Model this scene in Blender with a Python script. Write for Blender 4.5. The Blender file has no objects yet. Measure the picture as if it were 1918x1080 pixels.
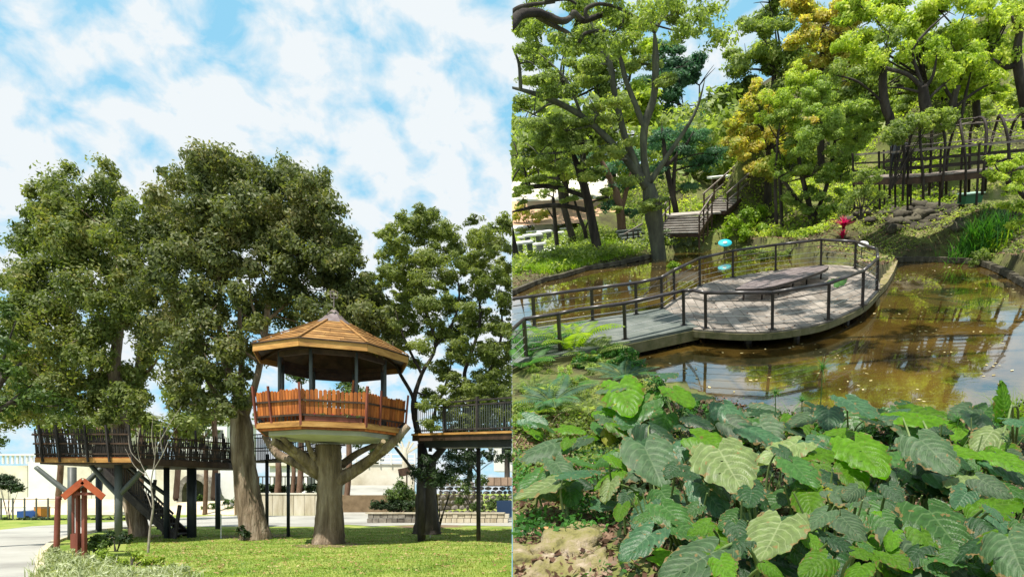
import bpy, bmesh, math, random
import numpy as np
from mathutils import Vector, Matrix, noise as mnoise
random.seed(7); RNG = np.random.default_rng(11)
PI = math.pi
C = bpy.context.scene.collection
SC = bpy.context.scene

# ------------------------------------------------------------------ camera
F = 1150.0                      # focal length in photo pixels (photo is 1918 wide)
PX, PY = 1100.0, 922.0          # principal point
EYE = 1.6
cam_d = bpy.data.cameras.new('camera')
cam = bpy.data.objects.new('camera', cam_d); C.objects.link(cam)
cam.location = (0, 0, EYE); cam.rotation_euler = (PI/2, 0, 0)
cam_d.sensor_width = 36.0; cam_d.lens = F/1918*36.0
cam_d.shift_x = (959-PX)/1918; cam_d.shift_y = (PY-540)/1918
cam_d.clip_start = 0.05; cam_d.clip_end = 2000
SC.camera = cam

# ------------------------------------------------------------------ sun and sky
SUN_DIR = Vector((-0.17, -0.42, 0.89)).normalized()     # towards the sun
sd = bpy.data.lights.new('sun', 'SUN'); sun = bpy.data.objects.new('sun', sd); C.objects.link(sun)
sd.energy = 4.5; sd.angle = math.radians(0.6); sd.color = (1.0, 0.95, 0.86)
sun.rotation_euler = SUN_DIR.to_track_quat('Z', 'Y').to_euler()
world = bpy.data.worlds.new('World'); SC.world = world; world.use_nodes = True
wn = world.node_tree; wn.nodes.clear()
def WN(t, **k):
    n = wn.nodes.new(t)
    for a, b in k.items(): setattr(n, a, b)
    return n
wo = WN('ShaderNodeOutputWorld'); bg = WN('ShaderNodeBackground'); bg.inputs[1].default_value = 0.10
sky = WN('ShaderNodeTexSky', sky_type='NISHITA', sun_disc=False)
sky.sun_elevation = math.asin(SUN_DIR.z); sky.sun_rotation = math.atan2(SUN_DIR.x, SUN_DIR.y)
sky.air_density = 1.0; sky.dust_density = 0.6; sky.ozone_density = 1.2
tc = WN('ShaderNodeTexCoord'); sep = WN('ShaderNodeSeparateXYZ'); wn.links.new(tc.outputs['Generated'], sep.inputs[0])
zz = WN('ShaderNodeMath', operation='MAXIMUM'); wn.links.new(sep.outputs[2], zz.inputs[0]); zz.inputs[1].default_value = 0.0
za = WN('ShaderNodeMath', operation='ADD'); wn.links.new(zz.outputs[0], za.inputs[0]); za.inputs[1].default_value = 0.62
dx = WN('ShaderNodeMath', operation='DIVIDE'); wn.links.new(sep.outputs[0], dx.inputs[0]); wn.links.new(za.outputs[0], dx.inputs[1])
dy = WN('ShaderNodeMath', operation='DIVIDE'); wn.links.new(sep.outputs[1], dy.inputs[0]); wn.links.new(za.outputs[0], dy.inputs[1])
cb = WN('ShaderNodeCombineXYZ'); wn.links.new(dx.outputs[0], cb.inputs[0]); wn.links.new(dy.outputs[0], cb.inputs[1]); cb.inputs[2].default_value = 3.4
n1 = WN('ShaderNodeTexNoise'); n1.inputs['Scale'].default_value = 15.0; n1.inputs['Detail'].default_value = 9; n1.inputs['Roughness'].default_value = 0.56
n1.inputs['Distortion'].default_value = 0.25
wn.links.new(cb.outputs[0], n1.inputs['Vector'])
n2 = WN('ShaderNodeTexNoise'); n2.inputs['Scale'].default_value = 3.2; n2.inputs['Detail'].default_value = 3
wn.links.new(cb.outputs[0], n2.inputs['Vector'])
ad = WN('ShaderNodeMath', operation='MULTIPLY_ADD'); wn.links.new(n2.outputs[0], ad.inputs[0]); ad.inputs[1].default_value = 0.38; wn.links.new(n1.outputs[0], ad.inputs[2])
cr = WN('ShaderNodeValToRGB'); cr.color_ramp.elements[0].position = 0.555; cr.color_ramp.elements[1].position = 0.75
wn.links.new(ad.outputs[0], cr.inputs[0])
mx = WN('ShaderNodeMix', data_type='RGBA'); wn.links.new(cr.outputs[0], mx.inputs[0])
tint = WN('ShaderNodeMix', data_type='RGBA', blend_type='MULTIPLY'); tint.inputs[0].default_value = 1
wn.links.new(sky.outputs[0], tint.inputs[6]); tint.inputs[7].default_value = (1.0, 1.0, 1.0, 1)
hz = WN('ShaderNodeMix', data_type='RGBA'); hz.inputs[0].default_value = 0.75
wn.links.new(tint.outputs[2], hz.inputs[6]); hz.inputs[7].default_value = (2.2, 5.0, 6.6, 1)
wn.links.new(hz.outputs[2], mx.inputs[6]); mx.inputs[7].default_value = (5.5, 5.85, 6.05, 1)
wn.links.new(mx.outputs[2], bg.inputs[0]); wn.links.new(bg.outputs[0], wo.inputs[0])
SC.view_settings.view_transform = 'Standard'; SC.view_settings.look = 'None'
SC.view_settings.exposure = 0.68; SC.view_settings.gamma = 1.0; SC.view_settings.use_curve_mapping = False
SC.cycles.max_bounces = 6; SC.cycles.diffuse_bounces = 3; SC.cycles.glossy_bounces = 3; SC.cycles.transmission_bounces = 3
SC.cycles.use_denoising = True

# ------------------------------------------------------------------ the two places
# The photograph joins two views of one park: the lawn with the treehouse, and the pond on the hillside beyond.
# The pond side slopes as one piece: its up direction leans back towards the viewer.
dn = Vector((200.0, 1150.0, -2161.0)).normalized(); ZR = -dn
YR = (Vector((0, 1, 0)) - ZR*Vector((0, 1, 0)).dot(ZR)).normalized(); XR = YR.cross(ZR)
ROT = Matrix((XR, YR, ZR)).transposed()
EYER = 5.0
M_R = Matrix.Translation((0, 0, EYE)) @ ROT.to_4x4() @ Matrix.Translation((0, 0, -EYER))
M_L = Matrix.Identity(4)
SEAM_N = Vector((1150.0, 141.0, 0)).normalized()      # boundary plane between the two places, through the eye
SIDE = {'M': M_L, 's': 'L'}
def side(s): SIDE['s'] = s; SIDE['M'] = M_L if s == 'L' else M_R

def PL(px, py, Y): return Vector(((px-PX)/F*Y, Y, EYE + (PY-py)/F*Y))
def PLg(px, py, z=0.0): return PL(px, py, (EYE-z)*F/(py-PY))
RT = ROT.transposed()
def rdir(px, py): return RT @ Vector((px-PX, F, PY-py))
def PR(px, py, Y):
    d = rdir(px, py); return Vector((0, 0, EYER)) + d*(Y/d.y)
def PRz(px, py, z):
    d = rdir(px, py); return Vector((0, 0, EYER)) + d*((z-EYER)/d.z)
def P(px, py, Y): return PL(px, py, Y) if SIDE['s'] == 'L' else PR(px, py, Y)

# ------------------------------------------------------------------ mesh builder
class MB:
    def __init__(s): s.v = []; s.f = []
    def add(s, vs, fs):
        o = len(s.v); s.v.extend([tuple(p) for p in vs]); s.f.extend([tuple(i+o for i in f) for f in fs]); return s
    def box(s, c, size, ax=None, rz=0.0, top=1.0):
        if ax is None: ax = (Vector((math.cos(rz), math.sin(rz), 0)), Vector((-math.sin(rz), math.cos(rz), 0)), Vector((0, 0, 1)))
        c = Vector(c); hx, hy, hz = size[0]/2, size[1]/2, size[2]/2; vs = []
        for k in (-1, 1):
            t = top if k > 0 else 1.0
            for i, j in ((-1, -1), (1, -1), (1, 1), (-1, 1)): vs.append(c + ax[0]*hx*i*t + ax[1]*hy*j*t + ax[2]*hz*k)
        return s.add(vs, [(3, 2, 1, 0), (4, 5, 6, 7), (0, 1, 5, 4), (1, 2, 6, 5), (2, 3, 7, 6), (3, 0, 4, 7)])
    def bar(s, a, b, w, h, up=Vector((0, 0, 1))):
        a = Vector(a); b = Vector(b); d = b-a; L = d.length
        if L < 1e-6: return s
        d /= L; x = d.cross(up)
        if x.length < 1e-4: x = d.cross(Vector((0, 1, 0)))
        x.normalize(); y = x.cross(d)
        return s.box((a+b)/2, (w, L, h), ax=(x, d, y))
    def tube(s, pts, rads, n=8, caps=True, wob=0.0):
        pts = [Vector(p) for p in pts]; m = len(pts)
        if not hasattr(rads, '__len__'): rads = [rads]*m
        vs = []; px = None
        for i, p in enumerate(pts):
            d = (pts[min(i+1, m-1)] - pts[max(i-1, 0)])
            d = d.normalized() if d.length > 1e-9 else Vector((0, 0, 1))
            if px is None:
                px = d.cross(Vector((0, 0, 1)) if abs(d.z) < .9 else Vector((1, 0, 0))).normalized()
            else:
                px = (px - d*px.dot(d)); px = px.normalized() if px.length > 1e-6 else d.orthogonal().normalized()
            py = d.cross(px)
            for k in range(n):
                a = 2*PI*k/n; r = rads[i]*(1 + (random.uniform(-wob, wob) if wob else 0))
                vs.append(p + px*math.cos(a)*r + py*math.sin(a)*r)
        fs = [(i*n+k, i*n+(k+1) % n, (i+1)*n+(k+1) % n, (i+1)*n+k) for i in range(m-1) for k in range(n)]
        if caps: fs += [tuple(range(n-1, -1, -1)), tuple((m-1)*n+k for k in range(n))]
        return s.add(vs, fs)
    def prism(s, poly, z0, z1):
        n = len(poly); a = [(p[0], p[1], z0) for p in poly]; b = [(p[0], p[1], z1) for p in poly]
        ar = sum(poly[i][0]*poly[(i+1) % n][1]-poly[(i+1) % n][0]*poly[i][1] for i in range(n))
        if ar < 0: a.reverse(); b.reverse()
        return s.add(a+b, [tuple(range(n-1, -1, -1)), tuple(range(n, 2*n))] + [(i, (i+1) % n, n+(i+1) % n, n+i) for i in range(n)])
    def loft(s, rings, closed=True, caps=True):
        n = len(rings[0]); vs = [p for r in rings for p in r]; m = len(rings)
        fs = [(i*n+k, i*n+(k+1) % n, (i+1)*n+(k+1) % n, (i+1)*n+k) for i in range(m-1) for k in range(n if closed else n-1)]
        if caps and closed: fs += [tuple(range(n-1, -1, -1)), tuple((m-1)*n+k for k in range(n))]
        return s.add(vs, fs)
    def blob(s, c, r, sub=2, rough=.25, seed=0, sq=(1, 1, 1)):
        bm = bmesh.new(); bmesh.ops.create_icosphere(bm, subdivisions=sub, radius=1)
        c = Vector(c); vs = []
        for v in bm.verts:
            p = v.co.copy(); k = 1 + rough*mnoise.noise(p*1.7 + Vector((seed*3.1, seed, 0))) + rough*.5*mnoise.noise(p*4 + Vector((seed, 0, 9)))
            vs.append(c + Vector((p.x*sq[0], p.y*sq[1], p.z*sq[2]))*r*k)
        s.add(vs, [tuple(v.index for v in f.verts) for f in bm.faces]); bm.free(); return s
    def curve(s, pts, rads, n=8, steps=5, wob=0.0):
        return s.tube(*smooth(pts, rads, steps), n=n, wob=wob)

def smooth(pts, rads, steps=5):
    pts = [Vector(p) for p in pts]
    if not hasattr(rads, '__len__'): rads = [rads]*len(pts)
    out = []; ro = []
    for i in range(len(pts)-1):
        p0 = pts[max(i-1, 0)]; p1 = pts[i]; p2 = pts[i+1]; p3 = pts[min(i+2, len(pts)-1)]
        for k in range(steps):
            t = k/steps
            out.append(.5*((2*p1) + (p2-p0)*t + (2*p0-5*p1+4*p2-p3)*t*t + (3*p1-p0-3*p2+p3)*t**3)); ro.append(rads[i]*(1-t)+rads[i+1]*t)
    out.append(pts[-1]); ro.append(rads[-1]); return out, ro

ALL = []
def link(o, parent=None, loc=None):
    C.objects.link(o); o['_s'] = SIDE['s']
    if parent is None:
        o.matrix_world = SIDE['M'] @ Matrix.Translation(loc if loc is not None else (0, 0, 0))
    else:
        o.parent = parent
        if loc is not None: o.location = loc
    ALL.append(o); return o
BASE = {}
def tag(o, label=None, cat=None, group=None, kind=None):
    if label: o['label'] = label
    if cat: o['category'] = cat
    if group: o['group'] = group
    if kind: o['kind'] = kind
    return o
def thing(name, label, cat, loc, group=None):
    o = bpy.data.objects.new(name, None); o.empty_display_size = .2; link(o, None, Vector(loc)); BASE[o.name] = Vector(loc)
    return tag(o, label, cat, group)
def base_of(o):
    b = Vector((0, 0, 0))
    while o is not None:
        b += BASE.get(o.name, Vector((0, 0, 0))); o = o.parent
    return b
def build(name, mb, mat, parent=None, smooth_=False, label=None, cat=None, group=None, kind=None, uv=None):
    if parent is None:
        a = np.array(mb.v); loc = Vector(((a[:, 0].min()+a[:, 0].max())/2, (a[:, 1].min()+a[:, 1].max())/2, a[:, 2].min()))
        off = loc
    else: loc = None; off = base_of(parent)
    me = bpy.data.meshes.new(name)
    me.from_pydata([(p[0]-off.x, p[1]-off.y, p[2]-off.z) for p in mb.v], [], mb.f)
    for m in (mat if isinstance(mat, (list, tuple)) else [mat]): me.materials.append(m)
    if smooth_: me.shade_smooth()
    o = bpy.data.objects.new(name, me); link(o, parent, loc)
    if parent is None: BASE[o.name] = loc
    return tag(o, label, cat, group, kind)
def sub(name, mb, mat, parent, **k):                      # sub-part: parent is itself a child mesh whose base is its thing's base
    return build(name, mb, mat, parent, **k)
def soup(name, V, nper, mat, parent=None, label=None, cat=None, group=None, kind=None, smooth_=False):
    """V: (N, nper, 3) array of separate polygons in local coords of the current side"""
    V = np.asarray(V, dtype=np.float64)
    M = np.array(SIDE['M']); cen = V.mean(axis=1); w = cen @ M[:3, :3].T + M[:3, 3]
    d = w[:, 0]*SEAM_N.x + w[:, 1]*SEAM_N.y
    V = V[(d < -.02)] if SIDE['s'] == 'L' else V[(d > .02)]
    if len(V) == 0: V = np.zeros((1, nper, 3))
    N = len(V)
    if parent is None:
        a = V.reshape(-1, 3); loc = Vector(((a[:, 0].min()+a[:, 0].max())/2, (a[:, 1].min()+a[:, 1].max())/2, a[:, 2].min())); off = loc
    else: loc = None; off = base_of(parent)
    me = bpy.data.meshes.new(name); me.vertices.add(N*nper); me.loops.add(N*nper); me.polygons.add(N)
    me.vertices.foreach_set('co', (V.reshape(-1, 3)-np.array(off)).astype(np.float32).ravel())
    me.loops.foreach_set('vertex_index', np.arange(N*nper, dtype=np.int32))
    me.polygons.foreach_set('loop_start', np.arange(0, N*nper, nper, dtype=np.int32))
    me.update(calc_edges=True); me.materials.append(mat)
    o = bpy.data.objects.new(name, me); link(o, parent, loc); o['_clipped'] = 1
    if parent is None: BASE[o.name] = loc
    return tag(o, label, cat, group, kind)
def dup(root, loc, label=None, rz=0.0, sc=1.0):
    r = root.copy(); C.objects.link(r); ALL.append(r)
    r.matrix_world = SIDE['M'] @ Matrix.Translation(loc) @ Matrix.Rotation(rz, 4, 'Z') @ Matrix.Diagonal((sc, sc, sc, 1))
    BASE[r.name] = Vector(loc)
    if label: r['label'] = label
    for ch in [o for o in ALL if o.parent is root]:
        c = ch.copy(); C.objects.link(c); c.parent = r; ALL.append(c)
        for g in [o for o in ALL if o.parent is ch]:
            d = g.copy(); C.objects.link(d); d.parent = c; ALL.append(d)
    return r

# ------------------------------------------------------------------ materials
def newmat(name):
    m = bpy.data.materials.new(name); m.use_nodes = True; nt = m.node_tree; b = nt.nodes['Principled BSDF']; return m, nt, b
def col4(c): return (c[0], c[1], c[2], 1)
def M_mottle(name, cols, scale=3.0, rough=.85, bump=.3, bscale=None, stretch=(1, 1, 1), detail=6, spec=.3, rnd=0.0, metal=0.0, pos=(.3, .7), bdist=.02):
    m, nt, b = newmat(name); N = nt.nodes.new; L = nt.links.new
    tcn = N('ShaderNodeTexCoord'); mp = N('ShaderNodeMapping'); L(tcn.outputs['Object'], mp.inputs[0]); mp.inputs['Scale'].default_value = stretch
    oi = N('ShaderNodeObjectInfo'); va = N('ShaderNodeVectorMath'); va.operation = 'ADD'; L(mp.outputs[0], va.inputs[0])
    ml = N('ShaderNodeMath'); ml.operation = 'MULTIPLY'; L(oi.outputs['Random'], ml.inputs[0]); ml.inputs[1].default_value = 37.0; L(ml.outputs[0], va.inputs[1])
    no = N('ShaderNodeTexNoise'); no.inputs['Scale'].default_value = scale; no.inputs['Detail'].default_value = detail; no.inputs['Roughness'].default_value = .62; L(va.outputs[0], no.inputs['Vector'])
    r = N('ShaderNodeValToRGB'); L(no.outputs[0], r.inputs[0]); e = r.color_ramp.elements
    e[0].position = pos[0]; e[0].color = col4(cols[0]); e[1].position = pos[1]; e[1].color = col4(cols[-1])
    for i, c in enumerate(cols[1:-1]):
        x = e.new(pos[0] + (pos[1]-pos[0])*(i+1)/(len(cols)-1)); x.color = col4(c)
    out = r.outputs[0]
    if rnd:
        hs = N('ShaderNodeHueSaturation'); L(out, hs.inputs['Color']); mr = N('ShaderNodeMapRange'); L(oi.outputs['Random'], mr.inputs[0])
        mr.inputs[3].default_value = 1-rnd; mr.inputs[4].default_value = 1+rnd; L(mr.outputs[0], hs.inputs['Value']); out = hs.outputs[0]
    L(out, b.inputs['Base Color']); b.inputs['Roughness'].default_value = rough; b.inputs['Specular IOR Level'].default_value = spec; b.inputs['Metallic'].default_value = metal
    if bump:
        nb = N('ShaderNodeTexNoise'); nb.inputs['Scale'].default_value = bscale or scale*4; nb.inputs['Detail'].default_value = 6; L(va.outputs[0], nb.inputs['Vector'])
        bp = N('ShaderNodeBump'); bp.inputs['Strength'].default_value = bump; bp.inputs['Distance'].default_value = bdist; L(nb.outputs[0], bp.inputs['Height']); L(bp.outputs[0], b.inputs['Normal'])
    return m
def M_leaf(name, cols, trans=.35, scale=.8, rough=.5, spec=.35, tcol=None):
    """leaf soup: colour varies leaf by leaf and clump by clump; light passes through the leaves"""
    m, nt, b = newmat(name); N = nt.nodes.new; L = nt.links.new
    g = N('ShaderNodeNewGeometry'); tcn = N('ShaderNodeTexCoord')
    no = N('ShaderNodeTexNoise'); no.inputs['Scale'].default_value = scale; no.inputs['Detail'].default_value = 3; L(tcn.outputs['Object'], no.inputs['Vector'])
    a = N('ShaderNodeMath'); a.operation = 'MULTIPLY_ADD'; L(g.outputs['Random Per Island'], a.inputs[0]); a.inputs[1].default_value = .45
    s = N('ShaderNodeMath'); s.operation = 'MULTIPLY_ADD'; L(no.outputs[0], s.inputs[0]); s.inputs[1].default_value = 1.5; s.inputs[2].default_value = -.45
    L(s.outputs[0], a.inputs[2])
    r = N('ShaderNodeValToRGB'); L(a.outputs[0], r.inputs[0]); e = r.color_ramp.elements
    e[0].position = .12; e[0].color = col4(cols[0]); e[1].position = .95; e[1].color = col4(cols[-1])
    for i, c in enumerate(cols[1:-1]):
        x = e.new(.12 + .83*(i+1)/(len(cols)-1)); x.color = col4(c)
    L(r.outputs[0], b.inputs['Base Color']); b.inputs['Roughness'].default_value = rough; b.inputs['Specular IOR Level'].default_value = spec
    t = N('ShaderNodeBsdfTranslucent'); mc = N('ShaderNodeMix'); mc.data_type = 'RGBA'; mc.blend_type = 'MULTIPLY'; mc.inputs[0].default_value = 1
    L(r.outputs[0], mc.inputs[6]); mc.inputs[7].default_value = col4(tcol or (1.5, 1.6, .6)); L(mc.outputs[2], t.inputs[0])
    mx_ = N('ShaderNodeMixShader'); mx_.inputs[0].default_value = trans; L(b.outputs[0], mx_.inputs[1]); L(t.outputs[0], mx_.inputs[2])
    L(mx_.outputs[0], nt.nodes['Material Output'].inputs[0]); return m
def M_plain(name, c, rough=.5, metal=0.0, spec=.4): 
    m, nt, b = newmat(name); b.inputs['Base Color'].default_value = col4(c); b.inputs['Roughness'].default_value = rough; b.inputs['Metallic'].default_value = metal; b.inputs['Specular IOR Level'].default_value = spec; return m

MT = {}
MT['bark_pale'] = M_mottle('bark_pale', [(.06, .04, .026), (.20, .145, .095), (.44, .36, .27)], 2.6, .9, 1.0, 9, (1.6, 1.6, .22), detail=10, bdist=.08)
MT['bark_dark'] = M_mottle('bark_dark', [(.018, .014, .013), (.045, .036, .030), (.10, .085, .07)], 2.5, .9, 1.0, 10, (1, 1, .3), bdist=.05)
MT['bark_red'] = M_mottle('bark_red', [(.08, .04, .025), (.16, .095, .06), (.22, .14, .1)], 2.5, .9, 1.0, 10, (1, 1, .3), bdist=.05)
MT['bark_moss'] = M_mottle('bark_moss', [(.05, .05, .04), (.09, .09, .065), (.15, .16, .10)], 3, .9, 1.0, 12, (1, 1, .35), bdist=.04)
MT['conc_tree'] = M_mottle('concrete_bark', [(.07, .05, .032), (.20, .145, .095), (.38, .30, .215)], 1.7, .95, 1.0, 8, (2.2, 2.2, .35), detail=10, bdist=.09)
MT['cut'] = M_mottle('sawn_end', [(.28, .20, .11), (.42, .33, .2)], 5, .8, .2)
MT['orange'] = M_mottle('orange_stained_wood', [(.20, .052, .014), (.40, .115, .024), (.54, .19, .042)], 2.2, .6, .5, 12, (3, 3, .5), rnd=.34)
MT['honey'] = M_mottle('honey_stained_wood', [(.26, .12, .035), (.46, .235, .065), (.58, .33, .11)], 2.5, .6, .3, 12, (.6, .6, 3), rnd=.14)
MT['roof'] = M_mottle('weathered_roof_boards', [(.13, .07, .03), (.30, .155, .05), (.47, .28, .10)], 1.6, .75, .5, 14, (1, 1, 1), rnd=.28)
MT['brownwood'] = M_mottle('dark_brown_wood', [(.025, .015, .010), (.055, .031, .019), (.09, .052, .032)], 3, .6, .4, 14, (1, 1, .5), rnd=.15)
MT['redwood'] = M_mottle('red_brown_wood', [(.10, .028, .018), (.19, .055, .035), (.26, .085, .055)], 3, .6, .4, 14, (1, 1, .4), rnd=.1)
MT['blackwood'] = M_mottle('dark_pole_wood', [(.012, .010, .010), (.030, .024, .022), (.06, .05, .045)], 4, .7, .4, 14, (1, 1, .5))
MT['steel'] = M_mottle('grey_green_painted_steel', [(.075, .085, .08), (.11, .12, .11)], 3, .45, .1, 20, rnd=.06)
MT['darksteel'] = M_mottle('dark_painted_steel', [(.018, .022, .028), (.035, .04, .048)], 3, .4, .1, 20)
MT['slab'] = M_mottle('pale_painted_slab', [(.38, .37, .31), (.52, .51, .45)], 1.6, .8, .2, 10)
MT['arch'] = M_mottle('nearly_black_timber', [(.014, .010, .009), (.035, .026, .021), (.06, .048, .04)], 3, .7, .4, 14)
MT['lead'] = M_mottle('grey_metal_cap', [(.16, .12, .12), (.26, .22, .22)], 4, .5, .2, 10, metal=.3)
MT['cream'] = M_mottle('cream_render', [(.46, .41, .30), (.66, .61, .49), (.76, .73, .63)], .45, .85, .2, 6)
MT['white'] = M_mottle('white_render', [(.68, .67, .62), (.80, .80, .78)], .6, .8, .1, 6)
MT['beige'] = M_mottle('stained_retaining_wall', [(.36, .30, .20), (.52, .46, .34), (.62, .57, .46)], 1.2, .9, .4, 8, (1.6, 1.6, .35), rnd=.06)
MT['stone'] = M_mottle('grey_stone', [(.10, .085, .07), (.20, .18, .15), (.30, .27, .22)], 1.6, .9, .8, 7, rnd=.3, bdist=.04)
MT['pinkstone'] = M_mottle('brick_pink_stone', [(.28, .19, .13), (.40, .28, .2)], 2, .9, .5, 8, rnd=.15)
MT['tan'] = M_mottle('tan_earth_bank', [(.42, .33, .2), (.60, .50, .36), (.68, .60, .46)], .35, .95, .3, 3)
MT['path'] = M_mottle('concrete_path', [(.22, .21, .19), (.36, .35, .31), (.44, .43, .39)], .28, .9, .3, 18, detail=11)
MT['kerb'] = M_mottle('kerb', [(.50, .42, .28), (.62, .54, .40)], 2, .9, .2, 12, rnd=.08)
# ------------------------------------------------------------------ foliage
def inpoly(x, y, poly):
    c = np.zeros(len(x), bool); n = len(poly)
    for i in range(n):
        a, b = poly[i], poly[(i+1) % n]
        k = ((a[1] > y) != (b[1] > y)) & (x < (b[0]-a[0])*(y-a[1])/((b[1]-a[1]) or 1e-9)+a[0]); c ^= k
    return c
LEAFK = 1.0
def leaf_quads(centers, radii, k=16, size=.08, aspect=.45, nsub=14, up=.35, flat=1.0, sub_r=.42, shell=(.45, 1.0), droop=0.0, rng=RNG):
    out = []
    for c, R in zip(centers, radii):
        c = np.array(c, dtype=float); ns = max(5, int(nsub)); n = int(k*(R/size)**2/ns)+3
        d = rng.normal(size=(ns, 3)); d[:, 2] += .25; d /= np.linalg.norm(d, axis=1, keepdims=True)
        rr = rng.uniform(shell[0], shell[1], (ns, 1))*R*(1-sub_r*.6); pc = c + d*rr*np.array([1, 1, flat])
        pr = R*sub_r*rng.uniform(.6, 1.25, ns)
        e = rng.normal(size=(ns, n, 3)); e /= np.linalg.norm(e, axis=2, keepdims=True)
        q = rng.uniform(.25, 1.0, (ns, n, 1))**.6
        off = e*q*pr[:, None, None]*np.array([1, 1, .75*flat])
        off[:, :, 2] -= droop*rng.random((ns, n))*pr[:, None]
        pts = (pc[:, None, :]+off).reshape(-1, 3)
        nrm = (e*.7 + d[:, None, :]*.5).reshape(-1, 3) + rng.normal(size=(ns*n, 3))*.5; nrm[:, 2] += up
        nrm /= np.linalg.norm(nrm, axis=1, keepdims=True)
        t = rng.normal(size=(ns*n, 3)); t[:, 2] -= droop*1.5; t -= nrm*(t*nrm).sum(1, keepdims=True); t /= np.linalg.norm(t, axis=1, keepdims=True)
        w = np.cross(nrm, t); a = size*rng.uniform(.65, 1.35, (ns*n, 1)); b = a*aspect
        out.append(np.stack([pts-t*a, pts-w*b+t*a*.1, pts+t*a, pts+w*b+t*a*.1], axis=1))
    return np.concatenate(out)

def tree(name, label, Y, trunk, limbs, blobs, leafmat, bark, cat='tree', group=None, k=16, size=.08, wob=.06, auto=True, base=None, limb_parts=False, nseg=10, twig=.012, rs=1.0, ls=1.0, split=0, fill=None, **lk):
    """all in photo pixels with per-point depth offsets; turned into metres at depth Y"""
    t0 = Y/F if SIDE['s'] == 'L' else Y/rdir(trunk[0][0], trunk[0][1]).y
    def pt(a): return P(a[0], a[1], Y+(a[3] if len(a) > 3 else 0.0))
    b0 = pt(trunk[0]) if base is None else Vector(base)
    root = thing(name, label, cat, b0, group)
    tm = MB(); tp = [pt(a) for a in trunk]; tr = [a[2]*t0 for a in trunk]
    tr[-1] *= .6 if len(trunk) > 3 else 1.0; fl = [tp[0]-Vector((0, 0, .25))]+tp; tm.curve(fl, [tr[0]*1.15]+tr, n=nseg, wob=wob)
    build('trunk', tm, bark, root, True)
    skel = smooth(tp, tr, 6); S = [(p, r) for p, r in zip(*skel)]
    lm = MB()
    for li in limbs:
        lp = [pt(a) for a in li]; lr = [a[2]*t0*ls for a in li]; lr[-1] *= .35
        q = lm if not limb_parts else MB(); q.curve(lp, lr, n=max(6, nseg-2), wob=wob)
        if limb_parts: build('limb', q, bark, root, True)
        S += [(p, r) for p, r in zip(*smooth(lp, lr, 6))]
    cs = [pt((x, y, 0, d)) for x, y, r, d in blobs]; rs_ = rs; rs = [b[2]*t0*rs_ for b in blobs]
    if split:
        nc, nr = [], []
        for c, r in zip(cs, rs):
            for _ in range(split):
                e = Vector((random.gauss(0, 1), random.gauss(0, 1), random.gauss(0, .8))).normalized()*r*random.uniform(.35, .95); nc.append(c+e); nr.append(r*random.uniform(.38, .68))
        bigc, bigr = cs, rs; cs2, rs2 = nc, nr
    else: cs2, rs2 = cs, rs
    if fill:
        for poly, n_, r_, d0, d1 in fill:
            xs_ = [p[0] for p in poly]; ys_ = [p[1] for p in poly]; got = []; tries = 0
            while len(got) < n_ and tries < n_*40:
                tries += 1; a_ = random.uniform(min(xs_), max(xs_)); b_ = random.uniform(min(ys_), max(ys_))
                if not inpoly(np.array([a_]), np.array([b_]), poly)[0]: continue
                if any((a_-g[0])**2+(b_-g[1])**2 < (r_*.75)**2 for g in got[-400:]) and tries < n_*20: continue
                got.append((a_, b_)); cs2 = cs2+[pt((a_, b_, 0, random.uniform(d0, d1)))]; rs2 = rs2+[r_*t0*random.uniform(.7, 1.25)]
    if auto and S:
        for c, r in zip(cs, rs):
            near = sorted(S, key=lambda s: (s[0]-c).length + max(0, s[0].z-c.z)*1.5)[0]
            if (near[0]-c).length < r*.3: pass
            mid = (near[0]+c)/2 + Vector((random.uniform(-.12, .12), random.uniform(-.12, .12), random.uniform(-.05, .1)))*(near[0]-c).length
            r0 = min(near[1]*.6, .02+.03*r+.012*(near[0]-c).length); lm.curve([near[0], mid, c], [r0, r0*.7, r0*.45], n=5, steps=4)
            for j in range(4):
                e = Vector((random.gauss(0, 1), random.gauss(0, 1), random.gauss(.3, .8))).normalized()*r*.8
                lm.curve([c, c+e*.5+Vector((0, 0, .05)), c+e], [r0*.45, r0*.3, r0*.12], n=4, steps=3)
    if lm.v: build('branches', lm, bark, root, True, kind='stuff')
    soup('crown', leaf_quads(cs2, rs2, k=k, size=size, **lk), 4, leafmat, root)
    return root
def bush(name, label, blobs, leafmat, cat='bush', k=14, size=.05, base=None, stems=True, group=None, **lk):
    """blobs: (centre vector, radius)"""
    cs = [Vector(b[0]) for b in blobs]; rs = [b[1] for b in blobs]
    b0 = base or Vector((sum(c.x for c in cs)/len(cs), sum(c.y for c in cs)/len(cs), min(c.z-r for c, r in zip(cs, rs))))
    root = thing(name, label, cat, b0, group)
    if stems:
        sm = MB()
        for c, r in zip(cs, rs):
            for j in range(2):
                e = c+Vector((random.uniform(-.5, .5), random.uniform(-.5, .5), random.uniform(0, .5)))*r
                sm.curve([b0+Vector((random.uniform(-.1, .1), random.uniform(-.1, .1), -.1)), (b0+e)/2+Vector((0, 0, .05)), e], [.02, .014, .006], n=4, steps=3)
        build('stem', sm, MT['bark_dark'], root)
    soup('foliage', leaf_quads(cs, rs, k=k, size=size, **lk), 4, leafmat, root)
    return root
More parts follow.
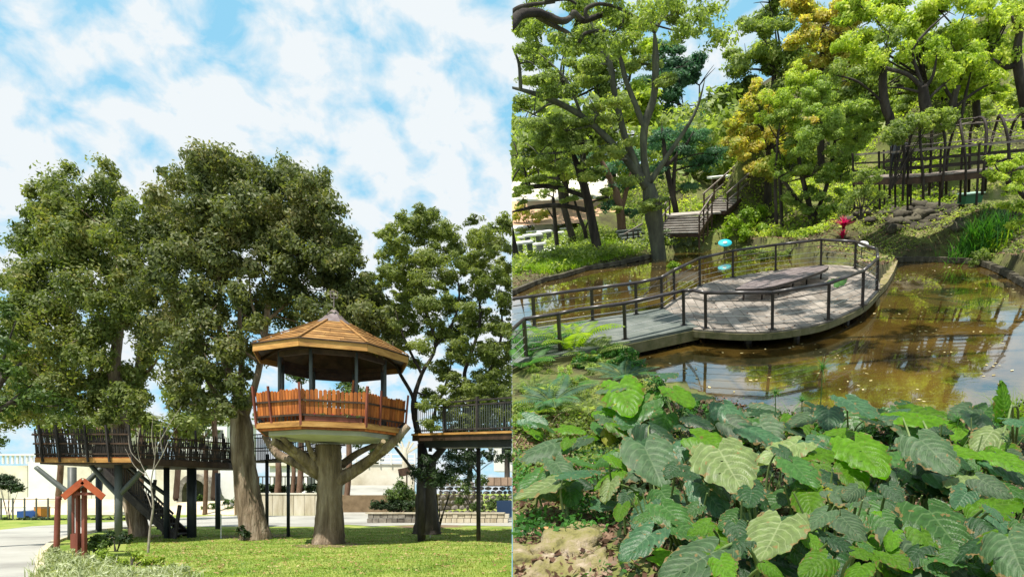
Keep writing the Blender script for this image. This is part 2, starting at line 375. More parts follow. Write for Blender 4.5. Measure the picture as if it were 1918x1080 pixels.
def blades(pts, h, w, lean=.4, n=3, rng=RNG, wid=None):
    """grass-like blades as chains of quads; returns (N*n,4,3)"""
    pts = np.asarray(pts, float); N = len(pts); az = rng.uniform(0, 2*PI, N); hh = h*rng.uniform(.55, 1.2, N); le = lean*rng.uniform(.2, 1.5, N)
    d = np.stack([np.cos(az), np.sin(az), np.zeros(N)], 1); s = np.stack([-np.sin(az), np.cos(az), np.zeros(N)], 1)
    out = []; prev = None
    for i in range(n+1):
        t = i/n; c = pts + d*(le*hh*t*t)[:, None] + np.array([0, 0, 1.0])*(hh*t*(1-.35*le*t))[:, None]; ww = w*(1-t*.92)
        l, r = c-s*ww, c+s*ww
        if prev is not None: out.append(np.stack([prev[0], prev[1], r, l], 1))
        prev = (l, r)
    return np.concatenate(out)
def clip_poly(poly, p, n):
    """clip a 2D polygon by half plane (x-p).n>=0"""
    out = []
    for i in range(len(poly)):
        a = Vector(poly[i]); b = Vector(poly[(i+1) % len(poly)]); da = (a-p).dot(n); db = (b-p).dot(n)
        if da >= 0: out.append(a)
        if (da >= 0) != (db >= 0): out.append(a+(b-a)*(da/(da-db)))
    return out
def planks(poly, ang, w, z0, z1, mat, parent, name='plank', gap=.012, jit=.004):
    n = Vector((math.cos(ang), math.sin(ang))); pp = [Vector((p[0], p[1])) for p in poly]
    lo = min(p.dot(n) for p in pp); hi = max(p.dot(n) for p in pp); x = lo; made = []
    while x < hi:
        c = clip_poly(pp, n*(x+gap/2), n); c = clip_poly(c, n*(x+w-gap/2), -n) if len(c) > 2 else c
        if len(c) > 2:
            j = random.uniform(-jit, jit); made.append(build(name, MB().prism(c, z0+j, z1+j), mat, parent))
        x += w
    return made
# =================================================================== LEFT PLACE : lawn and treehouse
side('L')
MT['lf_tree'] = M_leaf('leaf_olive', [(0.064, 0.090, 0.023), (0.122, 0.160, 0.038), (0.198, 0.230, 0.064), (0.294, 0.269, 0.090)], .45, .55, tcol=(1.4, 1.5, .6))
MT['lf_treeB'] = M_leaf('leaf_olive_dark', [(0.058, 0.079, 0.026), (0.109, 0.134, 0.044), (0.179, 0.198, 0.070), (0.269, 0.237, 0.102)], .42, .55, tcol=(1.4, 1.5, .6))
MT['lf_pine'] = M_leaf('leaf_pine_green', [(.09, .125, .032), (.18, .22, .058), (.28, .31, .09)], .45, .6)
MT['lf_dark'] = M_leaf('leaf_dark_green', [(.010, .022, .008), (.025, .05, .014), (.05, .09, .022)], .22, 1.2)
MT['lf_mid'] = M_leaf('leaf_mid_green', [(.03, .06, .012), (.07, .12, .02), (.13, .19, .035)], .3, 1.5)
MT['lf_lime'] = M_leaf('leaf_lime', [(.12, .20, .02), (.24, .33, .03), (.36, .42, .05)], .35, 2)
MT['lf_pale'] = M_leaf('leaf_variegated', [(.16, .20, .08), (.34, .38, .20), (.55, .57, .38)], .25, 3)
MT['grass'] = M_leaf('grass_blades', [(.09, .16, .018), (.19, .28, .038), (.33, .39, .08)], .35, .7, tcol=(1.4, 1.5, .5))
MT['lawn'] = M_mottle('lawn', [(.08, .14, .02), (.17, .25, .04), (.31, .33, .09), (.23, .29, .06)], .9, .95, .5, 30, detail=9, spec=.1)
MT['earth'] = M_mottle('bare_earth', [(.13, .09, .05), (.24, .17, .10)], 2, .95, .5, 20)

def sheet(name, pts, z, mat, n=None, label=None, thick=0.0):
    mb = MB()
    if thick: mb.prism([(p.x, p.y) for p in pts], z-thick, z)
    else:
        a = sum(pts[i].x*pts[(i+1) % len(pts)].y-pts[(i+1) % len(pts)].x*pts[i].y for i in range(len(pts)))
        if a < 0: pts = pts[::-1]
        mb.add([(p.x, p.y, z) for p in pts], [tuple(range(len(pts)))])
    return build(name, mb, mat, kind='structure')
# ground: one sheet to the horizon
g = MB(); xs = np.linspace(-900, 60, 60); ys = list(np.linspace(-4, 60, 60))+list(np.linspace(70, 900, 16))
vs = [(x, y, 0.0) for y in ys for x in xs]; g.add(vs, [(j*60+i, j*60+i+1, (j+1)*60+i+1, (j+1)*60+i) for j in range(len(ys)-1) for i in range(59)])
build('ground', g, MT['lawn'], kind='structure')
# path
pp = [PLg(*p) for p in [(-500, 1100), (76, 1100), (80, 1036), (118, 1010), (200, 992), (300, 986), (480, 985), (610, 986), (650, 982), (700, 985), (790, 982), (960, 985)]]
pf = [PLg(*p) for p in [(1000, 968), (700, 962), (600, 965), (400, 965), (240, 975), (130, 981), (60, 985), (0, 992), (-200, 1016), (-500, 1040)]]
sheet('path', pp+pf, .012, MT['path'])
kerb = thing('kerb', 'pale yellowish kerb curving along the inner edge of the concrete path', 'kerb', PLg(78, 1050))
ks, _ = smooth([PLg(*p) for p in [(74, 1110), (76, 1080), (80, 1036), (118, 1010), (200, 992), (300, 986)]], 1, 9)
for a, b in zip(ks[:-1], ks[1:]):
    if (a-b).length > .02: build('kerb_stone', MB().bar(a+(b-a)*.02+Vector((0, 0, .03)), b-(b-a)*.02+Vector((0, 0, .03)), .16, .1), MT['kerb'], kerb)
# grass in front
lawn_poly = [(p.x, p.y) for p in [PLg(*q) for q in [(300, 1100), (230, 1060), (240, 1000), (300, 992), (480, 989), (610, 990), (700, 989), (960, 989), (980, 1100)]]]
N = 80000; gy = RNG.uniform(10.5, 27.5, N); gx = (RNG.uniform(220, 975, N)-PX)/F*gy; keep = inpoly(gx, gy, lawn_poly) & (RNG.random(N) < (15/gy)**1.0)
gp = np.stack([gx[keep], gy[keep], np.zeros(keep.sum())], 1)
soup('lawn_grass', blades(gp, .05, .008, .8, 1), 4, MT['grass'], label='sunlit short lawn grass in front of the treehouse', cat='grass', kind='stuff')

ground_n = 2600; wx_ = RNG.uniform(240, 960, ground_n); wy_ = RNG.uniform(12, 27, ground_n); wq = np.stack([(wx_-PX)/F*wy_, wy_, np.full(ground_n, .02)], 1); wq = wq[inpoly(wq[:, 0], wq[:, 1], lawn_poly)]
MT['dryleaf'] = M_leaf('dry_lawn_leaves', [(.16, .09, .04), (.34, .22, .09), (.5, .4, .2)], .1, 1.0, .8)
az_ = RNG.uniform(0, 6.28, len(wq)); tt0 = np.stack([np.cos(az_), np.sin(az_), .2*RNG.normal(size=len(wq))], 1)*.045; ww0 = np.stack([-np.sin(az_), np.cos(az_), .3*RNG.normal(size=len(wq))], 1)*.025
soup('fallen_leaves', np.stack([wq-tt0, wq-ww0, wq+tt0, wq+ww0], 1), 4, MT['dryleaf'], label='dry leaves scattered over the treehouse lawn', cat='leaves', kind='stuff')
# ---------------------------------------------------------------- treehouse
TX, TY = PL(617, 900, 19.2).x+.14, 19.2; TK = TX-.16
TB = Vector((TX, TY, 0)); yaw = math.atan2(-TX, -(-TY))   # facing the viewer
front = math.atan2(0-TY, 0-TX)                             # angle of the face that looks at the viewer
def octp(r, z, off=0.0): return [Vector((TX+r*math.cos(front+PI/8+off+k*PI/4), TY+r*math.sin(front+PI/8+off+k*PI/4), z)) for k in range(8)]
th = thing('treehouse', 'octagonal orange wooden treehouse with tiled hip roof standing on a concrete tree trunk', 'treehouse', TB)
# trunk of shaped concrete with limbs
tm = MB(); t = 19.2/F
tm.curve([(TK, TY, -.2), (TK, TY, .02), (TK+.02, TY, .5), (TK+.02, TY, 1.3), (TK+.03, TY, 2.1), (TK-.02, TY, 2.6), (TK-.02, TY, 3.1)],
         [.58, .50, .43, .375, .37, .41, .37], n=18, steps=5, wob=.05)
build('trunk', tm, MT['conc_tree'], th, True)
def limb(pts, rad, cut=False, **k):
    pp_ = [PL(x, y, TY+d) for x, y, d in pts]; o = build('limb', MB().curve(pp_, [r*t*.76 for r in rad], n=10, wob=.06), MT['conc_tree'], th, True)
    if cut:
        e = pp_[-1]; d = (pp_[-1]-pp_[-2]).normalized(); build('sawn_end', MB().tube([e-d*.02, e+d*.015], rad[-1]*t*.71, 10), MT['cut'], o)
limb([(605, 885, 0), (575, 862, -.3), (545, 842, -.7), (512, 826, -1.1)], [22, 17, 12, 9], True)
limb([(560, 852, -.5), (545, 836, -.9), (528, 818, -1.2)], [9, 7, 6])
limb([(590, 860, -.3), (580, 840, -.5), (572, 815, -.6)], [8, 6, 4])
limb([(628, 900, 0), (665, 880, .2), (705, 852, .0), (735, 828, -.2), (765, 797, -.2)], [20, 15, 13, 11, 8])
limb([(695, 862, .0), (708, 840, -.7), (718, 826, -1.1)], [8, 6, 5.5], True)
limb([(600, 890, .3), (560, 868, .8), (520, 850, 1.2), (495, 815, 1.3)], [15, 13, 11, 7])
limb([(640, 870, .3), (675, 845, .9), (715, 828, 1.4)], [10, 8, 5])
# slab under the deck
s0, s1 = octp(1.90, 3.25), octp(1.90, 3.38); s2 = octp(.6, 3.17); sb = MB()
sb.add(s2+s0+s1, [tuple(range(7, -1, -1)), tuple(range(16, 24))]+[(k, (k+1) % 8, 8+(k+1) % 8, 8+k) for k in range(8)]+[(8+k, 8+(k+1) % 8, 16+(k+1) % 8, 16+k) for k in range(8)])
build('slab', sb, MT['slab'], th)
# deck
RD = 2.20
db = MB().prism([(p.x, p.y) for p in octp(RD-.05, 0)], 3.385, 3.56); build('deck_base', db, MT['brownwood'], th)
planks([(p.x, p.y) for p in octp(RD, 0)], front, .14, 3.562, 3.60, MT['honey'], th)
def ring(name, r, z, w, h, mat, n=1, rin=0):
    o = octp(r, z); res = []
    for k in range(8):
        a, b = o[k], o[(k+1) % 8]; res.append(build(name, MB().bar(a, b, w, h), mat, th))
    return res
ring('edge_board', RD+.03, 3.50, .04, .13, MT['honey']); ring('edge_board', RD-.05, 3.40, .04, .07, MT['orange'])
# fence : pickets lean outwards
F0, F1, ZF0, ZF1 = RD-.03, RD+.035, 3.62, 4.50
a0, a1 = octp(F0, ZF0), octp(F1, ZF1)
for k in range(8):
    lo0, lo1, hi0, hi1 = a0[k], a0[(k+1) % 8], a1[k], a1[(k+1) % 8]
    npk = 15
    for i in range(npk):
        u = (i+.5)/npk; lo = lo0.lerp(lo1, u); hi = hi0.lerp(hi1, u); z0 = .20
        p0 = lo.lerp(hi, z0); p1 = lo.lerp(hi, .97+random.uniform(-.035, .03)); dd = (lo1-lo0).normalized(); up = (p1-p0).normalized(); nn = dd.cross(up)
        w = (lo1-lo0).length/npk*.86; c = (p0+p1)/2
        mb = MB(); L = (p1-p0).length; hx = w/2; ty = .011; vs = []
        for s_ in (-1, 1):
            for q in ((-hx, -L/2), (hx, -L/2), (hx, L/2-.03), (hx*.4, L/2), (-hx*.4, L/2), (-hx, L/2-.03)): vs.append(c+dd*q[0]+up*q[1]+nn*(ty*s_))
        mb.add(vs, [(5, 4, 3, 2, 1, 0), (6, 7, 8, 9, 10, 11)]+[(i_, (i_+1) % 6, 6+(i_+1) % 6, 6+i_) for i_ in range(6)])
        build('picket', mb, MT['orange'], th)
    for fz, hh in ((.16, .05), (.62, .05)):
        r0 = lo0.lerp(hi0, fz); r1 = lo1.lerp(hi1, fz); od = ((lo0+lo1)/2-Vector((TX, TY, ZF0))); od.z = 0; od.normalize()
        build('fence_rail', MB().bar(r0+od*.035, r1+od*.035, .035, hh), MT['brownwood'], th)
    # thin dark bars in the gap below the boards
    for i in range(11):
        u = (i+.5)/11; lo = lo0.lerp(lo1, u); hi = lo0.lerp(lo1, u).lerp(hi0.lerp(hi1, u), .2)
        build('fence_bar', MB().bar(lo, hi, .016, .016, up=Vector((1, 0, 0))), MT['darksteel'], th)
    od = (lo0-Vector((TX, TY, ZF0))); od.z = 0; od.normalize(); e = (hi0-lo0)
    build('fence_post', MB().bar(lo0+od*.05-Vector((0, 0, .15)), lo0+e*1.16+od*.08, .06, .06, up=(lo1-lo0)), MT['redwood'], th)
    if k % 2 == 0: 
        m0 = lo0.lerp(lo1, .35)
        build('fence_post', MB().bar(m0+od*.03-Vector((0, 0, .1)), m0+e*1.12+od*.07, .05, .05, up=(lo1-lo0)), MT['redwood'], th)
# posts and roof
pc = octp(1.60, 3.6); pt_ = octp(1.60, 5.72)
for a, b in zip(pc, pt_): build('roof_post', MB().tube([a, b], .05, 8), MT['steel'], th, True)
ring('ceiling_beam', 1.60, 5.66, .08, .14, MT['brownwood'])
RE, ZE, RC, ZC = 2.32, 5.84, .50, 6.83
e0, c0 = octp(RE, ZE), octp(RC, ZC)
rows = 9
for k in range(8):                                  # roof boards, course by course
    for j in range(rows):
        u0, u1 = j/rows, (j+1)/rows+.02; A = e0[k].lerp(c0[k], u0); B = e0[(k+1) % 8].lerp(c0[(k+1) % 8], u0); Cc = e0[(k+1) % 8].lerp(c0[(k+1) % 8], u1); D = e0[k].lerp(c0[k], u1)
        nn = (B-A).cross(D-A).normalized()
        if nn.z < 0: nn = -nn
        cuts = sorted([random.uniform(.25, .75)]) if j < 6 else []
        us = [0]+cuts+[1]
        for q0, q1 in zip(us[:-1], us[1:]):
            a_, b_, c_, d_ = A.lerp(B, q0+.004), A.lerp(B, q1-.004), D.lerp(Cc, q1-.004), D.lerp(Cc, q0+.004)
            lf, tk = nn*(.035+random.uniform(0, .006)), nn*.03
            build('roof_board', MB().add([a_+lf-tk, b_+lf-tk, c_+nn*.005-tk*.3, d_+nn*.005-tk*.3, a_+lf, b_+lf, c_+nn*.012, d_+nn*.012],
                  [(3, 2, 1, 0), (4, 5, 6, 7), (0, 1, 5, 4), (1, 2, 6, 5), (2, 3, 7, 6), (3, 0, 4, 7)]), MT['roof'], th)
    od = (e0[k]-Vector((TX, TY, ZE))); build('hip_strip', MB().bar(e0[k]+Vector((0, 0, .07)), c0[k]+Vector((0, 0, .05)), .07, .03), MT['roof'], th)
rin = MB(); i0, i1 = octp(RE-.06, ZE-.03), octp(RC, ZC-.04)
for k in range(8): rin.add([i0[k], i0[(k+1) % 8], i1[(k+1) % 8], i1[k]], [(0, 3, 2, 1)])
build('roof_lining', rin, MT['brownwood'], th)
ring('fascia_board', RE-.01, ZE-.10, .035, .20, MT['honey'])
ring('drip_batten', RE+.03, ZE+.02, .035, .035, MT['brownwood'])
for k in range(8): build('rafter', MB().bar(e0[k].lerp(c0[k], .02)-Vector((0, 0, .09)), c0[k]-Vector((0, 0, .09)), .06, .09), MT['brownwood'], th)
cp = MB(); r0, r1, r2 = octp(.56, ZC+.0), octp(.36, ZC+.16), octp(.03, ZC+.52)
cp.loft([r0, r1, r2]); build('roof_cap', cp, MT['lead'], th)
fin = build('finial', MB().tube([(TX, TY, ZC+.45), (TX, TY, ZC+.85)], .015, 6), MT['lead'], th)
zf = ZC+.93
fb = MB(); fx = Vector((-math.sin(front), math.cos(front), 0))
for a, b in (((-.11, .12), (.11, .12)), ((-.11, .12), (-.09, -.08)), ((.11, .12), (.09, -.08)), ((-.09, -.08), (.09, -.08)), ((0, .12), (0, -.08)), ((-.10, .02), (.10, .02))):
    fb.bar(Vector((TX, TY, zf))+fx*a[0]+Vector((0, 0, a[1])), Vector((TX, TY, zf))+fx*b[0]+Vector((0, 0, b[1])), .025, .025, up=Vector((math.cos(front), math.sin(front), 0)))
build('weather_vane', fb, MT['lead'], fin)
# flowers along the inner foot of the fence
fl_root = thing('flower_planter', 'low planter of red and green potted flowers behind the foot of the treehouse fence', 'planter', (TX+1.9*math.cos(front), TY+1.9*math.sin(front), 3.6))
fxv = fx; fo = Vector((math.cos(front), math.sin(front), 0)); cpos = Vector((TX, TY, 3.68))+fo*1.95
build('trough', MB().box(cpos, (.16, 1.5, .14), ax=(fo, fxv, Vector((0, 0, 1)))), MT['redwood'], fl_root)
MT['petal'] = M_leaf('red_petals', [(.4, .02, .03), (.55, .05, .08)], .2)
soup('flower', leaf_quads([cpos+fxv*u+Vector((0, 0, .12)) for u in (-.5, -.1, 0, .15, .5)], [.11]*5, k=8, size=.03), 4, MT['petal'], fl_root)
soup('foliage', leaf_quads([cpos+fxv*u+Vector((0, 0, .1)) for u in (-.65, -.3, -.2, .3, .4, .65)], [.13]*6, k=10, size=.035), 4, MT['lf_mid'], fl_root)
# bench inside, orange wood
for k in (2, 3, 4, 5):
    o_ = octp(1.66, 0)
    for h_ in range(2): build('back_board', MB().bar(o_[k]+Vector((0, 0, 5.55-h_*.14)), o_[(k+1) % 8]+Vector((0, 0, 5.55-h_*.14)), .03, .137), MT['brownwood'], th)
bn = thing('indoor_bench', 'orange wooden seat with angled back inside the treehouse at the right post', 'bench', (TX+1.0, TY-.3, 3.6))
build('backrest', MB().bar((TX+.9, TY-1.1, 3.62), (TX+1.05, TY-1.1, 4.9), .12, .05), MT['orange'], bn)
build('seat', MB().box((TX+.9, TY-.9, 4.05), (.9, .35, .05), rz=.3), MT['orange'], bn)
build('leg', MB().bar((TX+.55, TY-.95, 3.6), (TX+.55, TY-.95, 4.03), .06, .06), MT['orange'], bn); build('leg', MB().bar((TX+1.25, TY-.75, 3.6), (TX+1.25, TY-.75, 4.03), .06, .06), MT['orange'], bn)

# ---------------------------------------------------------------- left lookout deck
ld = thing('lookout_deck', 'raised wooden lookout deck on grey steel posts with dark pole railing at the left', 'deck', PLg(160, 1010))
YD = 18.6; ZD = EYE+(PY-856)/F*YD
A = PL(68, 856, YD); B = PL(250, 856, YD); Cc = Vector((PL(425, 870, 21.6).x, 21.6, ZD)); D = Vector((Cc.x-.6, 24.2, ZD)); E_ = Vector((A.x-.3, 22.6, ZD))
for p in (A, B, Cc, D, E_): p.z = ZD
poly = [(p.x, p.y) for p in (A, B, Cc, D, E_)]
build('deck_frame', MB().prism([(p[0]*.995-.02*0, p[1]+.03) for p in poly], ZD-.2, ZD-.045), MT['brownwood'], ld)
planks(poly, 0.0, .16, ZD-.04, ZD, MT['brownwood'], ld)
build('edge_board', MB().bar(A+Vector((0, -.03, -.09)), B+Vector((0, -.03, -.09)), .04, .13), MT['honey'], ld)
build('edge_board', MB().bar(A+Vector((0, 0, -.012)), B+Vector((0, 0, -.012)), .10, .03), MT['orange'], ld)
build('edge_board', MB().bar(B+Vector((0.02, -.02, -.12)), Cc+Vector((0, -.03, -.12)), .04, .2), MT['brownwood'], ld)
build('edge_board', MB().bar(Cc+Vector((.02, 0, -.12)), D+Vector((.02, 0, -.12)), .04, .2), MT['brownwood'], ld)
def poles(a, b, n, h, parent, seed, lean=.05, wavy=0.0, out=0.12):
    rr = random.Random(seed); mb = MB(); d = (b-a); nn = Vector((d.y, -d.x, 0)).normalized()
    for i in range(n):
        u = (i+.5)/n; p = a.lerp(b, u); hh = h*(1+wavy*math.sin(u*6+seed))*rr.uniform(.96, 1.03)
        mb.tube([p+nn*.02, p+nn*out*.6+Vector((rr.uniform(-.02, .02), 0, hh*.5)), p+nn*out+Vector((rr.uniform(-lean, lean), 0, hh))], [.016, .015, .012], 5)
    build('railing_poles', mb, MT['blackwood'], parent, kind='stuff')
    for z in (.12, .48, .80):
        build('rail', MB().bar(a+nn*(out*z+.03)+Vector((0, 0, h*z)), b+nn*(out*z+.03)+Vector((0, 0, h*z*(1+wavy*.4))), .03, .045), MT['brownwood'], parent)
poles(A, B, 70, .86, ld, 1); poles(B, Cc, 66, .80, ld, 2, wavy=.10); poles(Cc, D, 30, .85, ld, 3); poles(E_, A, 50, .86, ld, 4); poles(D, E_, 110, .84, ld, 5)
for x in (80, 112, 165, 205, 248):
    p = PL(x, 860, YD-.1); build('railing_post', MB().bar((p.x, p.y, ZD-.15), (p.x-.04, p.y-.10, ZD+.96), .045, .05, up=Vector((0, 1, 0))), MT['blackwood'], ld)
for u in (.33, .66, .98):
    p = B.lerp(Cc, u); build('railing_post', MB().bar((p.x, p.y-.05, ZD-.15), (p.x, p.y-.15, ZD+1.0), .045, .05, up=Vector((0, 1, 0))), MT['blackwood'], ld)
def legpost(px, py, rp, mat, braces=()):
    g0 = PLg(px, py); y = g0.y; r = rp*y/F
    top = Vector((g0.x, g0.y, ZD-.2)); o = build('post', MB().tube([g0-Vector((0, 0, .1)), top], r, 10), mat, ld, True)
    for dx_, dy_ in braces:
        build('brace', MB().curve([Vector((g0.x, g0.y, ZD-1.15)), Vector((g0.x+dx_*.45, g0.y+dy_*.45, ZD-.75)), Vector((g0.x+dx_, g0.y+dy_, ZD-.21))], [r*.75, r*.7, r*.6], n=8), mat, o, smooth_=True)
legpost(222, 1018, 6.5, MT['steel'], ((-1.1, .3), (.7, .2), (0, 1.2)))
legpost(135, 1010, 7, MT['steel'], ((-1.05, -.2), (.6, .5)))
legpost(185, 995, 5, MT['darksteel'])
legpost(312, 1008, 5, MT['darksteel'], ((-.9, -.5),)); legpost(359, 1006, 8, MT['darksteel']); legpost(408, 990, 4.5, MT['darksteel'])
# stairs going down to the lawn
st = thing('deck_stairs', 'dark wooden stairs with slatted railing going down from the lookout deck to the lawn', 'stairs', PLg(310, 1000))
s_top = Vector((PL(165, 870, 22.0).x, 22.4, ZD-.02)); s_bot = Vector((PL(318, 985, 21.2).x, 21.4, .02)); dv = s_bot-s_top; wv = Vector((-.28, 1.15, 0))
for w_ in (0, 1): build('stringer', MB().bar(s_top+wv*w_+Vector((0, 0, -.12)), s_bot+wv*w_+Vector((0, 0, .05)), .07, .30), MT['blackwood'], st)
for i in range(15):
    c = s_top+dv*((i+.6)/15.2)+wv*.5; build('tread', MB().bar(c-wv*.48, c+wv*.48, .27, .05), MT['blackwood'], st)
    build('riser', MB().bar(c-wv*.48+Vector((-.12, 0, -.09)), c+wv*.48+Vector((-.12, 0, -.09)), .02, .15), MT['blackwood'], st)
mb = MB()
for i in range(46):
    p = s_top+dv*((i+.5)/46); mb.bar(p+Vector((0, 0, .08)), p+Vector((.03*math.sin(i*2.1), -.05, .85)), .02, .02, up=Vector((1, 0, 0)))
build('baluster', mb, MT['blackwood'], st, kind='stuff')
for hgt in (.85, .1): build('handrail', MB().bar(s_top+Vector((0, -.03, hgt)), s_bot+Vector((0, -.03, hgt)), .045, .06), MT['blackwood'], st)
build('newel_post', MB().bar(s_bot+Vector((.05, -.03, -.1)), s_bot+Vector((.28, -.1, 1.15)), .09, .09, up=Vector((0, 1, 0))), MT['blackwood'], st)
build('newel_post', MB().bar(s_bot.lerp(s_top, .28)+Vector((0, -.06, 0)), s_bot.lerp(s_top, .28)+Vector((.2, -.1, 1.3)), .08, .08, up=Vector((0, 1, 0))), MT['blackwood'], st)
# bridge from lookout deck towards the treehouse
br = thing('rope_bridge', 'dark plank footbridge with netted sides between the lookout deck and the treehouse', 'footbridge', (D.x+1, 23, 0))
b0 = Vector((D.x+.4, 23.2, ZD+.1)); b1 = Vector((TX-.6, 21.6, 3.45))
for i in range(26):
    c = b0.lerp(b1, (i+.5)/26)-Vector((0, 0, .25*math.sin(PI*(i+.5)/26))); build('plank', MB().bar(c-Vector((.1, .55, 0)), c+Vector((.1, .55, 0)), .17, .04), MT['brownwood'], br)
for w_ in (-.58, .58):
    for h_ in (0, .45, .95):
        build('rope', MB().tube([b0.lerp(b1, k/12)+Vector((0, w_, h_-.25*math.sin(PI*k/12))) for k in range(13)], .022, 5), MT['blackwood'], br)
    mb = MB()
    for i in range(60):
        c = b0.lerp(b1, (i+.5)/60)-Vector((0, -w_, .25*math.sin(PI*(i+.5)/60))); mb.bar(c, c+Vector((0, 0, .93)), .014, .014, up=Vector((1, 0, 0)))
    build('net', mb, MT['blackwood'], br, kind='stuff')
for x in (452, 500, 540):
    p = PL(x, 900, 22.3); build('post', MB().tube([(p.x, p.y, -.1), (p.x, p.y, 3.0)], .06, 8), MT['darksteel'], br, True)
# ---------------------------------------------------------------- right walkway
wk = thing('raised_walkway', 'raised brown timber walkway with bar railing leaving the right side of the treehouse', 'walkway', PLg(780, 985))
w0 = Vector((TX+2.3, TY+.7, 3.5)); w1 = Vector((PL(985, 806, 17.0).x, 17.0, EYE+(PY-806)/F*17.0)); wd = (w1-w0); wn2 = Vector((-wd.y, wd.x, 0)).normalized()
for i in range(34):
    c = w0.lerp(w1, (i+.5)/34)+wn2*.6; build('plank', MB().bar(c-wn2*.6, c+wn2*.6, wd.length/34*.93, .04), MT['brownwood'], wk)
build('beam', MB().bar(w0-wn2*.03+Vector((0, 0, -.13)), w1-wn2*.03+Vector((0, 0, -.13)), .06, .20), MT['brownwood'], wk)
build('beam', MB().bar(w0-wn2*.08+Vector((0, 0, -.03)), w1-wn2*.08+Vector((0, 0, -.03)), .04, .06), MT['honey'], wk)
build('joist', MB().bar(w0+wn2*.6+Vector((0, 0, -.30)), w1+wn2*.6+Vector((0, 0, -.30)), .5, .24), MT['darksteel'], wk)
for off in (0.02, 1.18):
    mb = MB()
    for i in range(52):
        p = w0.lerp(w1, (i+.5)/52)+wn2*off; mb.bar(p+Vector((0, 0, .05)), p+Vector((0, 0, .80)), .016, .016, up=wd)
    build('baluster', mb, MT['steel'], wk, kind='stuff')
    for h_ in (.1, .82, .95): build('handrail', MB().bar(w0+wn2*off+Vector((0, 0, h_)), w1+wn2*off+Vector((0, 0, h_)), .045, .045), MT['blackwood'], wk)
    for u in (.02, .3, .6, .9):
        p = w0.lerp(w1, u)+wn2*off; build('railing_post', MB().bar(p-Vector((0, 0, .1)), p+Vector((0, 0, 1.05)), .07, .07, up=wd), MT['blackwood'], wk)
for x, y, r in ((780, 960, .13), (890, 965, .07)):
    p = PL(x, y, 19.6); p = Vector((p.x, 20.2, 0)); build('post', MB().tube([(p.x, p.y, -.1), (p.x, p.y, 3.2)], r, 10), MT['blackwood'], wk, True)
build('brace', MB().bar((PL(780, 900, 20.2).x, 20.2, 2.2), (PL(740, 850, 20.2).x, 20.2, 3.1), .08, .08), MT['blackwood'], wk)

# ---------------------------------------------------------------- notice shelter, posts, stakes
MT['barge'] = M_mottle('red_orange_board', [(.26, .05, .018), (.42, .10, .035)], 3, .6, .3)
ns = thing('notice_shelter', 'small red gabled wooden notice shelter on twin posts beside the path', 'notice board', PLg(152, 1045))
NB = PLg(152, 1045); ny = NB.y; tt = ny/F
def np_(px, py, dy=0.0): return PL(px, py, ny+dy)
for x in (146, 158): build('post', MB().bar(np_(x, 1050), np_(x, 912), .07 if x > 150 else .05, .09, up=Vector((0, 1, 0))), MT['redwood'], ns)
build('post', MB().bar(np_(138, 1035, .5), np_(138, 915, .5), .05, .07, up=Vector((0, 1, 0))), MT['redwood'], ns)
build('notice_panel', MB().box(np_(148, 965, .12), (.18, .03, .85)), MT['white'], ns)
build('shelf_box', MB().box(np_(144, 1012, .1), (.16, .2, .35)), MT['redwood'], ns)
ap0, ap1 = np_(155, 895, -.28), np_(155, 895, .42)
for sx, xe in ((-1, 118), (1, 194)):
    e_0, e_1 = np_(xe, 926, -.28), np_(xe, 926, .42); nrm = (e_0-ap0).cross(ap1-ap0).normalized(); nrm = nrm if nrm.z > 0 else -nrm
    for k in range(5):
        u0, u1 = k/5, (k+1)/5+.03; q = lambda a, b, u: a.lerp(b, u)
        v_ = [q(ap0, e_0, u0), q(ap0, e_0, u1), q(ap1, e_1, u1), q(ap1, e_1, u0)]; lf = nrm*.012*(k % 2)
        build('roof_board', MB().add([p+lf for p in v_]+[p+lf+nrm*.02 for p in v_], [(0, 1, 2, 3), (7, 6, 5, 4), (0, 4, 5, 1), (1, 5, 6, 2), (2, 6, 7, 3), (3, 7, 4, 0)]), MT['roof'], ns)
    for dyy in (-.30, .40): build('barge_board', MB().bar(np_(155, 900, dyy), np_(xe, 931, dyy), .03, .15, up=Vector((0, 0, 1))), MT['barge'] if dyy < 0 else MT['redwood'], ns)
build('tie_beam', MB().bar(np_(130, 924, -.2), np_(182, 924, -.2), .05, .07), MT['redwood'], ns)
rp = PLg(106, 1028); build('wooden_post', MB().curve([rp-Vector((0, 0, .1)), rp+Vector((.02, 0, .8)), PL(109, 929, rp.y)], [.075, .07, .065], n=9), MT['redwood'], smooth_=True, label='lone dark red wooden post beside the notice shelter at the path edge', cat='post')
for (px, py, top, lb) in ((414, 1008, 962, 'thin white stake in the lawn left of the pale tree trunk'), (806, 1006, 972, 'thin white stake in the lawn near the right-hand tree')):
    b = PLg(px, py); build('garden_stake', MB().tube([b-Vector((0, 0, .05)), PL(px, top, b.y)], .018, 6), MT['white'], label=lb, cat='stake')
for (px_, py_, r_) in ((478, 1003, 1.25), (262, 1004, 1.0), (806, 985, 1.5), (615, 1020, .95)):
    c_ = PLg(px_, py_); build('bare_soil', MB().add([(c_.x+math.cos(k*PI/14)*r_*(1+.25*math.sin(k*1.9+px_)), c_.y+math.sin(k*PI/14)*r_*(1+.25*math.sin(k*2.7+px_)), .007) for k in range(28)], [tuple(range(28))]), MT['earth'], kind='structure')
